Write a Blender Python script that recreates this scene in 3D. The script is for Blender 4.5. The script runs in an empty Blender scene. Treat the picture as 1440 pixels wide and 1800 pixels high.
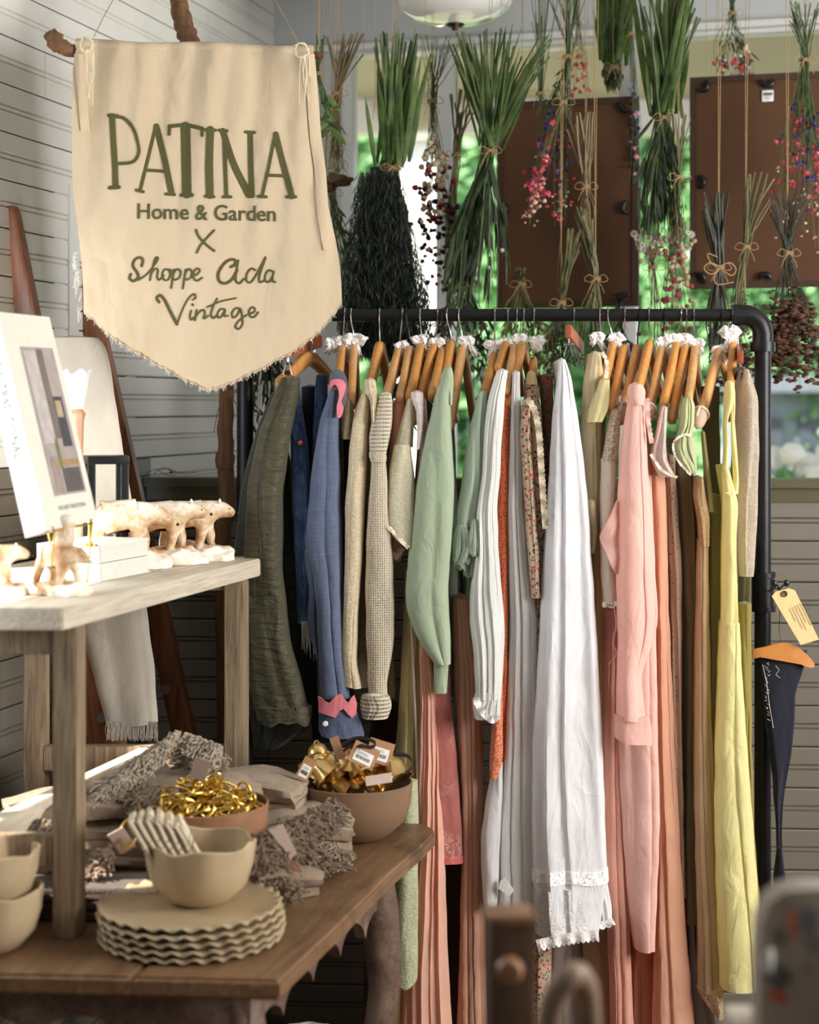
import bpy, bmesh, math, random
import numpy as np
from mathutils import Vector, Matrix, Euler, noise
random.seed(7)
SC = bpy.context.scene
COL = SC.collection
PI = math.pi
CZ = 1.71                       # eye height
F = 3000.0                      # focal length in pixels of the 1440 px wide frame

# ------------------------------------------------------------------ camera
cam_data = bpy.data.cameras.new('camera')
cam = bpy.data.objects.new('camera', cam_data)
COL.objects.link(cam)
cam.location = (0, 0, CZ)
cam.rotation_euler = (PI / 2, 0, 0)
cam_data.sensor_fit = 'HORIZONTAL'
cam_data.sensor_width = 24.0
cam_data.lens = 50.0
cam_data.shift_y = -190 / 1440
cam_data.clip_start = 0.05
cam_data.clip_end = 300
cam_data.dof.use_dof = True
cam_data.dof.focus_distance = 4.02
cam_data.dof.aperture_fstop = 2.0
SC.camera = cam
# ------------------------------------------------------------------ light
world = bpy.data.worlds.new('overcast_sky')
SC.world = world
world.use_nodes = True
wn = world.node_tree.nodes
bgn = wn['Background']
bgn.inputs[0].default_value = (0.86, 0.93, 1.0, 1)
bgn.inputs[1].default_value = 1.35
sun_data = bpy.data.lights.new('sun', 'SUN')
sun_data.energy = 22.0
sun_data.angle = 0.012
sun_data.color = (1.0, 0.95, 0.86)
sun = bpy.data.objects.new('sun', sun_data)
COL.objects.link(sun)
SUN_DIR = Vector((0.66, 0.33, -0.68)).normalized()
sun.rotation_euler = SUN_DIR.to_track_quat('-Z', 'Y').to_euler()
def area(name, loc, target, size, energy, col):
    d = bpy.data.lights.new(name, 'AREA')
    d.energy = energy
    d.shape = 'RECTANGLE'
    d.size, d.size_y = size
    d.color = col
    o = bpy.data.objects.new(name, d)
    COL.objects.link(o)
    o.location = loc
    o.rotation_euler = (Vector(target) - Vector(loc)).to_track_quat('-Z', 'Y').to_euler()
# daylight standing in the shop's other windows: one in the right wall, one behind the photographer, one in the left wall
area('right_window_daylight', (2.75, 2.35, 1.95), (0.2, 3.9, 1.35), (1.7, 1.5), 112, (1.0, 0.97, 0.93))
area('shop_front_daylight', (-0.6, -2.2, 2.2), (0.2, 4.2, 1.5), (2.2, 1.4), 4, (0.95, 0.98, 1.0))
area('left_window_daylight', (-1.14, 3.18, 1.66), (0.3, 3.75, 1.5), (0.85, 0.8), 12, (0.86, 0.93, 1.0))
SC.view_settings.view_transform = 'Standard'
SC.view_settings.look = 'None'
SC.view_settings.gamma = 1.0
SC.view_settings.use_curve_mapping = False
SC.view_settings.exposure = 0.25
SC.cycles.use_denoising = True
SC.cycles.max_bounces = 6
SC.cycles.transparent_max_bounces = 12
SC.cycles.caustics_reflective = False
SC.cycles.caustics_refractive = False
SC.cycles.sample_clamp_indirect = 4.0

# ------------------------------------------------------------------ helpers
def P(x, y, D):
    return Vector(((x - 720) / F * D, D, CZ - (y - 710) / F * D))
def lin(c):
    return tuple((v / 255 / 12.92) if v / 255 <= 0.04045 else ((v / 255 + 0.055) / 1.055) ** 2.4 for v in c)

class MB:
    def __init__(s):
        s.v = []; s.f = []
    def add(s, verts, faces):
        b = len(s.v)
        s.v.extend([tuple(v) for v in verts])
        s.f.extend([tuple(i + b for i in f) for f in faces])
    def box(s, c, size, rot=None, about=None):
        hx, hy, hz = size[0] / 2, size[1] / 2, size[2] / 2
        vs = [Vector((x, y, z)) for x in (-hx, hx) for y in (-hy, hy) for z in (-hz, hz)]
        if rot is not None:
            vs = [rot @ v for v in vs]
        c = Vector(c)
        s.add([v + c for v in vs], [(0, 1, 3, 2), (4, 6, 7, 5), (0, 4, 5, 1), (2, 3, 7, 6), (0, 2, 6, 4), (1, 5, 7, 3)])
    def bbox(s, c, size, rot=None, b=0.003):
        """box with chamfered edges"""
        bm = bmesh.new()
        bmesh.ops.create_cube(bm, size=1)
        for v in bm.verts:
            v.co = Vector((v.co.x * size[0], v.co.y * size[1], v.co.z * size[2]))
        bmesh.ops.bevel(bm, geom=bm.edges[:], offset=b, segments=2, affect='EDGES', profile=0.6)
        s.bm(bm, c, rot)
    def bm(s, bm, c=(0, 0, 0), rot=None):
        bm.verts.ensure_lookup_table(); bm.verts.index_update()
        c = Vector(c)
        vs = [(rot @ v.co if rot is not None else v.co) + c for v in bm.verts]
        s.add(vs, [tuple(v.index for v in f.verts) for f in bm.faces])
        bm.free()
    def tube(s, pts, r, n=6, cap=True, flat=1.0, up=None):
        pts = [Vector(p) for p in pts]
        m = len(pts)
        rr = r if isinstance(r, (list, tuple)) else [r] * m
        ref = Vector(up) if up is not None else Vector((0.13, 0.31, 0.94))
        vs = []; fs = []
        for i, p in enumerate(pts):
            t = (pts[min(i + 1, m - 1)] - pts[max(i - 1, 0)])
            if t.length < 1e-9: t = Vector((0, 0, 1))
            t.normalize()
            a = t.cross(ref)
            if a.length < 1e-3: a = t.cross(Vector((1, 0, 0)))
            a.normalize(); b = a.cross(t)
            for k in range(n):
                th = 2 * PI * k / n
                vs.append(p + (a * math.cos(th) * flat + b * math.sin(th)) * rr[i])
        for i in range(m - 1):
            for k in range(n):
                k2 = (k + 1) % n
                fs.append((i * n + k, i * n + k2, (i + 1) * n + k2, (i + 1) * n + k))
        if cap:
            fs.append(tuple(range(n - 1, -1, -1)))
            fs.append(tuple((m - 1) * n + k for k in range(n)))
        s.add(vs, fs)
    def lathe(s, prof, c=(0, 0, 0), n=32, fn=None, rot=None):
        """prof: list of (r, z); fn(r,z,theta)->(r,z)"""
        vs = []; fs = []
        m = len(prof)
        for (r, z) in prof:
            for k in range(n):
                th = 2 * PI * k / n
                r2, z2 = fn(r, z, th) if fn else (r, z)
                vs.append(Vector((r2 * math.cos(th), r2 * math.sin(th), z2)))
        for i in range(m - 1):
            for k in range(n):
                k2 = (k + 1) % n
                fs.append((i * n + k, i * n + k2, (i + 1) * n + k2, (i + 1) * n + k))
        if prof[0][0] > 1e-5: fs.append(tuple(range(n - 1, -1, -1)))
        if prof[-1][0] > 1e-5: fs.append(tuple((m - 1) * n + k for k in range(n)))
        c = Vector(c)
        s.add([(rot @ v if rot is not None else v) + c for v in vs], fs)
    def blob(s, c, r, sub=2, sc=(1, 1, 1), amp=0.15, fr=3.0, seed=0, rot=None):
        bm = bmesh.new()
        bmesh.ops.create_icosphere(bm, subdivisions=sub, radius=1)
        for v in bm.verts:
            d = 1 + amp * noise.noise(v.co * fr + Vector((seed * 3.1, seed, 0)))
            v.co = Vector((v.co.x * sc[0], v.co.y * sc[1], v.co.z * sc[2])) * r * d
        s.bm(bm, c, rot)

def origin(o):
    return Vector(o.get('_o', (0, 0, 0)))
def obj(name, mb, mat, parent=None, label=None, cat=None, group=None, kind=None, smooth=True, base=None):
    me = bpy.data.meshes.new(name)
    if parent is not None:
        base = Vector(ORG[parent])
    elif base is None:
        a = np.array([tuple(v) for v in mb.v])
        lo, hi = a.min(0), a.max(0)
        base = Vector(((lo[0] + hi[0]) / 2, (lo[1] + hi[1]) / 2, lo[2]))
    base = Vector(base)
    me.from_pydata([(v[0] - base.x, v[1] - base.y, v[2] - base.z) for v in mb.v], [], mb.f)
    if smooth:
        me.polygons.foreach_set('use_smooth', [True] * len(me.polygons))
        try: me.set_sharp_from_angle(angle=math.radians(45 if smooth is True else smooth))
        except Exception: pass
    me.materials.append(mat)
    me.update()
    o = bpy.data.objects.new(name, me)
    COL.objects.link(o)
    if parent is not None: o.parent = parent
    else: o.location = base
    ORG[o] = tuple(base)
    tag(o, label, cat, group, kind)
    return o
ORG = {}
def tag(o, label=None, cat=None, group=None, kind=None):
    if label: o['label'] = label
    if cat: o['category'] = cat
    if group: o['group'] = group
    if kind: o['kind'] = kind
    return o
def thing(name, loc, label, cat, group=None, kind=None):
    o = bpy.data.objects.new(name, None)
    o.empty_display_size = 0.05
    COL.objects.link(o)
    o.location = loc
    ORG[o] = tuple(loc)
    tag(o, label, cat, group, kind)
    return o
def clone(o, parent=None, loc=None, rot=None):
    c = o.copy(); COL.objects.link(c)
    if parent is not None: c.parent = parent
    if loc is not None: c.location = loc
    if rot is not None: c.rotation_euler = rot
    return c
def clone_tree(o, loc, rot=None):
    c = clone(o, None, loc, rot)
    for ch in o.children:
        d = clone(ch, c)
        for g in ch.children: clone(g, d)
    return c
def catmull(pts, n=8):
    pts = [Vector(p) for p in pts]
    if len(pts) < 3:
        return [pts[0].lerp(pts[-1], i / n) for i in range(n + 1)]
    q = [pts[0] * 2 - pts[1]] + pts + [pts[-1] * 2 - pts[-2]]
    out = []
    for i in range(1, len(q) - 2):
        for j in range(n):
            t = j / n
            a, b, c, d = q[i - 1], q[i], q[i + 1], q[i + 2]
            out.append(0.5 * ((2 * b) + (c - a) * t + (2 * a - 5 * b + 4 * c - d) * t * t + (3 * b - a - 3 * c + d) * t ** 3))
    out.append(pts[-1])
    return out
def rotz(a): return Matrix.Rotation(a, 3, 'Z')

# ------------------------------------------------------------------ materials
class NT:
    def __init__(s, name):
        s.m = bpy.data.materials.new(name); s.m.use_nodes = True
        s.t = s.m.node_tree; s.b = s.t.nodes['Principled BSDF']; s.out = s.t.nodes['Material Output']
    def n(s, kind, **kw):
        nd = s.t.nodes.new(kind)
        for k, v in kw.items():
            if k.startswith('i_'):
                key = k[2:].replace('_', ' ')
                nd.inputs[key].default_value = v
            else: setattr(nd, k, v)
        return nd
    def l(s, a, b): s.t.links.new(a, b)
    def coord(s, scale=(1, 1, 1), kind='Object', rot=(0, 0, 0)):
        tc = s.n('ShaderNodeTexCoord'); mp = s.n('ShaderNodeMapping')
        mp.inputs['Scale'].default_value = scale; mp.inputs['Rotation'].default_value = rot
        s.l(tc.outputs[kind], mp.inputs['Vector'])
        return mp.outputs['Vector']
    def noise(s, vec, scale=5, detail=4, rough=0.55, dist=0):
        nd = s.n('ShaderNodeTexNoise'); nd.inputs['Scale'].default_value = scale
        nd.inputs['Detail'].default_value = detail; nd.inputs['Roughness'].default_value = rough
        nd.inputs['Distortion'].default_value = dist
        s.l(vec, nd.inputs['Vector']); return nd.outputs[0]
    def ramp(s, fac, stops):
        nd = s.n('ShaderNodeValToRGB'); cr = nd.color_ramp
        while len(cr.elements) < len(stops): cr.elements.new(0.5)
        for e, (p, c) in zip(cr.elements, stops):
            e.position = p; e.color = (*c, 1) if len(c) == 3 else c
        s.l(fac, nd.inputs[0]); return nd.outputs[0]
    def math(s, op, a, b=None):
        nd = s.n('ShaderNodeMath', operation=op)
        for i, v in enumerate((a, b)):
            if v is None: continue
            if isinstance(v, (int, float)): nd.inputs[i].default_value = v
            else: s.l(v, nd.inputs[i])
        return nd.outputs[0]
    def mix(s, fac, a, b):
        nd = s.n('ShaderNodeMix', data_type='RGBA')
        for sock, v in ((nd.inputs[0], fac), (nd.inputs[6], a), (nd.inputs[7], b)):
            if isinstance(v, (int, float)): sock.default_value = v
            elif isinstance(v, tuple): sock.default_value = (*v, 1) if len(v) == 3 else v
            else: s.l(v, sock)
        return nd.outputs[2]
    def bump(s, h, strength=0.3, dist=0.01, normal=None):
        nd = s.n('ShaderNodeBump'); nd.inputs['Strength'].default_value = strength
        nd.inputs['Distance'].default_value = dist
        s.l(h, nd.inputs['Height'])
        if normal is not None: s.l(normal, nd.inputs['Normal'])
        return nd.outputs[0]
    def base(s, v):
        if isinstance(v, tuple): s.b.inputs['Base Color'].default_value = (*v, 1)
        else: s.l(v, s.b.inputs['Base Color'])
    def set(s, **kw):
        for k, v in kw.items():
            s.b.inputs[k.replace('_', ' ')].default_value = v
_mc = {}
def cached(fn):
    def g(*a, **k):
        key = (fn.__name__, repr(a), repr(sorted(k.items())))
        if key not in _mc: _mc[key] = fn(*a, **k)
        return _mc[key]
    return g
def dim(c, f): return tuple(min(1, v * f) for v in c)

@cached
def plain(name, c, rough=0.5, metal=0.0, var=0.12, sc=20, bump=0.0, coat=0.0):
    t = NT(name); c = lin(c)
    v = t.coord()
    n1 = t.noise(v, sc, 4)
    t.base(t.ramp(n1, [(0.3, dim(c, 1 - var)), (0.7, dim(c, 1 + var))]))
    t.set(Roughness=rough, Metallic=metal)
    if coat: t.b.inputs['Coat Weight'].default_value = coat
    if bump: t.l(t.bump(t.noise(v, sc * 3, 5), bump, 0.004), t.b.inputs['Normal'])
    return t.m
@cached
def wood(name, c1, c2, rough=0.5, axis='Z', sc=1.0, bump=0.25, wear=None, rz=0.0):
    t = NT(name)
    s = {'Z': (22, 22, 1.6), 'X': (1.6, 22, 22), 'Y': (22, 1.6, 22)}[axis]
    v0 = t.coord(rot=(0, 0, rz)); mp = t.n('ShaderNodeMapping'); mp.inputs['Scale'].default_value = tuple(k * sc for k in s)
    t.l(v0, mp.inputs['Vector']); v = mp.outputs['Vector']
    a = t.noise(v, 2.2, 6, 0.6, 1.2)
    col = t.ramp(a, [(0.28, lin(c1)), (0.5, dim(tuple((p + q) / 2 for p, q in zip(lin(c1), lin(c2))), 1)), (0.72, lin(c2))])
    if wear:
        b = t.noise(t.coord(), 7, 5, 0.65)
        col = t.mix(t.ramp(b, [(0.52, (0, 0, 0)), (0.66, (1, 1, 1))]), col, lin(wear))
    t.base(col); t.set(Roughness=rough)
    t.l(t.bump(a, bump, 0.003), t.b.inputs['Normal'])
    return t.m
@cached
def paint(name, c, rough=0.42, dirt=0.12):
    t = NT(name); c = lin(c)
    v = t.coord()
    oi = t.n('ShaderNodeObjectInfo')
    n1 = t.noise(v, 3, 5, 0.6)
    col = t.ramp(n1, [(0.3, dim(c, 1 - dirt)), (0.62, c)])
    col = t.mix(t.math('MULTIPLY', oi.outputs['Random'], 0.10), col, dim(c, 0.6))
    n2 = t.noise(v, 60, 3)
    col = t.mix(t.ramp(n2, [(0.74, (0, 0, 0)), (0.80, (0.5, 0.5, 0.5))]), col, dim(c, 0.45))
    t.base(col); t.set(Roughness=rough)
    t.l(t.bump(t.noise(t.coord((6, 6, 40)), 6, 4), 0.12, 0.003), t.b.inputs['Normal'])
    return t.m
@cached
def cloth(name, c, kind='plain', c2=None, rough=0.85, var=0.06, wr=0.55, trans=0.18):
    t = NT(name); c = lin(c)
    v = t.coord()
    low = t.noise(t.coord((9, 9, 3.2)), 3, 3, 0.5, 0.6)
    col = t.ramp(low, [(0.3, dim(c, 1 - var)), (0.7, dim(c, 1 + var * 0.6))])
    wrn = t.noise(t.coord((15, 15, 7), rot=(0, 0.3, 0)), 1.5, 3, 0.5, 1.0)
    nrm = t.bump(wrn, wr * 0.75, 0.016)
    weave = t.noise(v, 900, 1)
    fine = 0.12
    if kind == 'plain' or kind == 'gauze':
        if kind == 'gauze':
            cr = t.noise(t.coord((120, 120, 7)), 1.5, 3, 0.5, 0.4)
            nrm = t.bump(cr, 0.55, 0.005, nrm)
    elif kind == 'knit':
        w1 = t.n('ShaderNodeTexWave', wave_type='BANDS', bands_direction='X'); w1.inputs['Scale'].default_value = 62
        w1.inputs['Distortion'].default_value = 0.6
        w2 = t.n('ShaderNodeTexWave', wave_type='BANDS', bands_direction='Z'); w2.inputs['Scale'].default_value = 55
        w2.inputs['Distortion'].default_value = 1.2; w2.inputs['Detail Scale'].default_value = 3
        t.l(v, w1.inputs['Vector']); t.l(v, w2.inputs['Vector'])
        h = t.math('MULTIPLY', w1.outputs['Fac'], w2.outputs['Fac'])
        nrm = t.bump(h, 0.9, 0.004, nrm)
        col = t.mix(h, dim(c, 0.66), col)
    elif kind == 'rib':
        w2 = t.n('ShaderNodeTexWave', wave_type='BANDS', bands_direction='Z'); w2.inputs['Scale'].default_value = 34
        t.l(v, w2.inputs['Vector'])
        w1 = t.n('ShaderNodeTexWave', wave_type='BANDS', bands_direction='X'); w1.inputs['Scale'].default_value = 80
        t.l(v, w1.inputs['Vector'])
        h = t.math('MAXIMUM', w2.outputs['Fac'], t.math('MULTIPLY', w1.outputs['Fac'], 0.7))
        nrm = t.bump(h, 1.0, 0.006, nrm)
        col = t.mix(h, dim(c, 0.45), col)
    elif kind == 'crochet':
        vo = t.n('ShaderNodeTexVoronoi'); vo.inputs['Scale'].default_value = 95
        t.l(t.coord((1, 1, 0.6)), vo.inputs['Vector']); vo.inputs['Scale'].default_value = 230; vo.inputs['Randomness'].default_value = 0.55
        h = vo.outputs['Distance']
        nrm = t.bump(h, -1.0, 0.008, nrm)
        col = t.mix(t.ramp(h, [(0.40, (0, 0, 0)), (0.66, (0.8, 0.8, 0.8))]), col, dim(c, 0.4))
    elif kind == 'damask':
        a = t.noise(t.coord((1, 1, 1.4)), 70, 3, 0.6, 2.0)
        nrm = t.bump(a, 0.9, 0.005, nrm)
        col = t.mix(t.ramp(a, [(0.45, (0, 0, 0)), (0.55, (0.7, 0.7, 0.7))]), col, dim(c, 0.82))
    elif kind == 'floral':
        vo = t.n('ShaderNodeTexVoronoi'); vo.inputs['Scale'].default_value = 120; t.l(v, vo.inputs['Vector'])
        pick = t.n('ShaderNodeSeparateColor'); t.l(vo.outputs['Color'], pick.inputs[0])
        dot = t.ramp(vo.outputs['Distance'], [(0.36, (1, 1, 1)), (0.46, (0, 0, 0))])
        pal = t.ramp(pick.outputs[0], [(0.0, lin((196, 62, 66))), (0.34, lin((214, 120, 110))), (0.55, lin((92, 122, 66))), (0.85, lin((60, 84, 60)))])
        t.t.nodes[-1].color_ramp.interpolation = 'CONSTANT'
        col = t.mix(dot, col, pal)
    elif kind == 'lacefloral':
        a = t.noise(v, 42, 2, 0.5, 3.0)
        b = t.noise(v, 11, 1)
        m = t.math('MULTIPLY', t.ramp(a, [(0.47, (0, 0, 0)), (0.50, (1, 1, 1)), (0.56, (1, 1, 1)), (0.59, (0, 0, 0))]), t.ramp(b, [(0.45, (0, 0, 0)), (0.55, (1, 1, 1))]))
        col = t.mix(m, col, lin(c2))
    elif kind == 'denim':
        a = t.noise(t.coord((150, 150, 14)), 3, 3)
        b = t.noise(v, 18, 4)
        col = t.mix(t.ramp(a, [(0.4, (0, 0, 0)), (0.7, (0.6, 0.6, 0.6))]), col, lin(c2))
        col = t.mix(t.ramp(b, [(0.5, (0, 0, 0)), (0.7, (0.5, 0.5, 0.5))]), col, lin(c2))
    elif kind == 'slub':
        a = t.noise(t.coord((12, 12, 260)), 2, 2)
        b = t.noise(t.coord((200, 200, 8)), 2, 2)
        col = t.mix(t.ramp(t.math('MULTIPLY', t.math('ADD', a, b), 0.5), [(0.42, (0, 0, 0)), (0.6, (0.5, 0.5, 0.5))]), col, lin(c2) if c2 else dim(c, 0.7))
    elif kind == 'nylon':
        a = t.noise(t.coord((5, 5, 20), rot=(0, 0.6, 0)), 2.2, 3, 0.5, 1.6)
        nrm = t.bump(a, 0.8, 0.016, nrm)
        rough = 0.55
    elif kind == 'dots':
        vo = t.n('ShaderNodeTexVoronoi'); vo.inputs['Scale'].default_value = 75; vo.inputs['Randomness'].default_value = 0.5
        t.l(v, vo.inputs['Vector'])
        col = t.mix(t.ramp(vo.outputs['Distance'], [(0.14, (1, 1, 1)), (0.2, (0, 0, 0))]), col, lin(c2))
    elif kind == 'stripe':
        w = t.n('ShaderNodeTexWave', wave_type='BANDS', bands_direction='X'); w.inputs['Scale'].default_value = 26
        t.l(t.coord((1, 1, 1)), w.inputs['Vector'])
        col = t.mix(t.ramp(w.outputs['Fac'], [(0.86, (0, 0, 0)), (0.92, (1, 1, 1))]), col, lin(c2))
    elif kind == 'wool':
        a = t.noise(v, 260, 4, 0.7)
        b = t.noise(v, 60, 4, 0.7)
        nrm = t.bump(a, 0.8, 0.004, nrm)
        col = t.mix(t.ramp(b, [(0.35, (0, 0, 0)), (0.7, (0.6, 0.6, 0.6))]), col, lin(c2) if c2 else dim(c, 0.6))
    elif kind == 'fur':
        a = t.noise(t.coord((90, 90, 30)), 3, 4, 0.7, 1)
        nrm = t.bump(a, 1.0, 0.01, nrm)
        col = t.mix(t.ramp(a, [(0.4, (0, 0, 0)), (0.65, (0.8, 0.8, 0.8))]), col, dim(c, 0.45))
    nrm = t.bump(weave, fine, 0.002, nrm)
    t.base(col); t.set(Roughness=rough)
    t.b.inputs['Sheen Weight'].default_value = 0.15
    t.b.inputs['Specular IOR Level'].default_value = 0.25
    t.l(nrm, t.b.inputs['Normal'])
    if trans:
        tr = t.n('ShaderNodeBsdfTranslucent'); t.l(t.b.inputs['Base Color'].links[0].from_socket, tr.inputs[0])
        mx = t.n('ShaderNodeMixShader'); mx.inputs[0].default_value = trans
        t.l(t.b.outputs[0], mx.inputs[1]); t.l(tr.outputs[0], mx.inputs[2]); t.l(mx.outputs[0], t.out.inputs[0])
    return t.m
@cached
def lace(name, c, scale=160, hole=0.34, sheer=0.0):
    t = NT(name)
    v = t.coord()
    vo = t.n('ShaderNodeTexVoronoi'); vo.inputs['Scale'].default_value = scale; vo.feature = 'DISTANCE_TO_EDGE'
    t.l(v, vo.inputs['Vector'])
    big = t.noise(v, scale * 0.35, 2, 0.5, 1.5)
    thr = t.math('MULTIPLY', t.ramp(big, [(0.42, (1, 1, 1)), (0.55, (0, 0, 0))]), hole)
    al = t.math('LESS_THAN', vo.outputs['Distance'], t.math('SUBTRACT', 0.5, thr))
    if sheer: al = t.math('MAXIMUM', al, sheer)
    t.base(lin(c)); t.set(Roughness=0.9)
    t.l(al, t.b.inputs['Alpha'])
    t.l(t.bump(vo.outputs['Distance'], -0.6, 0.003), t.b.inputs['Normal'])
    return t.m
@cached
def leafm(name, c, c2, trans=0.35):
    t = NT(name)
    n1 = t.noise(t.coord(), 14, 3)
    oi = t.n('ShaderNodeObjectInfo')
    col = t.ramp(n1, [(0.35, lin(c)), (0.65, lin(c2))])
    t.base(col); t.set(Roughness=0.6)
    tr = t.n('ShaderNodeBsdfTranslucent'); t.l(col, tr.inputs[0])
    mx = t.n('ShaderNodeMixShader'); mx.inputs[0].default_value = trans
    t.l(t.b.outputs[0], mx.inputs[1]); t.l(tr.outputs[0], mx.inputs[2]); t.l(mx.outputs[0], t.out.inputs[0])
    return t.m
@cached
def glass(name, tint=(1, 1, 1), refl=0.06):
    t = NT(name)
    tr = t.n('ShaderNodeBsdfTransparent'); tr.inputs[0].default_value = (*tint, 1)
    gl = t.n('ShaderNodeBsdfGlossy'); gl.inputs['Roughness'].default_value = 0.02
    lw = t.n('ShaderNodeFresnel'); lw.inputs[0].default_value = 1.18
    mx = t.n('ShaderNodeMixShader'); t.l(lw.outputs[0], mx.inputs[0])
    t.l(tr.outputs[0], mx.inputs[1]); t.l(gl.outputs[0], mx.inputs[2]); t.l(mx.outputs[0], t.out.inputs[0])
    return t.m

M = {}
M['white_board'] = paint('white_board_paint', (236, 234, 228))
M['gap'] = plain('shaded_gap_backing', (62, 58, 52), 0.9)  # backing coloured dark to deepen the shade in the board gaps
M['greige_board'] = paint('greige_board_paint', (120, 113, 101))
M['trim_white'] = paint('white_trim_paint', (225, 226, 224), 0.35, 0.06)
M['sill'] = paint('olive_sill_paint', (96, 90, 66), 0.3, 0.1)
M['header'] = paint('grey_header_paint', (196, 199, 200), 0.5, 0.05)
M['ceil'] = paint('ceiling_paint', (214, 216, 215), 0.6, 0.04)
M['floor'] = wood('floor_wood', (92, 70, 52), (136, 108, 82), 0.45, 'Y')
M['honey'] = wood('honey_wood', (196, 132, 66), (222, 162, 92), 0.3, 'Z', 1.5, 0.05)
M['honey2'] = wood('pale_honey_wood', (206, 150, 92), (226, 178, 122), 0.35, 'Z', 1.5, 0.05)
M['cherry'] = wood('cherry_wood', (140, 70, 40), (176, 96, 58), 0.35, 'Z', 1.5, 0.05)
M['white_wash'] = wood('whitewashed_wood', (168, 150, 126), (216, 204, 184), 0.6, 'Z', 1.6, 0.5)
M['white_wash_x'] = wood('whitewashed_wood_top', (180, 164, 140), (226, 216, 198), 0.5, 'Y', 1.6, 0.5, None, 0.27)
M['riser_leg'] = wood('shaded_weathered_wood', (94, 74, 54), (164, 144, 116), 0.6, 'Z', 1.6, 0.5)  # same wood as the top, darkened to put shade into the leg fronts
M['table'] = wood('aged_table_wood', (100, 72, 49), (142, 110, 80), 0.36, 'Y', 1.0, 0.25, (92, 68, 48), 0.27)
M['apron'] = wood('worn_apron_wood', (78, 58, 46), (118, 94, 80), 0.55, 'Y', 1.0, 0.4, (136, 116, 102))
M['ladder'] = wood('old_ladder_wood', (108, 62, 38), (170, 108, 70), 0.35, 'Z', 0.9, 0.25, (120, 96, 84))
M['bark'] = wood('bark', (78, 54, 36), (140, 104, 70), 0.85, 'Z', 0.9, 1.0)
M['branch'] = wood('peeled_branch', (88, 60, 38), (140, 100, 64), 0.7, 'Z', 0.8, 0.6)
M['black_pipe'] = plain('black_iron', (36, 36, 38), 0.38, 0.6, 0.15, 30, 0.12)
M['black'] = plain('black_paint', (24, 25, 27), 0.35, 0.0, 0.2, 30)
M['chrome'] = plain('chrome_wire', (206, 206, 210), 0.2, 1.0, 0.02)
M['dark_wire'] = plain('dark_wire', (60, 58, 60), 0.3, 0.9, 0.05)
M['brass'] = plain('polished_brass', (232, 196, 104), 0.24, 1.0, 0.05)
M['bell'] = plain('polished_bell_brass', (250, 214, 146), 0.28, 1.0, 0.05)
M['copper'] = plain('copper', (196, 110, 74), 0.3, 1.0, 0.05)
M['twine'] = plain('jute_twine', (176, 146, 104), 0.95, 0, 0.2, 200, 0.5)
M['leather'] = plain('dark_leather', (44, 40, 40), 0.5, 0, 0.2, 60, 0.2)
M['kraft'] = plain('kraft_card', (172, 128, 92), 0.8, 0, 0.06, 90)
M['manila'] = plain('manila_card', (226, 196, 142), 0.8, 0, 0.05, 60)
M['paper'] = plain('white_paper', (240, 238, 232), 0.8, 0, 0.02, 60)
M['pale_tag'] = plain('pale_pink_tag', (214, 190, 176), 0.8, 0, 0.04, 60)
M['ink'] = plain('black_ink', (40, 38, 36), 0.8, 0, 0.02, 60)
M['green_ink'] = plain('olive_screen_print', (80, 77, 36), 0.8, 0, 0.12, 260, 0.3)
M['stone_cream'] = plain('cream_stoneware', (190, 168, 134), 0.35, 0, 0.07, 18, 0.05, 0.4)
M['stone_plate'] = plain('oatmeal_stoneware', (178, 156, 122), 0.4, 0, 0.1, 26, 0.08, 0.3)
M['terracotta'] = plain('brown_terracotta', (150, 108, 78), 0.6, 0, 0.1, 26, 0.1)
M['wood_bowl'] = plain('brown_stoneware', (134, 106, 82), 0.45, 0, 0.12, 14, 0.08)
M['white_lace'] = lace('white_lace', (250, 246, 244), 300, 0.36)
M['cream_lace'] = lace('cream_lace', (238, 226, 204), 240, 0.40)
M['tan_lace'] = lace('tan_lace', (206, 176, 140), 240, 0.36)
M['glass'] = glass('window_glass')
M['stem'] = leafm('dried_stem', (92, 96, 60), (132, 124, 84), 0.1)
M['stem_green'] = leafm('green_stem', (56, 76, 38), (98, 114, 66), 0.15)
M['stem_brown'] = leafm('brown_stem', (110, 94, 66), (146, 126, 90), 0.05)
M['stem_dark'] = leafm('dark_stem', (40, 42, 30), (66, 62, 44), 0.05)
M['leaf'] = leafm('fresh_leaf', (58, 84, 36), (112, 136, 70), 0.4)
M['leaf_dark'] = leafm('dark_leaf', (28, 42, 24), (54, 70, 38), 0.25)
M['cypress'] = leafm('dark_cypress', (14, 24, 17), (28, 40, 27), 0.1)
def petal(c, nm): return leafm(nm, c, tuple(min(255, int(v * 1.15)) for v in c), 0.35)
M['pink'] = petal((214, 92, 110), 'pink_petal'); M['palepink'] = petal((232, 160, 164), 'pale_pink_petal')
M['crimson'] = petal((150, 40, 44), 'crimson_petal'); M['violet'] = petal((74, 62, 130), 'violet_petal')
M['navy'] = petal((44, 40, 72), 'dark_blue_petal'); M['ivory'] = petal((222, 206, 178), 'ivory_petal')
M['white_petal'] = petal((238, 238, 230), 'white_petal'); M['lilac'] = petal((178, 180, 216), 'lilac_petal')
M['yolk'] = plain('daisy_centre', (214, 160, 50), 0.8)
M['rust_bud'] = plain('rust_dried_bud', (92, 60, 44), 0.95, 0, 0.3, 60)

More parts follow.
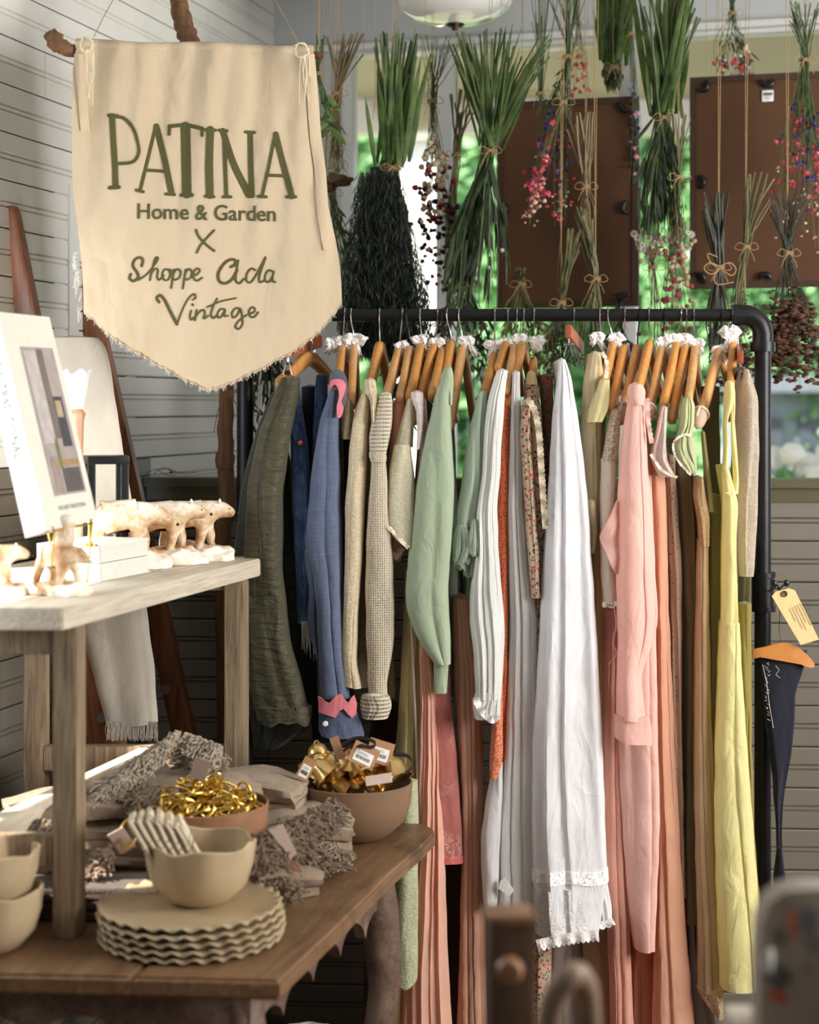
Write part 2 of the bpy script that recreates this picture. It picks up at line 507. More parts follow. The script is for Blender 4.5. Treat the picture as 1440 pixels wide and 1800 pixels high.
# ------------------------------------------------------------------ setting
dL = Vector((0.267, 0.964, 0)).normalized()
nL = Vector((dL.y, -dL.x, 0))
W0 = Vector(((253 - 720) / F * 4.75, 4.75, 0))
C1 = W0 + dL * 1.0
dW = Vector((dL.y, -dL.x, 0)); nW = Vector((-dL.x, -dL.y, 0))    # window wall runs to the right, nW faces the room
ZC = 3.15
def wall_box(mb, o, d, n, s0, s1, z0, z1, th=0.1, off=0.0):
    a, b = o + d * s0, o + d * s1
    p = [a + n * off, b + n * off, b + n * (off - th), a + n * (off - th)]
    vs = [Vector((q.x, q.y, z)) for z in (z0, z1) for q in p]
    mb.add(vs, [(0, 1, 5, 4), (1, 2, 6, 5), (2, 3, 7, 6), (3, 0, 4, 7), (4, 5, 6, 7), (3, 2, 1, 0)])
BH = 0.1115
def board_mesh(o, d, n, s0, s1, seed=0):
    r = random.Random(seed)
    prof = [(0.0012, -0.014), (0.0018, -0.0015), (0.005, 0), (BH / 2 - 0.009, 0), (BH / 2 - 0.006, -0.006), (BH / 2 - 0.0035, -0.001), (BH / 2 + 0.0035, -0.001), (BH / 2 + 0.006, -0.006), (BH / 2 + 0.009, 0), (BH - 0.005, 0), (BH - 0.0018, -0.0015), (BH - 0.0012, -0.014), (BH - 0.0012, -0.02), (0.0012, -0.02)]
    mb = MB(); m = len(prof)
    for s in (s0, s1):
        q = o + d * s
        mb.v += [tuple(Vector((q.x, q.y, z)) + n * (off + 0.02)) for (z, off) in prof]
    mb.f = [(i, (i + 1) % m, m + (i + 1) % m, m + i) for i in range(m)] + [tuple(range(m)), tuple(range(2 * m - 1, m - 1, -1))]
    return mb
def boards(parent, o, d, n, s0, s1, z0, z1, mat, joints=()):
    """one object per beaded board; alike boards share a mesh"""
    k0 = round((z0) / BH); k1 = int(math.ceil((z1) / BH))
    cuts = {}
    for k in range(k0, k1):
        js = [s0] + ([joints[k % len(joints)]] if joints and joints[k % len(joints)] else []) + [s1]
        for a, b in zip(js, js[1:]):
            key = (round(a, 3), round(b, 3))
            if key not in cuts:
                ob = obj('board', board_mesh(o, d, n, a + 0.001, b - 0.001), mat, parent, smooth=False)
                ob.location = (0, 0, k * BH)
                cuts[key] = ob
            else:
                c = clone(cuts[key], parent, (0, 0, k * BH))
# left wall with a window opening outside the frame, through which the sun falls on the riser
OA, OB, OZ0, OZ1 = -2.2, -1.16, 1.2, 2.08
mb = MB()
wall_box(mb, W0, dL, nL, -7.6, OA, 0, ZC, 0.12)
wall_box(mb, W0, dL, nL, OB, 1.0, 0, ZC, 0.12)
wall_box(mb, W0, dL, nL, OA, OB, 0, OZ0, 0.12)
wall_box(mb, W0, dL, nL, OA, OB, OZ1, ZC, 0.12)
wall_left = obj('wall_left', mb, M['gap'], kind='structure', base=(0, 0, 0), smooth=False)
boards(wall_left, W0, dL, nL, -1.14, 1.0, 1.507, ZC - 0.02, M['white_board'], (None, -0.62, None, None, 0.42, None, -0.9))
boards(wall_left, W0, dL, nL, -1.14, 0.0, 0.0, 1.45, M['greige_board'], (None, None, -0.7))
boards(wall_left, W0, dL, nL, 0.0, 1.0, 1.45, 1.5, M['white_board'])
boards(wall_left, W0, dL, nL, -7.6, OA - .02, 1.507, ZC - 0.02, M['white_board'], (None, -5.0))
boards(wall_left, W0, dL, nL, -7.6, OA - .02, 0.0, 1.45, M['greige_board'], (None, -4.0))
boards(wall_left, W0, dL, nL, OA - .02, -1.14, OZ1 + .05, ZC - 0.02, M['white_board'])
boards(wall_left, W0, dL, nL, OA - .02, -1.14, 0.0, OZ0 - .12, M['greige_board'])
# half wall under the windows
HB = P(1560, 710, 4.63); HB.z = 0
HA = W0.copy()
dH = (HB - HA).normalized(); nH = Vector((dH.y, -dH.x, 0)); LH = (HB - HA).length
mb = MB(); wall_box(mb, HA, dH, nH, 0, LH, 0, 1.45, 0.06, 0.0)
wall_back = obj('wall_back', mb, M['gap'], kind='structure', base=(0, 0, 0), smooth=False)
boards(wall_back, HA, dH, nH, 0, LH, 0.0, 1.44, M['greige_board'], (None, 0.35, None, 1.5, None))
mb = MB()
wall_box(mb, HA, dH, nH, -0.0, LH, 1.483, 1.507, 0.10, 0.045)
wall_box(mb, HA, dH, nH, -0.0, LH, 1.445, 1.483, 0.02, 0.03)
obj('trim_1', mb, M['sill'], kind='structure', smooth=False)
mb = MB()
a = HA + nH * -0.05; b = HB + nH * -0.05; c = C1 + dW * 2.3; d = C1
mb.add([Vector((q.x, q.y, z)) for z in (1.40, 1.452) for q in (a, b, c, d)], [(0, 1, 5, 4), (1, 2, 6, 5), (2, 3, 7, 6), (3, 0, 4, 7), (4, 5, 6, 7), (3, 2, 1, 0)])
obj('trim_2', mb, M['sill'], kind='structure', smooth=False)
# window wall
def WS(px):
    k = (px - 720) / F
    return (k * C1.y - C1.x) / (dW.x - k * dW.y)
mb = MB()
wall_box(mb, C1, dW, nW, -0.1, WS(600), 0.0, ZC, 0.12)
wall_box(mb, C1, dW, nW, WS(600), 3.0, 2.885, ZC, 0.12)
wall_box(mb, C1, dW, nW, WS(600), 3.0, 0, 1.44, 0.12)
wall_win = obj('wall_window', mb, M['header'], kind='structure', base=(0, 0, 0), smooth=False)
mb = MB(); wall_box(mb, C1, dW, nW, 0, 3.0, 2.872, 2.892, 0.05, 0.035)
obj('trim_3', mb, M['trim_white'], kind='structure', smooth=False)
wins = [(600, 776), (776, 1098), (1098, 1480)]
for i, (p0, p1) in enumerate(wins):
    s0, s1 = WS(p0), WS(p1)
    mb = MB()
    fw = 0.035
    wall_box(mb, C1, dW, nW, s0, s0 + fw, 1.44, 2.885, 0.07, 0.0)
    wall_box(mb, C1, dW, nW, s1 - fw * 0.5, s1, 1.44, 2.885, 0.07, 0.0)
    wall_box(mb, C1, dW, nW, s0, s1, 1.44, 1.46, 0.07, 0.0)
    wall_box(mb, C1, dW, nW, s0, s1, 2.86, 2.885, 0.07, 0.0)
    w = obj('window_%d' % (i + 1), mb, M['trim_white'], kind='structure', smooth=False)
    mb = MB(); wall_box(mb, C1, dW, nW, s0 + fw, s1 - fw * 0.5, 1.46, 2.86, 0.004, -0.035)
    obj('pane', mb, M['glass'], w, smooth=False)
# window in the left wall, outside the frame
mb = MB()
for s in (OA, (OA + OB) / 2 - 0.02, OB - 0.04): wall_box(mb, W0, dL, nL, s, s + 0.04, OZ0, OZ1, 0.07, -0.02)
for z in (OZ0, OZ1 - 0.04): wall_box(mb, W0, dL, nL, OA, OB, z, z + 0.04, 0.07, -0.02)
w = obj('window_4', mb, M['trim_white'], kind='structure', smooth=False)
mb = MB(); wall_box(mb, W0, dL, nL, OA + 0.04, OB - 0.04, OZ0 + 0.04, OZ1 - 0.04, 0.004, -0.05)
obj('pane', mb, M['glass'], w, smooth=False)
# white vertical trims and cable box on the left wall
def LW(px, z0, z1, w, off, name, mat, wallk=0.02):
    k = (px - 720) / F
    t = (k * W0.y - W0.x) / (dL.x - k * dL.y)
    mb = MB(); wall_box(mb, W0, dL, nL, t, t + w, z0, z1, off, off + wallk)
    return obj(name, mb, mat, kind='structure', smooth=False)
LW(86, 1.5, 2.29, 0.11, 0.004, 'trim_4', M['trim_white'], 0.010)
LW(106, 1.5, 2.26, 0.05, 0.016, 'trim_5', M['trim_white'], 0.010)
LW(212, 1.50, 2.3, 0.06, 0.004, 'trim_6', M['header'], 0.012)
# floor and ceiling
mb = MB(); mb.box((1.5, 1.0, -0.06), (9, 13, 0.1))
floor = obj('floor', mb, M['floor'], kind='structure', base=(0, 0, 0), smooth=False)
mb0 = MB(); mb0.box((0, 0, -0.005), (0.137, 12.9, 0.012))
fb = obj('plank', mb0, M['floor'], floor, smooth=False)
fb.location = (-2.9, 1.0, 0)
for i in range(1, 62): clone(fb, floor, (-2.9 + 0.14 * i, 1.0, 0))
mb = MB()
q = [C1 + dL * 0.1 - nL * 0.05, C1 + dW * 3.0 + dL * 0.1, Vector((3.1, C1.y - 0.9, 0)), Vector((3.1, -2.65, 0)), Vector((-2.75, -2.65, 0)), W0 - dL * 7.6]
mb.add([Vector((p.x, p.y, z)) for z in (ZC, ZC + 0.1) for p in q], [(k, (k + 1) % 6, 6 + (k + 1) % 6, 6 + k) for k in range(6)] + [tuple(range(6)), tuple(range(11, 5, -1))])
obj('ceiling', mb, M['ceil'], kind='structure', smooth=False)

# the rest of the shop, behind and beside the photographer
def holed(name, o, d, n, L, s0, s1, z0, z1):
    mb = MB()
    for q in ((0, s0, 0, ZC), (s1, L, 0, ZC), (s0, s1, 0, z0), (s0, s1, z1, ZC)): wall_box(mb, o, d, n, *q, 0.12)
    return obj(name, mb, M['greige_board'], kind='structure', base=(0, 0, 0), smooth=False)
holed('wall_right', Vector((2.95, -2.6, 0)), Vector((0, 1, 0)), Vector((-1, 0, 0)), 7.6, 4.2, 5.9, 1.2, 2.7)
holed('wall_front', Vector((-2.6, -2.5, 0)), Vector((1, 0, 0)), Vector((0, 1, 0)), 5.6, 1.4, 2.6, 1.6, 2.6)
# ------------------------------------------------------------------ outdoors
M['grass'] = plain('lawn', (112, 118, 92), 0.9, 0, 0.3, 3)
M['tree'] = leafm('tree_leaf', (82, 130, 84), (134, 176, 120), 0.4)
M['tree2'] = leafm('far_tree_leaf', (74, 128, 94), (122, 170, 130), 0.4)
M['porch'] = paint('porch_ceiling_paint', (168, 160, 142), 0.6, 0.1)
mb = MB(); mb.box((4, 33, -0.35), (90, 54, 0.1))
obj('lawn', mb, M['grass'], kind='structure', smooth=False)
t = thing('porch', (0.5, 8, -0.3), 'porch with a tan soffit, white beam and curved bracket beyond the glass', 'porch')
mb = MB(); mb.box((1.2, 7.3, 3.27), (7, 2.9, 0.08)); obj('soffit', mb, M['porch'], t, smooth=False)
mb = MB(); mb.box((1.2, 8.6, 3.15), (7, 0.16, 0.17)); obj('beam', mb, M['trim_white'], t, smooth=False)
for px in (1850,):
    c = P(px, 710, 8.5); mb = MB(); mb.bbox((c.x, c.y, 1.4), (0.19, 0.19, 3.4), None, 0.01)
    obj('post', mb, M['trim_white'], t, smooth=False)
mb = MB()
pts = [P(690, 150, 8.45), P(706, 178, 8.45), P(735, 186, 8.45), P(765, 180, 8.45), P(785, 150, 8.45)]
mb.tube(pts, 0.12, 10); obj('bracket', mb, M['porch'], t)
for i, (x0, y0, x1, y1) in enumerate([(960, 60, 1500, 118)]):
    mb = MB(); a, b = P(x0, y0, 7.2), P(x1, y1, 6.6); a.z = b.z = 3.215
    mb.tube([a, b], 0.022, 4); obj('batten', mb, M['trim_white'], t, smooth=False)
def tree(px, D, r, h, mat, seed, label, trunk=True):
    c = P(px, 710, D); rr = random.Random(seed)
    t = thing('tree', (c.x, D, -0.3), label, 'tree', 'trees across the lawn')
    mb = MB()
    for i in range(9000):
        th = rr.uniform(0, 2 * PI); z = rr.uniform(-1, 1); q = math.sqrt(1 - z * z)
        k = (0.55 + 0.45 * rr.random() ** 0.5) * (1 + 0.25 * noise.noise(Vector((q * math.cos(th) * 2, q * math.sin(th) * 2, z * 2 + seed))))
        p = Vector((c.x + r * k * q * math.cos(th), D + r * k * q * math.sin(th), h * 0.5 + h * 0.5 * k * z))
        a = Vector((rr.gauss(0, 1), rr.gauss(0, 1), rr.gauss(0, 1))).normalized(); b = a.orthogonal().normalized()
        s = rr.uniform(0.05, 0.11)
        mb.add([p - a * s, p + b * s * 0.6, p + a * s, p - b * s * 0.6], [(0, 1, 2, 3)])
    obj('crown', mb, mat, t, kind='stuff', smooth=False)
    mb = MB(); mb.tube([(c.x, D, -0.3), (c.x + 0.1, D, h * 0.3), (c.x, D, h * 0.7)], [0.2, 0.15, 0.06], 8)
    obj('trunk', mb, M['bark'], t)
for i, (px, D, r, h, m, lb) in enumerate([(600, 17, 1.5, 6.5, 'tree', 'leafy green tree left of the white garden building, out of focus'), (850, 17, 1.6, 6.5, 'tree', 'light green leafy tree right of the white garden building, out of focus'), (1090, 15, 1.25, 5.6, 'tree', 'broad green tree behind the gap left of the right brown board'), (1230, 20, 1.6, 8, 'tree2', 'dark green tree seen between the two brown boards'), (1330, 14, 0.95, 4.6, 'tree', 'low leafy green tree behind the right end of the rack'), (1440, 24, 2.2, 9, 'tree2', 'tall green tree above the grey house'), (740, 27, 2.2, 9, 'tree2', 'tall dark tree far behind the white garden building'), (960, 28, 2.6, 9, 'tree2', 'tall dark tree farthest off behind the left brown board'), (1640, 18, 1.6, 7, 'tree', 'green tree at the far right outside')]):
    tree(px, D, r, h, M[m], i + 3, lb)
t = thing('garden_shed', tuple(P(735, 710, 13) - Vector((0, 0, CZ + .3))), 'white painted garden building in full sun beyond the strawflowers', 'shed')
c = P(737, 710, 13.2)
mb = MB(); mb.box((c.x, c.y, 1.7), (0.36, 0.6, 4.0)); obj('wall', mb, plain('white_siding', (236, 236, 232), .7), t, smooth=False)
mb = MB(); mb.box((c.x, c.y, 3.76), (0.44, 0.75, 0.12)); obj('roof', mb, plain('pale_roof', (170, 168, 160), .7), t, smooth=False)
# grey house and white hydrangea at the right
t = thing('house', tuple(P(1440, 710, 13) * 1.0 - Vector((0, 0, CZ + 0.3))), 'grey sided house seen blurred through the right window', 'house')
c = P(1480, 710, 13.3)
mb = MB(); mb.box((c.x, c.y, 0.75), (1.9, 0.5, 2.1)); obj('wall', mb, plain('grey_siding', (120, 132, 142), 0.8), t, smooth=False)
mb = MB(); mb.box((c.x, c.y - 0.02, 1.86), (2.1, 0.8, 0.12)); obj('roof', mb, plain('slate_roof', (96, 104, 112), 0.8), t, smooth=False)
for dx in (-0.62, -0.3, 0.25):
    mb = MB(); mb.box((c.x + dx, c.y - 0.26, 1.35), (0.2, 0.04, 0.5)); obj('window', mb, plain('dark_window', (58, 66, 74), 0.2), t, smooth=False)
for j, (px, D) in enumerate([(1390, 7.4), (1435, 7.9), (1500, 7.3)]):
    c = P(px, 800, D); rr = random.Random(j)
    t = thing('hydrangea_bush', (c.x, c.y, -0.3), ('white flowering hydrangea bush just right of the rack post', 'white hydrangea bush at the right edge of the window', 'white hydrangea bush farthest right outside')[j], 'bush', 'white hydrangeas outside')
    mb = MB()
    for i in range(500):
        p = Vector((c.x + rr.gauss(0, 0.16), c.y + rr.gauss(0, 0.16), rr.uniform(-0.3, 1.42)))
        a = Vector((rr.gauss(0, 1), rr.gauss(0, 1), rr.gauss(0, 1))).normalized(); b = a.orthogonal().normalized()
        mb.add([p - a * 0.06, p + b * 0.035, p + a * 0.06, p - b * 0.035], [(0, 1, 2, 3)])
    obj('leaves', mb, M['tree'], t, kind='stuff', smooth=False)
    for i in range(7):
        mb = MB(); mb.blob((c.x + rr.gauss(0, 0.1), c.y - 0.15 + rr.gauss(0, 0.05), 1.40 + rr.uniform(-0.06, 0.10)), 0.055, 2, (1, 1, 0.9), 0.3, 4, i)
        obj('flower_head', mb, M['white_petal'], t)

# glass ceiling light
lc = P(800, 44, 4.9)
t = thing('ceiling_light', (lc.x, lc.y, lc.z), 'round white glass ceiling light with a dark finial at the top edge', 'lamp')
mb = MB(); mb.lathe([(0.0, 0), (0.06, 0.004), (0.115, 0.02), (0.155, 0.045), (0.17, 0.075), (0.165, 0.115), (0.14, 0.16), (0.1, 0.2)], lc, 48)
gm = NT('opal_glass'); gm.base((0.93, 0.93, 0.9)); gm.set(Roughness=0.08); gm.b.inputs['Coat Weight'].default_value = 1.0
gm.b.inputs['Subsurface Weight'].default_value = 0.0
obj('glass_shade', mb, gm.m, t)
mb = MB(); mb.lathe([(0, -0.018), (0.008, -0.016), (0.01, -0.01), (0.02, -0.006), (0.028, 0.0), (0.026, 0.006), (0, 0.008)], lc, 20)
obj('finial', mb, M['black'], t)
mb = MB(); mb.lathe([(0.09, 0.19), (0.09, 3.15 - lc.z)], lc, 24); obj('canopy', mb, M['black'], t)

# ------------------------------------------------------------------ clothes rack
RD = 4.2
BZ = P(0, 554, RD).z
XL, XR = P(431, 0, RD).x, P(1341, 0, RD).x
rack = thing('clothes_rack', ((XL + XR) / 2, RD, 0), 'black iron pipe clothes rack carrying the row of vintage clothes', 'clothes rack')
mb = MB(); mb.tube([(XL + 0.03, RD, BZ), (XR - 0.03, RD, BZ)], 0.0155, 20); obj('rail', mb, M['black_pipe'], rack)
for X, sg in ((XL, 1), (XR, -1)):
    mb = MB(); mb.tube([(X, RD, 0.01), (X, RD, BZ - 0.04)], 0.0205, 20); obj('upright', mb, M['black_pipe'], rack)
    mb = MB()
    arc = [Vector((X + sg * (0.045 - 0.045 * math.cos(a)), RD, BZ - 0.045 + 0.045 * math.sin(a))) for a in [i * PI / 16 for i in range(9)]]
    mb.tube([(X, RD, BZ - 0.085)] + arc + [(X + sg * 0.06, RD, BZ)], 0.0255, 20)
    mb.tube([(X, RD, BZ - 0.09), (X, RD, BZ - 0.066)], 0.031, 20)
    mb.tube([(X + sg * 0.055, RD, BZ), (X + sg * 0.075, RD, BZ)], 0.0265, 20)
    obj('elbow', mb, M['black_pipe'], rack)
    mb = MB()
    z0, z1 = P(0, 1070, RD).z, P(0, 1010, RD).z
    mb.tube([(X, RD, z0), (X, RD, z1)], 0.0275, 20)
    for z in (z0, z1): mb.tube([(X, RD, z - 0.006), (X, RD, z + 0.006)], 0.032, 20)
    obj('coupling', mb, M['black_pipe'], rack)
    mb = MB(); mb.lathe([(0.055, 0), (0.055, 0.008), (0.03, 0.012), (0.028, 0.03), (0.0, 0.03)], (X, RD, 0.001), 24)
    obj('floor_flange', mb, M['black_pipe'], rack)

# ------------------------------------------------------------------ hangers
def hook_pts(hx, nx, ny):
    X = P(hx, 0, RD).x; N = P(nx, ny, RD); r = 0.0175
    top = [Vector((X + 0.002 * math.sin(a), RD + r * math.cos(a), BZ + r * math.sin(a))) for a in [PI * (-0.25 + 1.25 * i / 9) for i in range(10)]]
    # comes down the back then sweeps in to the neck
    return top[::1] + [Vector((X * 0.8 + N.x * 0.2, RD - 0.012, BZ - 0.02)), Vector((X * 0.35 + N.x * 0.65, RD - 0.004, (BZ + N.z) / 2)), Vector((N.x, RD, N.z + 0.01)), Vector((N.x, RD, N.z - 0.012))]
def bow(c, s, seed, mat, parent, name='lace_bow'):
    """crumpled soft lace bow: puffed loops and two tails facing outwards"""
    r = random.Random(seed); mb = MB(); c = Vector(c); s = s * 0.92
    def sheet(ang, L, W, dy, tail=False):
        u = Vector((math.cos(ang), 0, math.sin(ang))); v = Vector((-u.z, 0, u.x)); nu, nv = 8, 6; vs = []
        p1, p2 = r.uniform(0, 6), r.uniform(0, 6)
        for i in range(nu + 1):
            t = i / nu
            w = W * (0.22 + 0.78 * (math.sin(PI * min(1, t * 1.15 + .02)) ** 0.7 if not tail else min(1, t * 2.2)))
            for k in range(nv + 1):
                q = 2 * k / nv - 1
                y = dy - s * 0.42 * math.sin(PI * t) * (1 - q * q * .6) + s * 0.10 * math.sin(q * 7 + p1 + t * 3) + s * 0.07 * math.sin(t * 9 + p2)
                ll = L * t * (1 + .10 * math.sin(q * 6 + p2))
                vs.append(c + u * ll + v * (w * q) + Vector((0, y, 0)))
        mb.add(vs, [(i * (nv + 1) + k, i * (nv + 1) + k + 1, (i + 1) * (nv + 1) + k + 1, (i + 1) * (nv + 1) + k) for i in range(nu) for k in range(nv)])
    a = r.uniform(-.3, .5)
    for sg, dy in ((0, 0), (PI, 0)):
        sheet(a * (1 if sg == 0 else -1) + sg, s * r.uniform(.9, 1.25), s * .55, -.003)
        sheet(a * (1 if sg == 0 else -1) + sg + r.uniform(.3, .7), s * r.uniform(.7, 1.0), s * .5, .004)
    for q in (-1, 1): sheet(-PI / 2 + q * r.uniform(.15, .7), s * r.uniform(1.0, 1.9), s * .34, -.002, True)
    mb.blob(c + Vector((0, -s * 0.15, 0)), s * 0.36, 2, (1, .7, 1.1), 0.8, 3, seed)
    return obj(name, mb, mat, parent)
HID = []
def hanger(hx, neck, end, label, wood_='honey', dD=0.21, bowc=None, bow_s=0.028, dark=False, pad=False, drop=None):
    """hx hook px on the rail; neck px; end px of the arm that comes towards the viewer"""
    nx, ny = neck; ex, ey = end
    N = P(nx, ny, RD); E = P(ex, ey, RD - dD)
    t = thing('clothes_hanger', (N.x, RD, N.z - 0.1), label, 'hanger', 'wooden hangers on the rail')
    mb = MB(); mb.tube(catmull(hook_pts(hx, nx, ny), 3), 0.0017, 6); obj('hook', mb, M['dark_wire' if dark else 'chrome'], t)
    d = E - N
    def arm(sx):
        dx, dy, dz = d.x * sx, d.y * sx, d.z
        pts = [N + Vector((0, 0, -0.006)), N + Vector((dx * 0.10, dy * 0.13, dz * 0.06 - 0.002)), N + Vector((dx * 0.30, dy * 0.34, dz * 0.27)), N + Vector((dx * 0.6, dy * 0.62, dz * 0.62)), N + Vector((dx * 0.86, dy * 0.85, dz * 0.88)), E if sx > 0 else N + Vector((dx, dy, dz))]
        return catmull(pts, 4)
    mb = MB()
    for sx in (1, -1):
        p = arm(sx); m = len(p)
        rr = [0.021 * (0.75 + 0.25 * min(1, i / 4)) * (1.0 - 0.25 * i / m) for i in range(m)]
        rr[-1] = 0.007; rr[-2] = 0.0125
        # flattened wooden arm: thin across the rail, tall in its own plane
        vs = []; fs = []; n = 10
        side = Vector((-d.y * sx, d.x * sx, 0)).normalized()
        for i, q in enumerate(p):
            tt = (p[min(i + 1, m - 1)] - p[max(i - 1, 0)]).normalized()
            up = side.cross(tt).normalized()
            if up.z < 0: up = -up
            for k in range(n):
                th = 2 * PI * k / n
                c_, s_ = math.cos(th), math.sin(th)
                c_ = math.copysign(abs(c_) ** 0.6, c_); s_ = math.copysign(abs(s_) ** 0.6, s_)
                vs.append(q + side * (0.0098 * c_ * (1 if i < m - 1 else 0.4)) + up * (rr[i] * 0.95 * s_))
        for i in range(m - 1):
            for k in range(n):
                fs.append((i * n + k, i * n + (k + 1) % n, (i + 1) * n + (k + 1) % n, (i + 1) * n + k))
        fs.append(tuple(range(n))); fs.append(tuple((m - 1) * n + k for k in range(n)))
        mb.add(vs, fs)
    obj('shoulder_bar', mb, M[wood_], t, smooth=60)
    if bowc:
        bow(P(bowc[0], bowc[1], RD - 0.02), bow_s, hx, M['white_lace'], t)
    if pad:
        q = E + (N - E).normalized() * 0.018
        mb = MB(); rot = (N - E).to_track_quat('Z', 'Y').to_matrix()
        mb.blob(q, 0.022, 3, (0.75, 0.9, 1.7), 0.08, 3, hx, rot); o = obj('foam_shoulder_pad', mb, cloth('nude_pad', (212, 178, 156), wr=0.3), t)
        tag(o, 'nude foam pad with a white elastic band')
        mb = MB(); a = rot @ Vector((1, 0, 0)); b = rot @ Vector((0, 1, 0)); c = rot @ Vector((0, 0, 1))
        ring = [q + (a * math.cos(th) * 0.0185 + b * math.sin(th) * 0.0215) + c * 0.014 for th in [2 * PI * i / 16 for i in range(17)]]
        mb.tube(ring, 0.003, 5, False)
        mb.tube([q + b * 0.0215 * math.copysign(1, -b.y) + c * k for k in (-0.022, 0.0, 0.014)], 0.0028, 5)
        obj('elastic_band', mb, cloth('white_elastic', (236, 228, 216), wr=0.1), t)
    return t
HG = [
 (606, (603, 614), (592, 690), 'wooden hanger behind the white bow, holding the blue shirt with pink collar', 'honey', (604, 600), False, False),
 (617, (623, 612), (617, 716), 'wooden hanger with a large white lace bow, holding the fur-collared piece', 'honey2', (624, 600), False, False),
 (667, (668, 608), (650, 682), 'wooden hanger without bow holding the cream brocade blouse', 'honey', None, False, False),
 (707, (703, 618), (678, 700), 'pale wooden hanger holding the cream knit cardigan', 'honey2', None, False, False),
 (714, (722, 615), (702, 704), 'pale wooden hanger holding the peach satin slip', 'honey2', (706, 610), True, False),
 (738, (742, 610), (718, 704), 'wooden hanger holding the pale cream flutter blouse', 'honey', (738, 600), False, False),
 (769, (766, 608), (726, 744), 'wooden hanger whose bare rounded tip sticks out of the white lace strap', 'honey', (768, 600), False, False),
 (776, (780, 617), (758, 700), 'wooden hanger holding the mauve lace dress left of the sage shirt', 'honey', None, True, False),
 (785, (794, 606), (782, 668), 'wooden hanger holding the sage green shirt', 'honey', None, False, False),
 (806, (814, 612), (790, 756), 'wooden hanger with its bare tip and elastic loop right of the sage shirt', 'honey2', (822, 602), False, False),
 (869, (870, 628), (852, 690), 'wooden hanger with lace tied at its neck, holding the ruffled sage blouse', 'honey', (868, 606), False, False),
 (892, (891, 606), (874, 654), 'wooden hanger holding the white gauze blouse', 'honey', (889, 602), False, False),
 (908, (905, 612), (890, 690), 'pale wooden hanger holding the orange crochet piece', 'honey2', None, False, False),
 (920, (919, 606), (893, 712), 'wooden hanger with its bare tip over the orange crochet', 'honey', (912, 596), False, False),
 (938, (938, 640), (934, 676), 'wooden hanger with drooping lace bow, holding the floral ruffle dress', 'honey', (945, 600), False, False),
 (1053, (1060, 640), (1044, 640), 'short wooden hanger holding the beige pleated blouse', 'cherry', (1049, 594), False, False),
 (1067, (1078, 608), (1060, 676), 'wide wooden hanger holding the pale yellow cap sleeve blouse', 'honey', (1082, 592), False, False),
 (1097, (1098, 612), (1072, 726), 'wooden hanger holding the blouse with open crochet yoke', 'honey', None, False, False),
 (1123, (1121, 612), (1092, 735), 'pale wooden hanger with a padded tip left of the pink dress', 'honey2', None, True, True),
 (1139, (1142, 604), (1120, 690), 'wooden hanger holding the pink long-sleeved dress', 'honey', None, False, False),
 (1167, (1165, 614), (1137, 735), 'wooden hanger with a padded tip right of the pink dress', 'honey2', (1166, 602), True, True),
 (1196, (1190, 606), (1166, 714), 'wooden hanger holding the white eyelet cap sleeve', 'honey', (1178, 594), False, False),
 (1205, (1206, 610), (1180, 742), 'wooden hanger with a bare shiny tip beside the white cap sleeve', 'honey', (1200, 596), False, False),
 (1218, (1222, 614), (1210, 708), 'wooden hanger with a lace bow holding the pale green ruched blouse', 'honey2', (1226, 604), False, False),
 (1267, (1266, 616), (1228, 742), 'wooden hanger with the largest padded tip, right of the green ruched blouse', 'honey2', (1264, 614), True, True),
 (1286, (1288, 604), (1281, 738), 'wooden hanger with crumpled white lace holding the yellow slip dress', 'honey', (1284, 584), False, False),
]
for hx, nk, en, lb, wd, bw, dk, pd in HG:
    if hx == 1053:
        en = (1040, 668)
    hanger(hx, nk, en, lb, wd, bowc=bw, dark=dk, pad=pd, bow_s=0.034 if hx in (617, 1286) else 0.024, dD=0.12 if hx in (785, 892, 938, 1053, 667) else 0.21)
hanger(567, (545, 628), (488, 676), 'wooden hanger at the left end holding the olive bomber jacket', 'honey', bowc=(585, 602), dD=0.19)
# red-brown clip hangers (trouser hangers)
def clip_hanger(hx, a, b, clips, label, Da=4.02, Db=4.38):
    A, B = P(a[0], a[1], Da), P(b[0], b[1], Db)
    t = thing('clip_hanger', tuple((A + B) / 2 - Vector((0, 0, 0.1))), label, 'hanger', 'red-brown clip hangers')
    Mx = (A + B) / 2
    mb = MB(); mb.tube(catmull([Vector(p) for p in hook_pts(hx, hx, 585)][:-1] + [Vector((Mx.x, Mx.y, Mx.z + 0.01))], 3), 0.0017, 6); obj('hook', mb, M['chrome'], t)
    d = B - A; rot = Matrix.Rotation(math.atan2(d.x, d.y) * -1, 3, 'Z')
    mb = MB(); mb.bbox(Mx, (0.014, d.length, 0.032), d.to_track_quat('Y', 'Z').to_matrix(), 0.003); obj('wooden_bar', mb, M['cherry'], t, smooth=40)
    for k in clips:
        c = A.lerp(B, k)
        mb = MB()
        mb.tube([c + Vector((0, 0, 0.0)), c + Vector((0, 0, -0.03))], 0.0022, 6)
        mb.box(c + Vector((-0.007, 0, -0.042)), (0.0025, 0.026, 0.032), Matrix.Rotation(0.25, 3, 'Y'))
        mb.box(c + Vector((0.007, 0, -0.042)), (0.0025, 0.026, 0.032), Matrix.Rotation(-0.25, 3, 'Y'))
        mb.tube([c + Vector((-0.012, 0, -0.03)), c + Vector((0.012, 0, -0.03))], 0.004, 8)
        obj('clip', mb, M['chrome'], t)
clip_hanger(560, (498, 619), (562, 600), (0.12, 0.85), 'red-brown clip hanger holding the jeans by chrome clips', 4.0, 4.36)
clip_hanger(1008, (999, 582), (1022, 612), (0.05, 0.9), 'red-brown clip hanger with chrome clips left of the white nightgown', 3.98, 4.34)
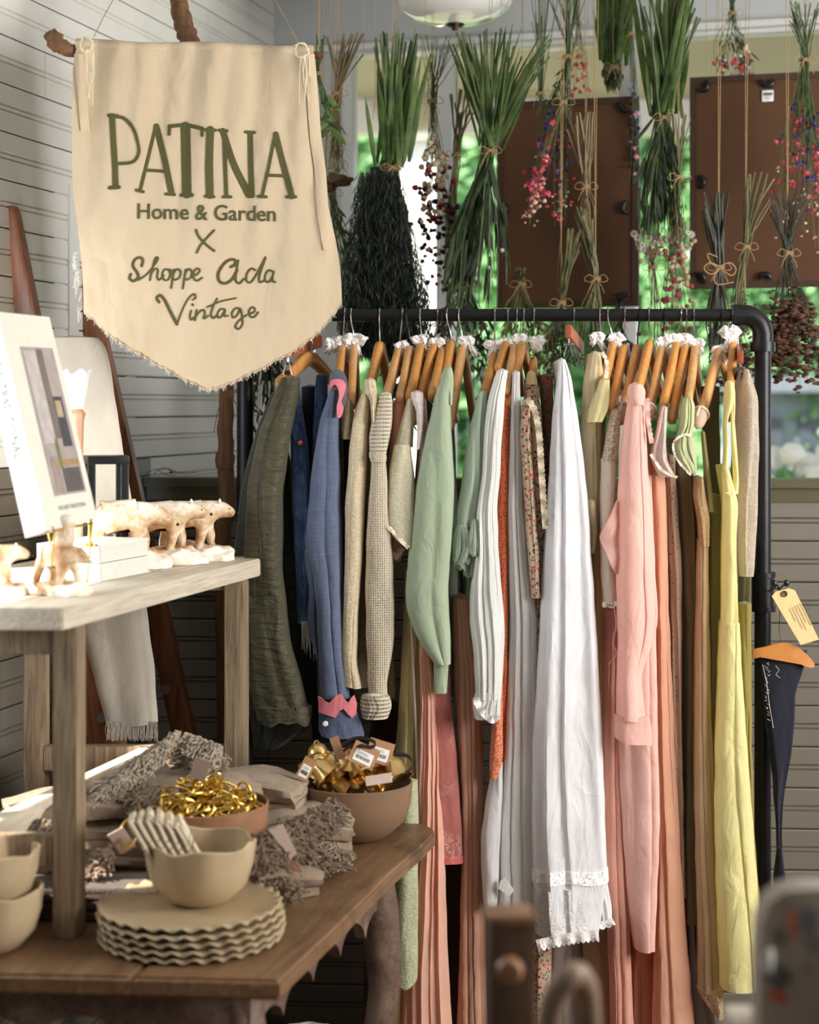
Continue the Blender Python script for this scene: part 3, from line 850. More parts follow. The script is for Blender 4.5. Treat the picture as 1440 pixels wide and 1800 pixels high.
clip_hanger(1294, (1302, 628), (1296, 606), (0.1, 0.85), 'red-brown clip hanger at the right end of the rail', 4.05, 4.36)

# ------------------------------------------------------------------ draped clothes
def smooth_rows(rows, step=9, sm=2):
    ys = np.array([r[0] for r in rows], float)
    N = max(6, int((ys[-1] - ys[0]) / step))
    yy = np.linspace(ys[0], ys[-1], N + 1)
    out = []
    for c in (1, 2):
        v = np.interp(yy, ys, [r[c] for r in rows])
        for _ in range(sm):
            w = v.copy(); w[1:-1] = (v[:-2] + 2 * v[1:-1] + v[2:]) / 4; v = w
        out.append(v)
    return yy, out[0], out[1]
def drape(rows, D, depth=0.3, k=3, amp=0.009, seed=0, hem=0.0, bulge=0.035, slant=0.0, top=0.3, wob=1.6, taper=0.6, sharp=1.15, scal=0, scal_a=0, sm=2, step=9, yr=None):
    r = random.Random(seed * 7 + 3)
    yy, L, R = smooth_rows(rows, step, sm)
    nf = max(18, int(9 * k)); nb = 8; n = nf + nb
    ph = [r.uniform(0, 6.28) for _ in range(6)]
    mb = MB(); vs = []; H = yy[-1] - yy[0]
    for j, y in enumerate(yy):
        t = (y - yy[0]) / H if yr is None else (y - yr[0]) / (yr[1] - yr[0])
        g = top + (1 - top) * min(1, t * 1.6)
        xl, xr = L[j], R[j]
        xl += wob * noise.noise(Vector((y * 0.021, seed * 1.7, 0))); xr += wob * noise.noise(Vector((y * 0.021, seed * 1.7 + 9, 4)))
        w = (xr - xl)
        b = min(bulge, w / F * D * 0.9)
        for i in range(n):
            if i < nf:
                u = i / (nf - 1)
                c = 2 * u - 1
                px = xl + w * (0.5 - 0.5 * math.cos(PI * u)) * 0.35 + w * u * 0.65
                Y = D + b * (1 - math.sqrt(max(0, 1 - c * c)))
                q = u + 0.13 * math.sin(t * 2.3 + ph[0]) + 0.05 * math.sin(t * 6 + ph[1]) + 0.14 * math.sin(u * 4.1 + ph[5])
                f1 = abs(math.sin(PI * k * q + ph[2])) ** sharp
                f2 = 1.15 * abs(math.sin(PI * (k * 0.43) * q + ph[3] + t * 0.9)) ** 1.0
                env = min(1, 4.5 * min(u, 1 - u) + 0.12)
                Y -= amp * g * env * (f1 * 0.75 + f2 * 0.65 - 0.6)
                Y += 0.004 * noise.noise(Vector((u * 2.5, y * 0.012, seed)))
                X = (px - 720) / F * (D + b)
                X += amp * 0.35 * g * env * math.sin(2 * PI * k * q + ph[4])
            else:
                u = (i - nf + 1) / (nb + 1)
                Y = D + b + (depth - b) * math.sin(PI * u) ** 0.5
                xm = xr + (xl - xr) * u
                cx = (xl + xr) / 2
                X = (cx + (xm - cx) * taper - 720) / F * (D + b) + slant * (Y - D)
            z = CZ - (y - 710) / F * (D + b)
            if hem and t > 0.6:
                kk = (t - 0.6) / 0.4
                z += hem * kk * (0.6 * math.sin(2 * PI * (1.3 * i / n) + ph[5]) + 0.4 * math.sin(2 * PI * k * i / n))
            if scal and j >= len(yy) - 2:
                z += scal_a * (abs(math.sin(PI * scal * i / nf)) - 0.5) * (1 if j == len(yy) - 1 else 0.3)
            vs.append((X, Y, z))
    m = len(yy); fs = []
    for j in range(m - 1):
        for i in range(n):
            i2 = (i + 1) % n
            fs.append((j * n + i, (j + 1) * n + i, (j + 1) * n + i2, j * n + i2))
    # rounded closed shoulder
    c = np.mean(np.array(vs[:n]), 0)
    vs.append((c[0], c[1], c[2] + 0.006)); ci = len(vs) - 1
    for i in range(n): fs.append((i, (i + 1) % n, ci))
    mb.add(vs, fs)
    return mb
def slab(poly, D, th=0.004, bend=0.0, ctr=None, smooth_n=0, curl=0.0):
    """extruded outline given by (x, y) px at distance D, bent round a vertical axis"""
    pts = [Vector((x, y, 0)) for x, y in poly]
    if smooth_n:
        pts = catmull(pts + [pts[0]], smooth_n)[:-1]
    bm = bmesh.new()
    vs = [bm.verts.new(p) for p in pts]
    f = bm.faces.new(vs)
    r = bmesh.ops.triangulate(bm, faces=[f])
    bmesh.ops.subdivide_edges(bm, edges=[e for e in bm.edges if e.calc_length() > 12], cuts=1)
    bmesh.ops.triangulate(bm, faces=bm.faces[:])
    xs = [p.x for p in pts]; cx = (min(xs) + max(xs)) / 2; hw = (max(xs) - min(xs)) / 2 + 1e-6
    bm.verts.index_update()
    front = []; back = []
    for v in bm.verts:
        u = (v.co.x - cx) / hw
        dd = D + bend * (1 - math.sqrt(max(0, 1 - u * u * 0.98))) + curl * math.sin(v.co.y * 0.12 + v.co.x * 0.07)
        front.append(P(v.co.x, v.co.y, dd)); back.append(P(v.co.x, v.co.y, dd) + Vector((0, th, 0)))
    n = len(front); mb = MB(); mb.v = [tuple(p) for p in front + back]
    for fa in bm.faces:
        ids = [v.index for v in fa.verts]
        mb.f.append(tuple(ids)); mb.f.append(tuple(i + n for i in reversed(ids)))
    for e in bm.edges:
        if len(e.link_faces) == 1:
            a, b = e.verts[0].index, e.verts[1].index
            mb.f.append((a, b, b + n, a + n))
    bm.free()
    return mb
def trim(pts, w, D, seed=0, wave=6, amp=3.0, both=False, dz=0.003):
    """scalloped lace strip following px points; w width in px to the right/below of the path"""
    P3 = catmull([Vector((x, y, 0)) for x, y in pts], 22); m = len(P3)
    mb = MB(); vs = []; s = 0.0; wl = 9.0 if wave < 20 else 1e6
    for i, p in enumerate(P3):
        if i: s += (p - P3[i - 1]).length
        t = (P3[min(i + 1, m - 1)] - P3[max(i - 1, 0)]).normalized(); nn = Vector((-t.y, t.x, 0))
        ww = w * (0.78 + 0.30 * abs(math.sin(PI * s / wl + seed)) ** 0.6)
        for k in range(4):
            q = p + nn * ww * k / 3
            d = D - dz * (k / 3) * math.sin(s * PI / wl * 0.7 + seed) - 0.001
            vs.append(P(q.x, q.y, d))
    mb.add(vs, [(4 * i + k, 4 * i + k + 1, 4 * i + k + 5, 4 * i + k + 4) for i in range(m - 1) for k in range(3)])
    return mb
def stitch(pts, D, r=0.0009, n=4):
    mb = MB(); mb.tube([P(x, y, D) for x, y, *_ in catmull([(a, b, 0) for a, b in pts], 6)], r, n); return mb
GI = [0]
def garment(name, cat, label, parts):
    """parts: (part name, mesh builder, material[, label]); the first gives the base"""
    a = np.array([tuple(v) for v in parts[0][1].v]); lo, hi = a.min(0), a.max(0)
    if len(parts) == 1:
        return obj(name, parts[0][1], parts[0][2], label=label, cat=cat)
    t = thing(name, ((lo[0] + hi[0]) / 2, (lo[1] + hi[1]) / 2, lo[2]), label, cat)
    for p in parts:
        o = obj(p[0], p[1], p[2], t)
        if len(p) > 3: tag(o, p[3])
    return t

olive = cloth('olive_nylon', (76, 72, 52), 'nylon', trans=0.0)
olive_d = cloth('dark_olive_nylon', (48, 52, 42), 'nylon', trans=0.0)  # darker olive for the body and seams
garment('bomber_jacket', 'jacket', 'olive green padded bomber jacket at the left end of the rail', [
 ('body', drape([(690, 478, 500), (760, 448, 500), (850, 424, 520), (1000, 408, 545), (1150, 420, 552), (1270, 440, 556), (1308, 446, 500)], 4.04, 0.32, 3, 0.012, 1, bulge=0.06), olive_d),
 ('sleeve', drape([(664, 494, 528), (700, 478, 526), (760, 455, 512), (860, 434, 498), (1000, 428, 498), (1120, 430, 510), (1200, 436, 532), (1262, 452, 548)], 3.93, 0.10, 2, 0.006, 2, bulge=0.045, hem=0.01, taper=0.9), olive),
 ('seam', stitch([(503, 672), (470, 760), (452, 860), (456, 960), (470, 1080), (492, 1180), (516, 1250)], 3.927), olive_d),
 ('seam', stitch([(510, 672), (478, 760), (459, 860), (462, 960), (476, 1080), (498, 1180), (522, 1250)], 3.927), olive_d),
 ('cuff', drape([(1240, 448, 549), (1252, 452, 550), (1270, 462, 546)], 3.925, 0.105, 4, 0.003, 3, bulge=0.04, taper=0.9, hem=0.008), olive)])
denim = cloth('blue_denim', (38, 58, 96), 'denim', (98, 124, 160), trans=0)
garment('jeans', 'jeans', 'worn blue denim jeans with frayed hem clipped beside the jacket', [
 ('leg', drape([(708, 508, 530), (780, 511, 542), (900, 514, 548), (1000, 520, 552), (1095, 524, 548)], 3.99, 0.05, 2, 0.004, 5, bulge=0.02, taper=0.9), denim),
 ('leg', drape([(660, 556, 576), (760, 550, 574), (900, 545, 580), (1120, 545, 575)], 4.10, 0.05, 2, 0.004, 6, bulge=0.02, taper=0.9), denim),
 ('seat', drape([(680, 530, 560), (800, 530, 565), (1000, 540, 575), (1300, 548, 590)], 4.16, 0.12, 2, 0.01, 7, taper=0.9), cloth('dark_denim', (22, 28, 44), 'denim', (40, 50, 72), trans=0)),
 ('waistband', drape([(672, 501, 526), (690, 502, 528), (712, 506, 531)], 3.98, 0.06, 1, 0.001, 8, bulge=0.012, taper=1.0), denim),
 ('rivet', (lambda m: (m.lathe([(0, -0.003), (0.006, -0.0025), (0.0075, 0)], P(528, 779, 3.985), 14, rot=Matrix.Rotation(PI / 2, 3, 'X').inverted()), m)[1])(MB()), M['copper'], 'copper rivet'),
 ('frayed_hem', (lambda m: ([m.tube(catmull([P(530 + i * 1.3, 1092, 3.985), P(531 + i * 1.6, 1120 + 8 * math.sin(i), 3.98), P(530 + i * 2 + 3 * math.sin(i * 2), 1140 + 14 * math.sin(i * 3.1) + i * 1.5, 3.985)], 3), 0.0006, 3) for i in range(12)], m)[1])(MB()), cloth('white_threads', (214, 214, 210), trans=0))])
cham = cloth('chambray', (92, 102, 128), 'slub', (120, 128, 148), trans=0.08)
pinkc = cloth('pink_collar_cloth', (228, 130, 138), trans=0.05)
garment('chambray_shirt', 'shirt', 'blue chambray shirt with pink scalloped collar and cuff', [
 ('body', drape([(675, 585, 600), (740, 566, 602), (850, 548, 606), (980, 548, 604), (1200, 556, 606), (1290, 562, 610)], 4.04, 0.28, 3, 0.010, 9), cham),
 ('sleeve', drape([(686, 580, 596), (740, 562, 596), (820, 549, 598), (900, 541, 600), (960, 536, 602), (1000, 548, 603), (1060, 555, 603), (1150, 560, 606), (1225, 561, 616)], 3.94, 0.08, 2, 0.011, 10, bulge=0.03), cham),
 ('sleeve_fold', drape([(965, 536, 552), (985, 535, 554), (1040, 545, 556), (1100, 540, 556), (1160, 556, 560)], 3.96, 0.05, 1, 0.004, 12), cham),
 ('collar', slab([(578, 676), (580, 658), (590, 650), (602, 652), (610, 668), (611, 690), (606, 712), (603, 726), (598, 734), (594, 722), (598, 700), (600, 680), (594, 668), (586, 672)], 3.925, 0.012, 0.012, smooth_n=2), cloth('slate_collar', (92, 98, 112), trans=0)),
 ('collar_edge', slab([(578, 688), (581, 670), (592, 666), (602, 668), (608, 676), (606, 690), (600, 706), (604, 716), (600, 732), (594, 734), (592, 716), (596, 700), (595, 684), (588, 676)], 3.918, 0.006, 0.01, smooth_n=2), pinkc, 'pink scalloped collar edge'),
 ('cuff_band', slab([(559, 1224), (566, 1228), (572, 1234), (579, 1236), (586, 1228), (592, 1222), (600, 1220), (606, 1230), (612, 1236), (618, 1226), (623, 1222), (628, 1238), (626, 1256), (619, 1262), (612, 1256), (604, 1246), (597, 1250), (590, 1262), (578, 1258), (566, 1254), (560, 1252)], 3.918, 0.006, 0.012), pinkc, 'pink scalloped band above the cuff'),
 ('cuff', slab([(560, 1248), (590, 1250), (627, 1250), (633, 1270), (640, 1294), (615, 1299), (580, 1300), (566, 1294), (560, 1284)], 3.925, 0.03, 0.02), cham),
 ('button', (lambda m: (m.lathe([(0, -0.004), (0.005, -0.004), (0.0065, -0.002), (0.0065, 0)], P(572, 1272, 3.92), 16, rot=Matrix.Rotation(-PI / 2, 3, 'X')), m)[1])(MB()), M['paper'], 'pale button')])
garment('fur_collared_coat', 'coat', 'dark coat with a short tawny fur collar beside the blue shirt', [
 ('coat_body', drape([(770, 600, 618), (900, 604, 612), (1200, 604, 612), (1300, 606, 640)], 4.1, 0.25, 2, 0.008, 13), cloth('dark_coat', (40, 34, 32), trans=0)),
 ('fur_collar', drape([(704, 606, 618), (720, 602, 622), (750, 599, 621), (772, 602, 616)], 3.96, 0.06, 3, 0.006, 14, step=4), cloth('tawny_fur', (206, 182, 140), 'fur', trans=0))])
cream = cloth('cream_brocade', (236, 218, 184), 'damask')
garment('brocade_blouse', 'blouse', 'cream brocade blouse with ruffled collar left of the knit cardigan', [
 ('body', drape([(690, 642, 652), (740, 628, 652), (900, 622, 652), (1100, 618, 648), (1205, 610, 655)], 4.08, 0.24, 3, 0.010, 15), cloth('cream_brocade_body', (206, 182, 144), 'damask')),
 ('sleeve', drape([(686, 639, 650), (720, 622, 649), (790, 614, 646), (900, 606, 641), (1000, 606, 637), (1100, 602, 630), (1160, 600, 628), (1207, 598, 638)], 3.94, 0.08, 2, 0.008, 16, bulge=0.03, hem=0.006), cream),
 ('collar', drape([(668, 641, 660), (690, 639, 663), (700, 650, 664), (720, 652, 662), (742, 654, 660)], 3.93, 0.03, 2, 0.005, 17, bulge=0.02, step=4), cream)])
knit = cloth('cream_knit', (240, 224, 196), 'knit', trans=0.0)
ribk = cloth('cream_rib_knit', (244, 230, 204), 'rib', trans=0.0)
garment('knit_cardigan', 'cardigan', 'cream chunky knit cardigan with puffed ribbed shoulder and turned-up cuff', [
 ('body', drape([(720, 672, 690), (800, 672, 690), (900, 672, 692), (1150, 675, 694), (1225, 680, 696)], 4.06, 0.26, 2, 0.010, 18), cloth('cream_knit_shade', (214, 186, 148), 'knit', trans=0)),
 ('shoulder_puff', drape([(692, 668, 688), (705, 662, 691), (740, 652, 690), (770, 648, 686), (798, 650, 679)], 3.925, 0.09, 1, 0.002, 19, bulge=0.045, step=5), ribk, 'puffed shoulder in horizontal ribs'),
 ('shoulder_band', drape([(794, 650, 679), (802, 648, 681), (812, 652, 679)], 3.92, 0.08, 1, 0.001, 20, bulge=0.04, step=3), knit),
 ('sleeve', drape([(808, 653, 678), (860, 650, 684), (950, 643, 689), (1040, 642, 694), (1110, 643, 694), (1160, 646, 688), (1200, 646, 680), (1228, 648, 682)], 3.93, 0.09, 1, 0.006, 21, bulge=0.045), knit),
 ('cuff', drape([(1220, 637, 682), (1226, 634, 687), (1244, 633, 688), (1260, 637, 682)], 3.915, 0.09, 6, 0.004, 22, bulge=0.04, step=4, sharp=0.6), ribk, 'turned-up ribbed cuff')])
peach = cloth('peach_satin', (240, 176, 150), rough=0.6, trans=0.25)
garment('peach_slip', 'slip', 'peach satin slip with lace hem between the cardigan and cream blouse', [
 ('body', drape([(704, 692, 714), (760, 686, 712), (850, 678, 712), (930, 675, 712), (985, 682, 708)], 4.0, 0.2, 2, 0.007, 23), peach),
 ('lace_hem', trim([(712, 965), (704, 978), (696, 984), (684, 975)], 10, 3.985, 2), M['cream_lace'])])
palec = cloth('pale_cream_cotton', (236, 228, 196), 'damask', trans=0.25)
garment('flutter_blouse', 'blouse', 'pale cream blouse with flutter sleeve and scalloped lace edge', [
 ('shoulder', drape([(702, 716, 730), (740, 704, 728), (786, 694, 726)], 3.955, 0.12, 2, 0.003, 24), palec),
 ('sleeve', drape([(782, 693, 722), (820, 686, 727), (870, 679, 731), (915, 676, 731), (940, 684, 727), (962, 712, 722)], 3.94, 0.06, 2, 0.006, 25, bulge=0.03), palec),
 ('lace_edge', trim([(716, 966), (704, 954), (690, 938), (677, 926)], 7, 3.935, 1, wave=4), M['cream_lace'])])
garment('mauve_lace_dress', 'dress', 'dusty mauve lace dress showing rose lace flowers below the sage shirt', [
 ('bodice', drape([(700, 742, 750), (740, 735, 752), (850, 730, 752), (1000, 722, 760)], 4.05, 0.22, 2, 0.006, 26), cloth('mauve_lace', (196, 160, 156), 'lacefloral', (226, 200, 196))),
 ('strap', drape([(690, 722, 744), (700, 722, 746), (722, 732, 744), (760, 734, 742), (790, 731, 737)], 3.94, 0.02, 1, 0.001, 27, step=4), cloth('white_eyelet_strap', (242, 228, 224), 'damask')),
 ('skirt', drape([(1150, 752, 790), (1220, 750, 792), (1350, 756, 806), (1508, 762, 816)], 3.985, 0.2, 1, 0.004, 28, bulge=0.03), cloth('rose_lace', (176, 106, 98), 'lacefloral', (216, 158, 144), trans=0.05)),
 ('binding', drape([(1503, 762, 816), (1514, 762, 816)], 3.983, 0.2, 1, 0.002, 28, bulge=0.03, step=3), cloth('rose_binding', (208, 110, 106), trans=0))])
sage = cloth('sage_cotton', (170, 184, 156), trans=0.15, wr=0.7)
garment('sage_shirt', 'shirt', 'sage green collared shirt with wide draped sleeve in the middle left', [
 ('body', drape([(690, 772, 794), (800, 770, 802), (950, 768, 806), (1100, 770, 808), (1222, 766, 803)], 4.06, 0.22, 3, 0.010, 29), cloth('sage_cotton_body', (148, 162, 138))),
 ('sleeve', drape([(662, 776, 792), (700, 764, 792), (760, 748, 794), (850, 732, 800), (950, 722, 796), (1030, 713, 788), (1070, 714, 790), (1110, 728, 792), (1140, 745, 793), (1165, 764, 792)], 3.92, 0.08, 2, 0.014, 30, bulge=0.04, taper=0.8), sage),
 ('cuff', drape([(1158, 764, 789), (1180, 763, 788), (1217, 764, 786)], 3.935, 0.05, 1, 0.002, 31, bulge=0.02, step=5), sage),
 ('collar', drape([(646, 783, 794), (656, 776, 797), (676, 772, 798), (690, 788, 797), (712, 790, 795)], 3.925, 0.05, 1, 0.003, 32, bulge=0.02, step=4), sage)])
garment('ivory_gown', 'gown', 'long ivory yellow gown with white piping hanging by the table end', [
 ('skirt', drape([(1000, 712, 742), (1200, 704, 742), (1400, 690, 740), (1600, 680, 738), (1800, 668, 722)], 4.0, 0.2, 3, 0.010, 33), cloth('ivory_yellow', (214, 198, 142), trans=0.2)),
 ('piping', stitch([(720, 1040), (728, 1200), (735, 1400), (733, 1520)], 3.985, 0.003, 8), cloth('white_piping', (236, 232, 222)))])
garment('jacquard_scarf_dress', 'dress', 'pale green jacquard panel dress ending above the floor by the table', [
 ('panel', drape([(1370, 706, 734), (1440, 698, 736), (1560, 690, 735), (1660, 687, 736), (1722, 684, 735)], 3.935, 0.05, 2, 0.005, 34, hem=0.012), cloth('green_jacquard', (198, 202, 164), 'damask', trans=0.1))])
garment('peach_gown', 'gown', 'long peach gown with flared pleats left of the rose lace', [
 ('skirt', drape([(1080, 735, 746), (1200, 738, 764), (1350, 736, 774), (1500, 732, 782), (1620, 722, 786), (1700, 712, 790), (1830, 704, 796)], 3.97, 0.2, 4, 0.013, 35), cloth('peach_voile', (250, 200, 176), trans=0.35))])
garment('brown_peach_gown', 'gown', 'dusky rose-brown gown right of the rose lace panel', [
 ('skirt', drape([(1050, 795, 824), (1200, 798, 846), (1350, 806, 850), (1500, 812, 852), (1650, 808, 854), (1830, 803, 858)], 4.0, 0.2, 4, 0.012, 36), cloth('dusky_peach', (204, 154, 130), trans=0.2))])
garment('dark_gap_backcloth', 'gown', 'dark brown filler cloth added deep in the gaps between the gowns', [  # added dark sheet, keeps the gaps between the gowns dark
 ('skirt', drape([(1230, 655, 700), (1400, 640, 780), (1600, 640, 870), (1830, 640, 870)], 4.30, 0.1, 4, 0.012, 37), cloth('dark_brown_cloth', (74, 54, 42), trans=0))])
garment('dark_gap_cloth', 'skirt', 'dark brown filler cloth added in the dark gap between the peach dress and tan slip', [('skirt', drape([(1500, 1196, 1226), (1600, 1196, 1236), (1830, 1190, 1262)], 4.28, 0.08, 3, 0.01, 137), cloth('dark_brown_cloth2', (66, 50, 40), trans=0))])  # added dark sheet, stands in for the darkness of the gap
sage2 = cloth('pale_sage_gauze', (178, 192, 172), 'plain', trans=0.25)
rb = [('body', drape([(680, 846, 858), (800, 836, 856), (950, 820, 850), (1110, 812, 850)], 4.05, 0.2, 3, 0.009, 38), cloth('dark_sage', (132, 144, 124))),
 ('sleeve', drape([(690, 842, 856), (740, 828, 852), (800, 818, 850), (860, 810, 846), (905, 800, 842), (925, 802, 838)], 3.94, 0.07, 4, 0.007, 39, bulge=0.03), sage2)]
for i, (x0, x1, y0, y1, D) in enumerate([(794, 830, 922, 990, 3.935), (812, 842, 935, 1012, 3.955), (800, 826, 960, 1000, 3.95), (822, 846, 915, 975, 3.93)]):
    rb.append(('ruffle', drape([(y0, x0 + 8, x1 - 6), (y0 + 25, x0, x1), (y1, x0 + 2, x1 - 2)], D, 0.05, 6, 0.010, 40 + i, bulge=0.025, step=5, scal=7, scal_a=0.008), sage2))
garment('ruffled_sage_blouse', 'blouse', 'pale sage blouse with gathered ruffled cuffs right of the sage shirt', rb)
garment('sheer_grey_slip', 'slip', 'sheer grey-green slip ending above the dusky gown', [
 ('body', drape([(900, 812, 836), (1000, 808, 840), (1110, 810, 838)], 4.10, 0.14, 3, 0.006, 46), cloth('grey_green_voile', (134, 136, 118), trans=0.3))])
wg = cloth('white_gauze', (238, 238, 234), 'gauze', trans=0.3)
garment('gauze_blouse', 'blouse', 'white crinkled gauze blouse with wide flaring sleeve and lace cuff', [
 ('body', drape([(660, 878, 892), (800, 872, 893), (960, 868, 900), (1050, 866, 912), (1100, 868, 908), (1175, 868, 890)], 4.02, 0.24, 4, 0.009, 47), wg),
 ('sleeve', drape([(652, 874, 893), (700, 858, 888), (760, 850, 884), (850, 845, 878), (900, 836, 874), (960, 836, 876), (1050, 826, 884), (1100, 826, 888), (1160, 834, 886), (1225, 836, 882)], 3.925, 0.08, 4, 0.011, 48, bulge=0.04), wg),
 ('cuff', drape([(1215, 836, 882), (1235, 830, 880), (1262, 834, 878)], 3.92, 0.06, 6, 0.006, 49, bulge=0.03, step=5), wg),
 ('lace_edge', trim([(880, 1264), (866, 1272), (850, 1262), (838, 1246), (830, 1228)], 12, 3.915, 2, wave=5, dz=0.008), M['white_lace'])])
orange = cloth('orange_crochet', (226, 116, 76), 'crochet', trans=0.1)
garment('crochet_blouse', 'blouse', 'orange crochet blouse with long narrow sleeve left of the white skirt', [
 ('body', drape([(698, 876, 896), (760, 874, 897), (900, 873, 895), (1050, 874, 893), (1200, 878, 892), (1345, 878, 886)], 3.99, 0.2, 1, 0.004, 50), orange),
 ('sleeve', drape([(1180, 868, 884), (1280, 864, 884), (1340, 860, 884), (1368, 862, 874)], 3.95, 0.05, 1, 0.004, 51, bulge=0.02), cloth('orange_crochet_light', (238, 140, 104), 'crochet', trans=0.1)),
 ('drawstring', drape([(1560, 866, 884), (1620, 866, 886)], 4.1, 0.04, 1, 0.003, 52, step=4), orange)])
wcot = cloth('white_cotton', (236, 234, 232), trans=0.25)
garment('white_skirt', 'skirt', 'long plain white cotton skirt between the crochet top and nightgown', [
 ('skirt', drape([(654, 902, 914), (720, 898, 916), (900, 892, 924), (1100, 896, 944), (1300, 886, 948), (1450, 872, 950), (1590, 868, 952)], 3.975, 0.24, 3, 0.010, 53), wcot)])
garment('white_trousers', 'trousers', 'white cotton trousers with gathered side seams and a tab', [
 ('leg', drape([(1340, 866, 884), (1400, 856, 884), (1470, 845, 882), (1540, 846, 878), (1590, 850, 874)], 3.96, 0.06, 2, 0.006, 54, bulge=0.03), wcot),
 ('leg', drape([(1330, 882, 912), (1400, 880, 920), (1500, 877, 925), (1596, 876, 930)], 3.99, 0.06, 2, 0.006, 55, bulge=0.03), wcot),
 ('tab', slab([(880, 1548), (888, 1543), (904, 1565), (896, 1576), (876, 1562)], 3.945, 0.004), wcot, 'white cloth tab')])
flor = cloth('floral_cotton', (196, 176, 150), 'floral', trans=0.15)
garment('floral_dress', 'dress', 'small floral print dress with cream ruffle left of the white nightgown', [
 ('body', drape([(666, 924, 944), (720, 920, 952), (860, 926, 960), (1000, 934, 962), (1200, 936, 968), (1500, 934, 972), (1830, 932, 968)], 4.0, 0.25, 3, 0.009, 56), flor),
 ('sleeve', drape([(705, 918, 934), (760, 914, 932), (850, 920, 938), (950, 926, 946), (1050, 934, 950)], 3.95, 0.06, 2, 0.006, 57, bulge=0.02), flor),
 ('ruffle', trim([(922, 704), (934, 722), (942, 760), (946, 820), (950, 880), (954, 930)], -11, 3.94, 1, wave=5, dz=0.010), cloth('cream_ruffle', (226, 210, 182), 'damask')),
 ('collar', drape([(655, 928, 940), (666, 925, 944), (676, 925, 944)], 3.99, 0.04, 1, 0.001, 58, step=3), cloth('cream_binding', (222, 198, 150)))])
garment('dark_floral_dress', 'dress', 'dark floral dress hanging just behind the cream ruffle', [
 ('body', drape([(660, 948, 972), (760, 952, 976), (900, 948, 972), (1100, 950, 968)], 4.12, 0.2, 3, 0.008, 59), cloth('dark_floral', (150, 118, 100), 'floral'))])
wn_ = cloth('white_nightgown_cotton', (242, 241, 243), trans=0.22)
garment('white_nightgown', 'nightgown', 'long white cotton nightgown with lace hem, widest piece on the rail', [
 ('body', drape([(632, 988, 994), (660, 982, 1004), (720, 972, 1014), (800, 967, 1026), (880, 962, 1034), (1000, 954, 1042), (1150, 946, 1052), (1300, 936, 1060), (1440, 933, 1064), (1540, 934, 1068), (1640, 940, 1052)], 3.93, 0.3, 3.2, 0.020, 60, bulge=0.05, hem=0.006), wn_),
 ('hem_panel', drape([(1540, 1050, 1068), (1590, 1052, 1074), (1618, 1056, 1075)], 3.98, 0.1, 2, 0.005, 61, step=5), wn_),
 ('lace_band', drape([(1524, 932.5, 1069), (1546, 932.5, 1070)], 3.9275, 0.305, 3.2, 0.020, 60, bulge=0.05, step=4, hem=0.006, yr=(632, 1640)), M['white_lace'], 'openwork lace band'),
 ('embroidery', drape([(1556, 934, 1054), (1636, 938, 1052)], 3.9283, 0.302, 3.2, 0.020, 60, bulge=0.05, step=6, hem=0.006, yr=(632, 1640)), cloth('white_embroidery', (240, 236, 234), 'damask', trans=0.1)),
 ('lace_hem', trim([(1052, 1634), (1030, 1636), (1000, 1640), (970, 1646), (942, 1652)], -20, 3.918, 1, wave=4, dz=0.004), M['white_lace'], 'scalloped lace hem'),
 ('lace_hem', trim([(1076, 1612), (1064, 1618), (1052, 1620)], -14, 3.97, 1, wave=4), M['white_lace'])])
beige = cloth('beige_pleated', (222, 206, 168), 'gauze', trans=0.2)
garment('beige_pleated_blouse', 'blouse', 'pleated beige blouse with lace collar behind the white nightgown', [
 ('body', drape([(620, 1038, 1056), (660, 1026, 1060), (740, 1022, 1058), (850, 1026, 1056), (960, 1036, 1052)], 4.0, 0.22, 4, 0.006, 62), beige),
 ('lace_cuff', drape([(880, 1030, 1048), (930, 1034, 1050), (972, 1038, 1046)], 3.975, 0.05, 3, 0.004, 63), cloth('beige_lace_cuff', (214, 196, 156), 'damask')),
 ('lace_collar', trim([(1056, 620), (1064, 640), (1062, 664)], -7, 3.99, 1, wave=4), M['cream_lace'])])
yel = cloth('pale_yellow_cotton', (232, 222, 168), trans=0.3)
garment('yellow_cap_blouse', 'blouse', 'pale yellow cap-sleeved blouse with a hanger tip showing', [
 ('sleeve', drape([(668, 1055, 1072), (690, 1046, 1072), (720, 1034, 1070), (742, 1032, 1058)], 3.95, 0.14, 2, 0.004, 64, step=6), yel),
 ('body', drape([(730, 1048, 1066), (800, 1044, 1064), (1000, 1040, 1062), (1250, 1044, 1064), (1600, 1050, 1078)], 4.06, 0.2, 3, 0.008, 65), cloth('ochre_yellow', (206, 184, 124)))])
garment('crochet_yoke_blouse', 'blouse', 'ivory long-sleeved blouse with open crochet yoke and lace cuff', [
 ('yoke', drape([(722, 1072, 1092), (760, 1066, 1090), (812, 1056, 1084)], 3.955, 0.08, 1, 0.002, 66, step=6), cloth('open_crochet_yoke', (228, 208, 182), 'crochet')),
 ('sleeve', drape([(806, 1056, 1084), (900, 1054, 1078), (1000, 1056, 1080), (1058, 1060, 1084)], 3.96, 0.06, 1, 0.004, 67), cloth('ivory_crepe', (240, 222, 202))),
 ('lace_edge', trim([(1084, 1056), (1072, 1060), (1060, 1058)], -9, 3.955, 1, wave=4), M['cream_lace']),
 ('tie', stitch([(1080, 1066), (1083, 1100), (1078, 1130), (1084, 1150), (1070, 1168)], 3.95, 0.0016, 5), cloth('pink_tie', (224, 190, 190)))])
garment('salmon_skirt', 'skirt', 'salmon pink skirt hanging between the nightgown and pink dress', [
 ('skirt', drape([(1070, 1060, 1090), (1200, 1060, 1092), (1400, 1062, 1098), (1600, 1066, 1106), (1700, 1070, 1110), (1830, 1074, 1114)], 4.03, 0.2, 3, 0.010, 68), cloth('salmon_voile', (238, 178, 158), trans=0.3))])
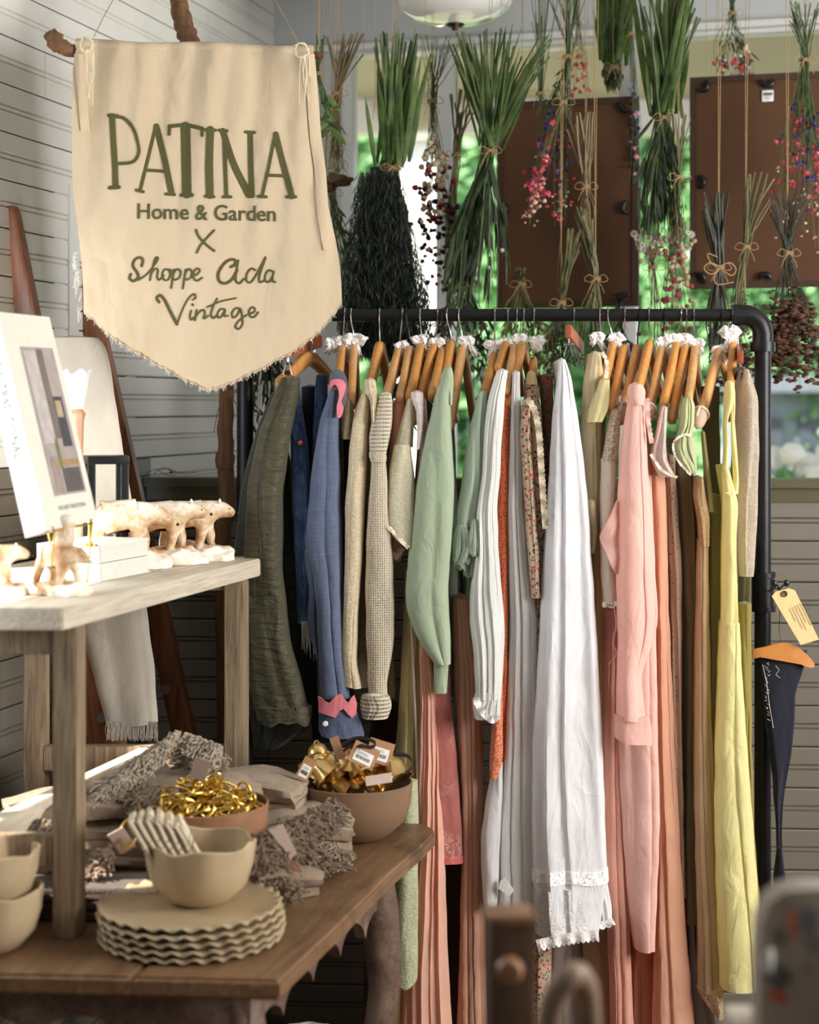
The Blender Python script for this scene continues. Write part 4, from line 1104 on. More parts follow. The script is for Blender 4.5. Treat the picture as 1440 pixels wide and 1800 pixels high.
garment('beige_under_skirt', 'skirt', 'beige linen skirt reaching lowest under the white nightgown', [
 ('skirt', drape([(1560, 1010, 1060), (1700, 1030, 1092), (1830, 1034, 1100)], 4.09, 0.12, 3, 0.010, 69), cloth('beige_linen', (186, 158, 130))),
 ('underlayer', drape([(1580, 960, 1030), (1700, 962, 1024), (1830, 960, 1030)], 4.14, 0.1, 3, 0.008, 70), cloth('lavender_grey', (186, 176, 178)))])
pk = cloth('pink_cotton', (253, 207, 194), trans=0.3, wr=0.6)
garment('pink_dress', 'dress', 'soft pink long-sleeved dress with smocked shoulder and buttoned cuff', [
 ('skirt', drape([(720, 1108, 1140), (850, 1096, 1146), (1000, 1092, 1152), (1150, 1086, 1156), (1300, 1084, 1158), (1400, 1088, 1162), (1500, 1094, 1160), (1600, 1104, 1154), (1664, 1114, 1151)], 4.0, 0.26, 3, 0.013, 71, bulge=0.04), pk),
 ('sleeve', drape([(684, 1108, 1130), (700, 1104, 1134), (740, 1098, 1134), (800, 1090, 1138), (900, 1084, 1146), (1000, 1083, 1152), (1090, 1084, 1157), (1125, 1085, 1150), (1180, 1084, 1128), (1262, 1083, 1134)], 3.915, 0.08, 3, 0.013, 72, bulge=0.04), pk),
 ('sleeve_fold', slab([(1086, 880), (1070, 915), (1058, 938), (1056, 950), (1066, 972), (1084, 1010), (1090, 960), (1092, 900)], 3.93, 0.02, 0.02, smooth_n=2, curl=0.003), pk),
 ('collar', drape([(676, 1106, 1128), (684, 1102, 1134), (700, 1102, 1134), (712, 1110, 1132)], 3.905, 0.1, 1, 0.002, 73, bulge=0.03, step=4), pk),
 ('cuff', slab([(1083, 1258), (1110, 1262), (1142, 1260), (1146, 1284), (1147, 1310), (1115, 1310), (1098, 1308), (1083, 1298)], 3.91, 0.03, 0.02), pk),
 ('ruffled_edge', trim([(1134, 700), (1136, 740), (1142, 780)], -8, 3.912, 1, wave=5), pk)])
garment('peach_dress', 'dress', 'long glowing peach dress right of the pink dress, reaching the floor', [
 ('skirt', drape([(800, 1132, 1166), (900, 1140, 1172), (1060, 1150, 1176), (1300, 1152, 1186), (1500, 1154, 1198), (1650, 1150, 1208), (1830, 1146, 1224)], 4.02, 0.24, 3, 0.013, 74), cloth('peach_crepe', (246, 190, 158), trans=0.35)),
 ('under_hem', drape([(1600, 1108, 1150), (1830, 1104, 1150)], 4.08, 0.1, 2, 0.01, 75), cloth('dusky_rose', (206, 146, 120)))])
garment('eyelet_sleeve_blouse', 'blouse', 'white eyelet cap-sleeved blouse with scalloped edge', [
 ('sleeve', drape([(716, 1164, 1173), (740, 1158, 1172), (780, 1148, 1170), (808, 1144, 1172), (838, 1158, 1188)], 3.93, 0.1, 3, 0.007, 76, bulge=0.025, step=5), cloth('white_eyelet', (242, 222, 212), 'damask', trans=0.3)),
 ('lace_edge', trim([(1190, 842), (1176, 836), (1160, 826), (1142, 800)], 5, 3.925, 1, wave=4), M['cream_lace'])])
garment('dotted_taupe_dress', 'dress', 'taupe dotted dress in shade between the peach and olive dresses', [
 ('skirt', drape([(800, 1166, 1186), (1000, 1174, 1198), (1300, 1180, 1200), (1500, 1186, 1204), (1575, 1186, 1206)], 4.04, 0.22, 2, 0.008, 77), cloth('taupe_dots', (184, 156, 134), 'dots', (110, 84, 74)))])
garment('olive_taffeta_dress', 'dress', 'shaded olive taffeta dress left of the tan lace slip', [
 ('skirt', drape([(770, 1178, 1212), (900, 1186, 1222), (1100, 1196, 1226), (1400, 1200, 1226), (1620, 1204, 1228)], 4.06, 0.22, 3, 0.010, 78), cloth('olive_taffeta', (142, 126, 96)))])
gr = cloth('pale_green_satin', (200, 204, 158), rough=0.6, trans=0.25)
garment('ruched_green_blouse', 'blouse', 'pale green satin blouse with ruched puff sleeve', [
 ('sleeve', drape([(700, 1204, 1216), (712, 1196, 1221), (750, 1194, 1219), (768, 1188, 1216), (780, 1186, 1220)], 3.93, 0.1, 4, 0.006, 79, bulge=0.03, step=4), gr),
 ('flounce', drape([(766, 1188, 1218), (785, 1184, 1222), (810, 1192, 1224), (832, 1212, 1226)], 3.925, 0.09, 4, 0.010, 80, bulge=0.03, step=4), gr),
 ('lace_edge', trim([(1222, 772), (1204, 766), (1186, 780), (1192, 806), (1216, 834)], 4, 3.92, 1, wave=4), M['cream_lace'])])
tan = cloth('tan_silk', (222, 194, 152), rough=0.6, trans=0.25)
garment('tan_lace_slip', 'slip', 'long tan silk slip with lace bodice and lace hem', [
 ('bodice', drape([(840, 1222, 1236), (870, 1218, 1240), (910, 1226, 1248), (960, 1230, 1246)], 3.99, 0.12, 2, 0.004, 81, step=6), cloth('tan_lace_cloth', (206, 172, 126), 'damask')),
 ('skirt', drape([(950, 1228, 1246), (1100, 1224, 1246), (1300, 1220, 1252), (1500, 1222, 1260), (1650, 1226, 1268), (1738, 1226, 1272)], 4.0, 0.2, 3, 0.010, 82), tan),
 ('lace_hem', drape([(1732, 1225, 1272), (1760, 1236, 1271), (1790, 1262, 1270)], 3.995, 0.12, 3, 0.008, 83, step=6), M['tan_lace'], 'deep tan lace hem')])
garment('moss_dress', 'dress', 'moss green strappy dress behind the yellow slip dress', [
 ('strap', drape([(760, 1232, 1240), (850, 1238, 1250), (900, 1242, 1256)], 4.0, 0.03, 1, 0.001, 84), cloth('moss_silk', (164, 156, 106))),
 ('skirt', drape([(870, 1240, 1266), (1000, 1242, 1270), (1300, 1246, 1268), (1500, 1248, 1266), (1700, 1250, 1270)], 4.05, 0.2, 3, 0.009, 85), cloth('moss_silk', (164, 156, 106))),
 ('back', drape([(680, 1232, 1264), (800, 1236, 1266), (900, 1240, 1268)], 4.22, 0.1, 2, 0.006, 86), cloth('moss_dark', (112, 112, 78)))])
yl = cloth('yellow_linen', (240, 232, 168), trans=0.3, wr=0.8)
garment('yellow_slip_dress', 'dress', 'pale yellow linen slip dress, last bright dress before the rack post', [
 ('strap', drape([(672, 1275, 1289), (700, 1272, 1292), (740, 1271, 1280), (830, 1270, 1280)], 3.97, 0.04, 1, 0.001, 87, step=6), yl),
 ('strap', drape([(700, 1284, 1292), (760, 1286, 1293), (830, 1288, 1299), (868, 1288, 1298)], 3.975, 0.02, 1, 0.001, 88, step=6), yl),
 ('bodice', drape([(820, 1270, 1280), (866, 1270, 1292), (880, 1270, 1297), (950, 1270, 1294), (1020, 1269, 1295), (1098, 1267, 1298)], 3.96, 0.14, 2, 0.007, 89, bulge=0.03), yl),
 ('armhole_binding', trim([(1292, 740), (1298, 820), (1297, 858), (1288, 872), (1276, 866)], 2.5, 3.955, 0, wave=50, amp=0), yl),
 ('skirt', drape([(1094, 1267, 1299), (1150, 1264, 1302), (1300, 1257, 1312), (1450, 1256, 1324), (1600, 1260, 1336), (1732, 1265, 1346)], 3.95, 0.24, 2.6, 0.017, 90, bulge=0.045), yl)])
garment('sheer_lace_blouse', 'blouse', 'sheer beige lace blouse at the right end beside the black post', [
 ('body', drape([(650, 1306, 1316), (700, 1300, 1332), (800, 1298, 1332), (900, 1297, 1330), (980, 1297, 1326), (1012, 1300, 1322)], 4.06, 0.24, 3, 0.009, 91), cloth('sheer_beige_lace', (222, 208, 190), 'damask', trans=0.4)),
 ('sleeve', drape([(960, 1298, 1326), (1060, 1300, 1318), (1100, 1302, 1318)], 4.1, 0.1, 3, 0.005, 92), cloth('grey_voile', (120, 116, 88), trans=0.4))])
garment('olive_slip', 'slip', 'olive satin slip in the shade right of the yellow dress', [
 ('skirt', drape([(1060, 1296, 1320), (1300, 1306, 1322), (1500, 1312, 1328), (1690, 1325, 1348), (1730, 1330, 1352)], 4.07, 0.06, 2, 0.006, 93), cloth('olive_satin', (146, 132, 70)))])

# navy bag and paper tag hanging outside the post
t = thing('navy_bag', tuple(P(1380, 1560, 4.12)), 'dark navy printed bag with tan strap hanging outside the rack post', 'bag')
nv = cloth('navy_cotton', (26, 28, 42), trans=0)
obj('bag_body', drape([(1142, 1328, 1420), (1180, 1332, 1412), (1220, 1340, 1398), (1270, 1345, 1397), (1320, 1352, 1392), (1370, 1358, 1382), (1420, 1362, 1374), (1500, 1366, 1374)], 4.13, 0.03, 2, 0.007, 94, bulge=0.02, sm=1), nv, t)
obj('bag_tail', drape([(1490, 1366, 1374), (1540, 1360, 1380), (1580, 1366, 1386)], 4.13, 0.02, 1, 0.003, 95, step=5), nv, t)
a_ = slab([(1323, 1142), (1350, 1136), (1372, 1130), (1392, 1132), (1412, 1144), (1432, 1166), (1428, 1174), (1408, 1168), (1390, 1152), (1372, 1146), (1350, 1150), (1326, 1158)], 4.115, 0.008, 0.01, smooth_n=2)
o = obj('strap', a_, plain('tan_leather', (190, 124, 58), 0.5), t); tag(o, 'tan leather strap along the top')
mb = MB()
r_ = random.Random(5)
for i in range(16):
    y0 = 1165 + i * 6.5; x0 = 1344 + r_.uniform(0, 6)
    pts = [P(x0 + k * r_.uniform(0.6, 1.6), y0 + r_.uniform(-2.5, 2.5) + k * 0.6, 4.118) for k in range(5)]
    mb.tube(pts, 0.0005, 3)
mb.tube([P(x, y, 4.118) for x, y in ((1341, 1168), (1348, 1200), (1353, 1240), (1360, 1280))], 0.0006, 3)
mb.tube([P(x, y, 4.118) for x, y in ((1364, 1170), (1370, 1178), (1364, 1186), (1372, 1192))], 0.0006, 3)
obj('printed_marks', mb, M['paper'], t)
t = thing('swing_tag', tuple(P(1404, 1133, 4.10)), 'cream card tag with small print tied to the rack post', 'tag')
obj('card', slab([(1357, 1048), (1364, 1040), (1388, 1034), (1398, 1038), (1440, 1124), (1408, 1134)], 4.10, 0.0012), M['manila'], t)
mb = MB(); mb.tube([P(1379 + 4.5 * math.cos(a), 1044 + 4.5 * math.sin(a), 4.098) for a in [2 * PI * i / 14 for i in range(15)]], 0.0018, 6, False); obj('eyelet', mb, plain('dark_brass', (120, 96, 60), 0.4, 0.8), t)
mb = MB()
for i in range(7):
    u = i / 6
    a = Vector((1398 + 4.0 * i, 1062 - 0 * i, 0)); L_ = (26, 44, 50, 38, 46, 34, 18)[i]
    p0 = (1388 + 4.6 * i, 1070 - 2.5 * i)
    mb.tube([P(p0[0], p0[1], 4.0985), P(p0[0] + 0.42 * L_, p0[1] + 0.86 * L_, 4.0985)], 0.00045, 3)
obj('small_print', mb, M['ink'], t)
mb = MB()
mb.tube(catmull([P(1379, 1044, 4.097), P(1372, 1038, 4.12), P(1362, 1034, 4.15), P(1350, 1040, 4.17)], 5), 0.0016, 6)
mb.blob(P(1362, 1026, 4.12), 0.008, 2, (0.8, .6, 1.2), 0.1, 2, 3); mb.blob(P(1383, 1025, 4.12), 0.008, 2, (0.9, .6, 1.1), 0.1, 2, 4)
mb.tube(catmull([P(1370, 1034, 4.12), P(1366, 1028, 4.12), P(1358, 1020, 4.12)], 4), 0.0022, 6); mb.tube(catmull([P(1370, 1036, 4.12), P(1376, 1030, 4.12), P(1386, 1022, 4.12)], 4), 0.0022, 6)
mb.tube(catmull([P(1370, 1040, 4.12), P(1371, 1080, 4.12), P(1370, 1110, 4.12), P(1374, 1132, 4.12)], 4), 0.0007, 4)
obj('cord', mb, M['black'], t)

# ------------------------------------------------------------------ brown boards hung in the window
M['brown_board'] = plain('brown_hardboard', (86, 54, 28), 0.6, 0, 0.12, 4)
M['brown_frame'] = wood('brown_frame_wood', (52, 34, 22), (76, 52, 34), 0.6, 'Z', 1.0, 0.2)
def crescent(c, ax, r, rotd, th=0.010):
    mb = MB(); vs = []
    m = 12; pts = []; rad = []
    for i in range(m + 1):
        a = math.radians(rotd) + (i / m - 0.5) * math.radians(190)
        pts.append(c + ax * (r * math.cos(a)) + Vector((0, 0, 1)) * (r * math.sin(a)))
        rad.append(th * (0.25 + 0.75 * math.sin(PI * i / m)))
    mb.tube(pts, rad, 8)
    return mb
def board_panel(x0, x1, yt, yb, D0, label, clips, sticker=None):
    A = P(x0, yt, D0); zt = A.z; zb = P(x0, yb, D0).z
    k = (x1 - 720) / F; s = (k * A.y - A.x) / (dW.x - k * dW.y)
    B = A + dW * s
    o3 = Vector((A.x, A.y, 0))
    t = thing('brown_board', ((A.x + B.x) / 2, (A.y + B.y) / 2, zb), label, 'board', 'brown boards hung in the window')
    mb = MB(); wall_box(mb, o3, dW, nW, 0, s, zb, zt, 0.012, 0.0); obj('backing', mb, M['brown_board'], t, smooth=False)
    f = 0.018
    for (a, b, c, d) in ((0, s, zt - f, zt), (0, s, zb, zb + f), (0, f, zb + f, zt - f), (s - f, s, zb + f, zt - f)):
        mb = MB(); wall_box(mb, o3, dW, nW, a, b, c, d, 0.02, 0.006); obj('frame_strip', mb, M['brown_frame'], t, smooth=False)
    def at(px, py, off=0.012):
        k = (px - 720) / F; ss = (k * A.y - A.x) / (dW.x - k * dW.y)
        q = o3 + dW * ss; q.z = CZ - (py - 710) / F * q.y
        return q + nW * off
    for (px, py, rd) in clips:
        obj('crescent_clip', crescent(at(px, py), dW, 0.017, rd, 0.009), M['black'], t)
    if sticker:
        q = at(*sticker, 0.004); rot = Matrix((dW, -nW, Vector((0, 0, 1)))).transposed()
        mb = MB(); mb.bbox(q, (0.033, 0.002, 0.033), rot, 0.0009); st = obj('price_label', mb, M['paper'], t)
        mb = MB()
        for i in range(12):
            mb.box(q + rot @ Vector((-0.012 + i * 0.0022, -0.0016, 0.005)), (0.0012 if i % 3 else 0.0007, 0.0006, 0.008), rot)
        for i in range(3): mb.box(q + rot @ Vector((0, -0.0016, -0.003 - i * 0.0035)), (0.02 - 0.004 * i, 0.0006, 0.0008), rot)
        obj('barcode', mb, M['ink'], st)
    for ss in (s * 0.18, s * 0.8):
        q = o3 + dW * ss; mb = MB(); mb.tube([Vector((q.x, q.y, zt)), Vector((q.x, q.y, ZC))], 0.0009, 4); obj('hanging_cord', mb, M['twine'], t)
board_panel(874, 1123, 181, 542, 5.08, 'brown board with crescent clips hung left of the leafy green bunch', [(1104, 186, 225), (1106, 366, 180), (1101, 528, 135), (882, 368, 0)])
board_panel(1213, 1475, 137, 508, 5.0, 'larger brown board with white price label at the upper right', [(1235, 150, -45), (1351, 141, -90), (1228, 321, 0), (1229, 492, 45), (1346, 493, 90), (1462, 320, 180)], (1350, 169))

# ------------------------------------------------------------------ hanging flower bunches
def floret_mesh(r, petals=5, cup=0.5, seed=0):
    rr = random.Random(seed); mb = MB()
    for i in range(petals):
        a = 2 * PI * i / petals + rr.uniform(-.2, .2)
        d = Vector((math.cos(a), math.sin(a), 0)); e = Vector((-d.y, d.x, 0))
        z = Vector((0, 0, -cup * r))
        p0 = Vector((0, 0, 0)); p1 = d * r * 0.5 + e * r * 0.42 + z * 0.6; p2 = d * r + z * 0.9; p3 = d * r * 0.5 - e * r * 0.42 + z * 0.6
        mb.add([p0, p1, p2, p3], [(0, 1, 2), (0, 2, 3)])
    mb.blob((0, 0, -r * 0.2), r * 0.42, 1, (1, 1, 1), 0.4, 3, seed)
    return mb
PROTO = {}
def blossom(parent, pos, kind, mat, size, r, name='blossom'):
    key = (kind, mat, size)
    base = Vector(ORG[parent])
    if key not in PROTO:
        if kind == 'floret': mb = floret_mesh(size, 5, 0.6, 3)
        elif kind == 'daisy': mb = floret_mesh(size, 9, 0.15, 4)
        else: mb = MB(); mb.blob((0, 0, 0), size, 2, (1, 1, 0.85), 0.55, 3.5, len(PROTO))
        me = bpy.data.meshes.new(name); me.from_pydata(mb.v, [], mb.f)
        me.polygons.foreach_set('use_smooth', [True] * len(me.polygons)); me.materials.append(M[mat])
        PROTO[key] = me
        if kind == 'daisy':
            mb = MB(); mb.blob((0, 0, -0.001), size * 0.36, 1, (1, 1, .6), 0.1)
            mc = bpy.data.meshes.new('centre'); mc.from_pydata(mb.v, [], mb.f); mc.materials.append(M['yolk']); PROTO['centre', size] = mc
    o = bpy.data.objects.new(name, PROTO[key]); COL.objects.link(o); o.parent = parent
    o.location = pos - base
    s = r.uniform(0.75, 1.25)
    if kind == 'daisy':
        o.rotation_euler = (PI / 2 + r.uniform(-.7, .7), r.uniform(-.5, .5), r.uniform(-.8, .8)); 
        c = bpy.data.objects.new('centre', PROTO['centre', size]); COL.objects.link(c); c.parent = o; c.location = (0, 0, 0.001)
    else:
        o.rotation_euler = (r.uniform(-1, 1), r.uniform(-1, 1), r.uniform(0, 6))
    o.scale = (s, s, s)
def blade(mb, p, d, L, w, r, curl=0.3, seg=4):
    """one long leaf as a bent folded strip"""
    d = d.normalized(); side = d.cross(Vector((r.uniform(-.5, .5), -1, 0.2))).normalized(); out = side.cross(d)
    vs = []
    for i in range(seg + 1):
        t = i / seg
        q = p + d * L * t + out * curl * L * t * t * 0.5
        ww = w * math.sin(PI * min(0.98, 0.15 + 0.85 * t) ) ** 0.7 if i < seg else 0.0006
        vs += [q - side * ww, q + out * ww * 0.35, q + side * ww]
    mb.add(vs, [(3 * i + k, 3 * i + k + 1, 3 * i + k + 4, 3 * i + k + 3) for i in range(seg) for k in (0, 1)])
def bunch(label, tie, D, up, down, n=14, stem='stem_green', sr=0.0014, leaves=(), blossoms=(), twigs=None, cord=True, seed=1, ndown=None, tw=None, thick=1.0):
    r = random.Random(seed)
    T = P(tie[0], tie[1], D)
    low = P(0, down[2] + 10, D).z
    t = thing('flower_bunch', (T.x, T.y, T.z), label, 'dried flowers', 'flower bunches hung to dry')
    mb = MB(); paths = []
    tr = (0.004 + 0.0012 * n ** 0.5) * thick
    for i in range(n):
        ux = r.uniform(up[0], up[1]); uy = up[2] + r.uniform(0, 1) ** 1.5 * (tie[1] - up[2]) * 0.4
        dx = r.uniform(down[0], down[1]); dy = down[2] - r.uniform(0, 1) ** 1.5 * (down[2] - tie[1]) * 0.3
        a = Vector((T.x + r.gauss(0, tr * .5), T.y + r.gauss(0, tr * .5), T.z))
        U = P(ux, uy, D + r.gauss(0, 0.03)); W = P(dx, dy, D + r.gauss(0, 0.035))
        mid = a.lerp(W, 0.5) + Vector((r.gauss(0, 0.008), r.gauss(0, 0.008), 0)); mid.x += (W.x - a.x) * 0.12
        um = a.lerp(U, 0.5); um.x -= (U.x - a.x) * 0.1 + r.gauss(0, 0.004)
        pts = [U, um, a, mid, W]
        pp = catmull(pts, 3)
        mb.tube(pp, [sr * 1.3] * 7 + [sr * (1 - 0.1 * k) for k in range(len(pp) - 7)], 4)
        paths.append(catmull([a, mid, W], 6))
    obj('stems', mb, M[stem], t, kind='stuff')
    for (mat, cnt, t0, t1, L, w, spread, dirn, part) in leaves:
        mb = MB()
        for i in range(cnt):
            if dirn == 'up':
                p = T + Vector((r.gauss(0, tr), r.gauss(0, tr), r.uniform(0, 0.02)))
                U = P(r.uniform(up[0], up[1]), up[2], D + r.gauss(0, 0.03))
                d = (U - T); LL = d.length * r.uniform(t0, t1)
                blade(mb, p, d.normalized() + Vector((r.gauss(0, .05), r.gauss(0, .08), 0)), LL, w * r.uniform(.6, 1.2), r, r.uniform(-.25, .25))
            else:
                pa = r.choice(paths); k = r.uniform(t0, t1) * (len(pa) - 1); q = pa[int(k)]; q2 = pa[min(int(k) + 1, len(pa) - 1)]
                d = (q2 - q); d = d.normalized() if d.length > 0 else Vector((0, 0, -1))
                d = d + Vector((r.gauss(0, spread), r.gauss(0, spread), r.gauss(0, spread * .4)))
                blade(mb, q + Vector((r.gauss(0, .004), r.gauss(0, .004), 0)), d, L * r.uniform(.5, 1.3), w * r.uniform(.6, 1.2), r, r.uniform(-.4, .4), 3)
        obj(part, mb, M[mat], t, kind='stuff')
    if twigs:
        mat, cnt, L, rad, t0, t1, budmat, bud = twigs
        mb = MB(); bb = MB()
        for i in range(cnt):
            pa = r.choice(paths); q = pa[int(r.uniform(t0, t1) * (len(pa) - 1))]
            d = Vector((r.gauss(0, .45), r.gauss(0, .45), -1)).normalized()
            e = q + d * L * r.uniform(.4, 1.2); m_ = q.lerp(e, .5) + Vector((r.gauss(0, .006), r.gauss(0, .006), 0))
            mb.tube([q, m_, e], [rad, rad * .8, rad * .5], 3)
            for _ in range(3 if bud else 0):
                bb.blob(e + Vector((r.gauss(0, bud * 1.3), r.gauss(0, bud), r.gauss(0, bud))), bud * r.uniform(.5, 1.1), 1, (1.3, 1, .7), 0.6, 4, i)
        obj('twigs', mb, M[mat], t, kind='stuff')
        if bud: obj('seed_heads', bb, M[budmat], t, kind='stuff')
    for (kind, mat, cnt, t0, t1, size, spread) in blossoms:
        for i in range(cnt):
            pa = r.choice(paths); k = r.uniform(t0, t1) * (len(pa) - 1); q = pa[int(k)].lerp(pa[min(int(k) + 1, len(pa) - 1)], k % 1)
            blossom(t, q + Vector((r.gauss(0, spread), r.gauss(0, spread), r.gauss(0, spread * .5))), kind, mat, size, r)
    # twine wound round the tie with a small bow
    mb = MB(); rr_ = tr * 1.25 + 0.002
    for j in range(3):
        mb.tube([T + Vector((rr_ * math.cos(a), rr_ * math.sin(a), (j - 1) * 0.0035 + 0.001 * math.sin(a * 2))) for a in [2 * PI * i / 12 for i in range(13)]], 0.0013, 4, False)
    for sg in (-1, 1):
        mb.tube(catmull([T + Vector((0, -rr_, 0)), T + Vector((sg * .02, -rr_ - .004, .01)), T + Vector((sg * .032, -rr_, -.004)), T + Vector((sg * .016, -rr_ - .003, -.010)), T + Vector((0, -rr_, 0))], 4), 0.001, 4)
        mb.tube(catmull([T + Vector((0, -rr_, 0)), T + Vector((sg * .014, -rr_ - .004, -.02)), T + Vector((sg * .022, -rr_, -.04))], 4), 0.001, 4)
    obj('twine', mb, M['twine'], t)
    if cord:
        x1 = r.uniform(-.004, .004)
        for q in (0, 1):
            mb = MB(); mb.tube([T, T + Vector((x1 * .5 + q * .006, 0.01, (ZC - T.z) * .5)), Vector((T.x + x1 + q * .02, T.y + 0.01, ZC))], 0.0009, 4); obj('hanging_cord', mb, M['twine'], t)
    return t
LU = lambda n, w, mat='leaf': (mat, n, .45, 1.0, 0, w, 0, 'up', 'leaves')
bunch('brown stemmed bunch with a grey feathery head left of the window jamb', (592, 165), 4.72, (572, 642, 55), (572, 608, 320), 16, 'stem_brown', 0.0022, twigs=('stem', 130, 0.05, 0.0007, .45, 1, 'rust_bud', 0), leaves=[('stem', 60, .5, 1, .03, .002, .5, 'd', 'dry_leaves')], seed=2, tw=1)
mb = MB(); mb.blob(P(593, 318, 4.7), 0.036, 3, (1.15, .7, .45), 0.5, 4, 3); mb.blob(P(575, 330, 4.7), 0.026, 3, (1.1, .7, .5), 0.5, 4, 5)
obj('dried_fungus', mb, plain('brown_fungus', (96, 70, 52), 0.95, 0, .3, 60, .5), label='brown dried bracket fungus hung below the grey feathery bunch', cat='dried fungus')
bunch('thin green stalks curving down behind the right edge of the banner', (583, 340), 4.8, (575, 592, 300), (575, 640, 560), 16, 'stem_green', 0.0018, leaves=[('leaf', 30, .2, .9, .06, .004, .4, 'd', 'leaves')], cord=True, seed=3)
bunch('thick dark cypress bunch with broad green stems, largest at the left', (690, 296), 4.66, (655, 742, 55), (690, 736, 560), 26, 'stem_green', 0.0026, thick=1.8,
      leaves=[('leaf', 34, .45, 1.0, 0, .008, 0, 'up', 'leaves'), ('leaf_dark', 26, .05, .4, .08, .006, .1, 'd', 'hanging_leaves')], seed=4)
r_ = random.Random(11)
tcy = thing('cypress_spray', tuple(P(672, 300, 4.74)), 'dense almost black cypress spray with its stems in the largest bunch', 'dried foliage')
mb = MB()
for i in range(26000):
    v = r_.random() ** 0.8; y = 296 + v * 320
    hw = 34 + 44 * min(1, v * 1.4) ; cx = 666 + 12 * v
    x = cx + r_.gauss(0, hw * .55)
    if abs(x - cx) > hw * 1.05: continue
    p = P(x, y, 4.63 + r_.gauss(0, .028)); d = Vector((r_.gauss(0, .35), r_.gauss(0, .4), -1)).normalized(); s = d.orthogonal().normalized(); s.rotate(Matrix.Rotation(r_.uniform(0, 3), 3, d))
    L = r_.uniform(.02, .045); mb.add([p, p + d * L * .5 + s * .0014, p + d * L, p + d * L * .5 - s * .0014], [(0, 1, 2, 3)])
obj('needles', mb, M['cypress'], tcy, kind='stuff', smooth=False)
mb = MB(); mb.tube(catmull([P(672, 296, 4.74), P(668, 420, 4.74), P(672, 600, 4.74)], 5), [0.035] * 3 + [0.06] * 8, 10); obj('core_stems', mb, M['cypress'], tcy)
bunch('strawflower bunch with ivory, red and dark blossoms against the bright white building', (760, 178), 4.8, (738, 806, 60), (722, 800, 530), 20, 'stem_green', 0.0009,
      blossoms=[('ball', 'ivory', 62, .22, .62, .0085, .012), ('ball', 'crimson', 26, .3, .85, .008, .010), ('ball', 'navy', 44, .4, 1.0, .0075, .012), ('ball', 'ivory', 30, .6, 1.0, .006, .014), ('ball', 'crimson', 12, .6, 1.0, .006, .010)], seed=5)
bunch('slender stalk bunch with dark blue seed heads beside the strawflowers', (802, 272), 4.8, (790, 836, 155), (778, 800, 560), 14, 'stem', 0.0019, blossoms=[('ball', 'navy', 40, .3, 1.0, .006, .012), ('ball', 'violet', 12, .4, 1.0, .006, .012)], seed=6)
bunch('big leafy green bunch spreading like a fan left of the brown board', (861, 266), 4.68, (792, 975, 50), (782, 893, 545), 44, 'stem_green', 0.0024, thick=1.3,
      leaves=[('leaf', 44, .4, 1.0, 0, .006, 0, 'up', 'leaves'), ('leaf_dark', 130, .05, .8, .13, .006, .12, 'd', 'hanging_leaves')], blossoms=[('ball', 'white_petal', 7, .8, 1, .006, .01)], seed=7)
bunch('wispy green bunch hanging from above the brown board', (950, 165), 4.9, (928, 996, -40), (942, 962, 210), 14, 'stem_green', 0.0010, seed=8)
bunch('pink and blue larkspur bunch hanging over the left brown board', (998, 100), 4.72, (966, 1040, -60), (930, 1002, 400), 22, 'stem_green', 0.0013,
      leaves=[('leaf_dark', 60, .1, .5, .03, .003, .5, 'd', 'leaves')],
      blossoms=[('floret', 'violet', 46, .42, .8, .0095, .010), ('floret', 'pink', 40, .5, .95, .0095, .010), ('ball', 'crimson', 14, .6, .95, .006, .008), ('ball', 'ivory', 30, .75, 1.0, .0035, .008)], seed=9)
bunch('spray of pale and deep pink larkspur reaching out to the left', (990, 180), 4.68, (986, 996, 140), (908, 950, 385), 9, 'stem', 0.0009,
      blossoms=[('floret', 'pink', 30, .5, .95, .0105, .008), ('floret', 'palepink', 26, .6, 1.0, .0095, .008), ('ball', 'ivory', 12, .9, 1.0, .005, .006)], seed=10, cord=False)
bunch('short pink flower bunch showing just above the left brown board', (1015, 40), 5.12, (1000, 1030, -50), (1005, 1045, 200), 10, 'stem', 0.0009, blossoms=[('floret', 'pink', 24, .4, 1, .0105, .008), ('ball', 'ivory', 10, .3, .7, .007, .01)], seed=12)
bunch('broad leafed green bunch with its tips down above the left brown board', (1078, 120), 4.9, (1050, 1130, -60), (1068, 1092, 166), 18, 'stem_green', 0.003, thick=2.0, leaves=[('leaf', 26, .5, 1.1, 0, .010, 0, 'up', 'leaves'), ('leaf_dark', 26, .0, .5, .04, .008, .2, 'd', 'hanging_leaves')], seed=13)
bunch('small lilac delphinium bunch beside the left brown board', (1108, 60), 4.95, (1096, 1122, -60), (1104, 1138, 330), 12, 'stem_green', 0.001, blossoms=[('floret', 'lilac', 26, .35, .9, .008, .006), ('ball', 'navy', 10, .7, 1, .007, .005), ('ball', 'palepink', 8, .7, 1, .006, .006)], seed=14)
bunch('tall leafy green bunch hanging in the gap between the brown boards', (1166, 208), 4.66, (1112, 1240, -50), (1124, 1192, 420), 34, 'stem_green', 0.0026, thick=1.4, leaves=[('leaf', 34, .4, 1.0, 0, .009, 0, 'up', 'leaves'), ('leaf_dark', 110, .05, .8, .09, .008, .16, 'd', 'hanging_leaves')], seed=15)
bunch('thin green stem bunch tied low in the gap between the boards', (1193, 312), 4.62, (1180, 1215, 200), (1176, 1206, 440), 16, 'stem', 0.0012, leaves=[('stem', 40, .3, 1, .03, .002, .3, 'd', 'leaves')], seed=16)
bunch('daisy bunch with white petals and yellow centres between the boards', (1160, 300), 4.78, (1150, 1170, 250), (1118, 1210, 455), 24, 'stem_green', 0.0009, blossoms=[('daisy', 'white_petal', 34, .75, 1.05, .012, .012), ('ball', 'ivory', 26, .8, 1.05, .007, .014)], seed=17)
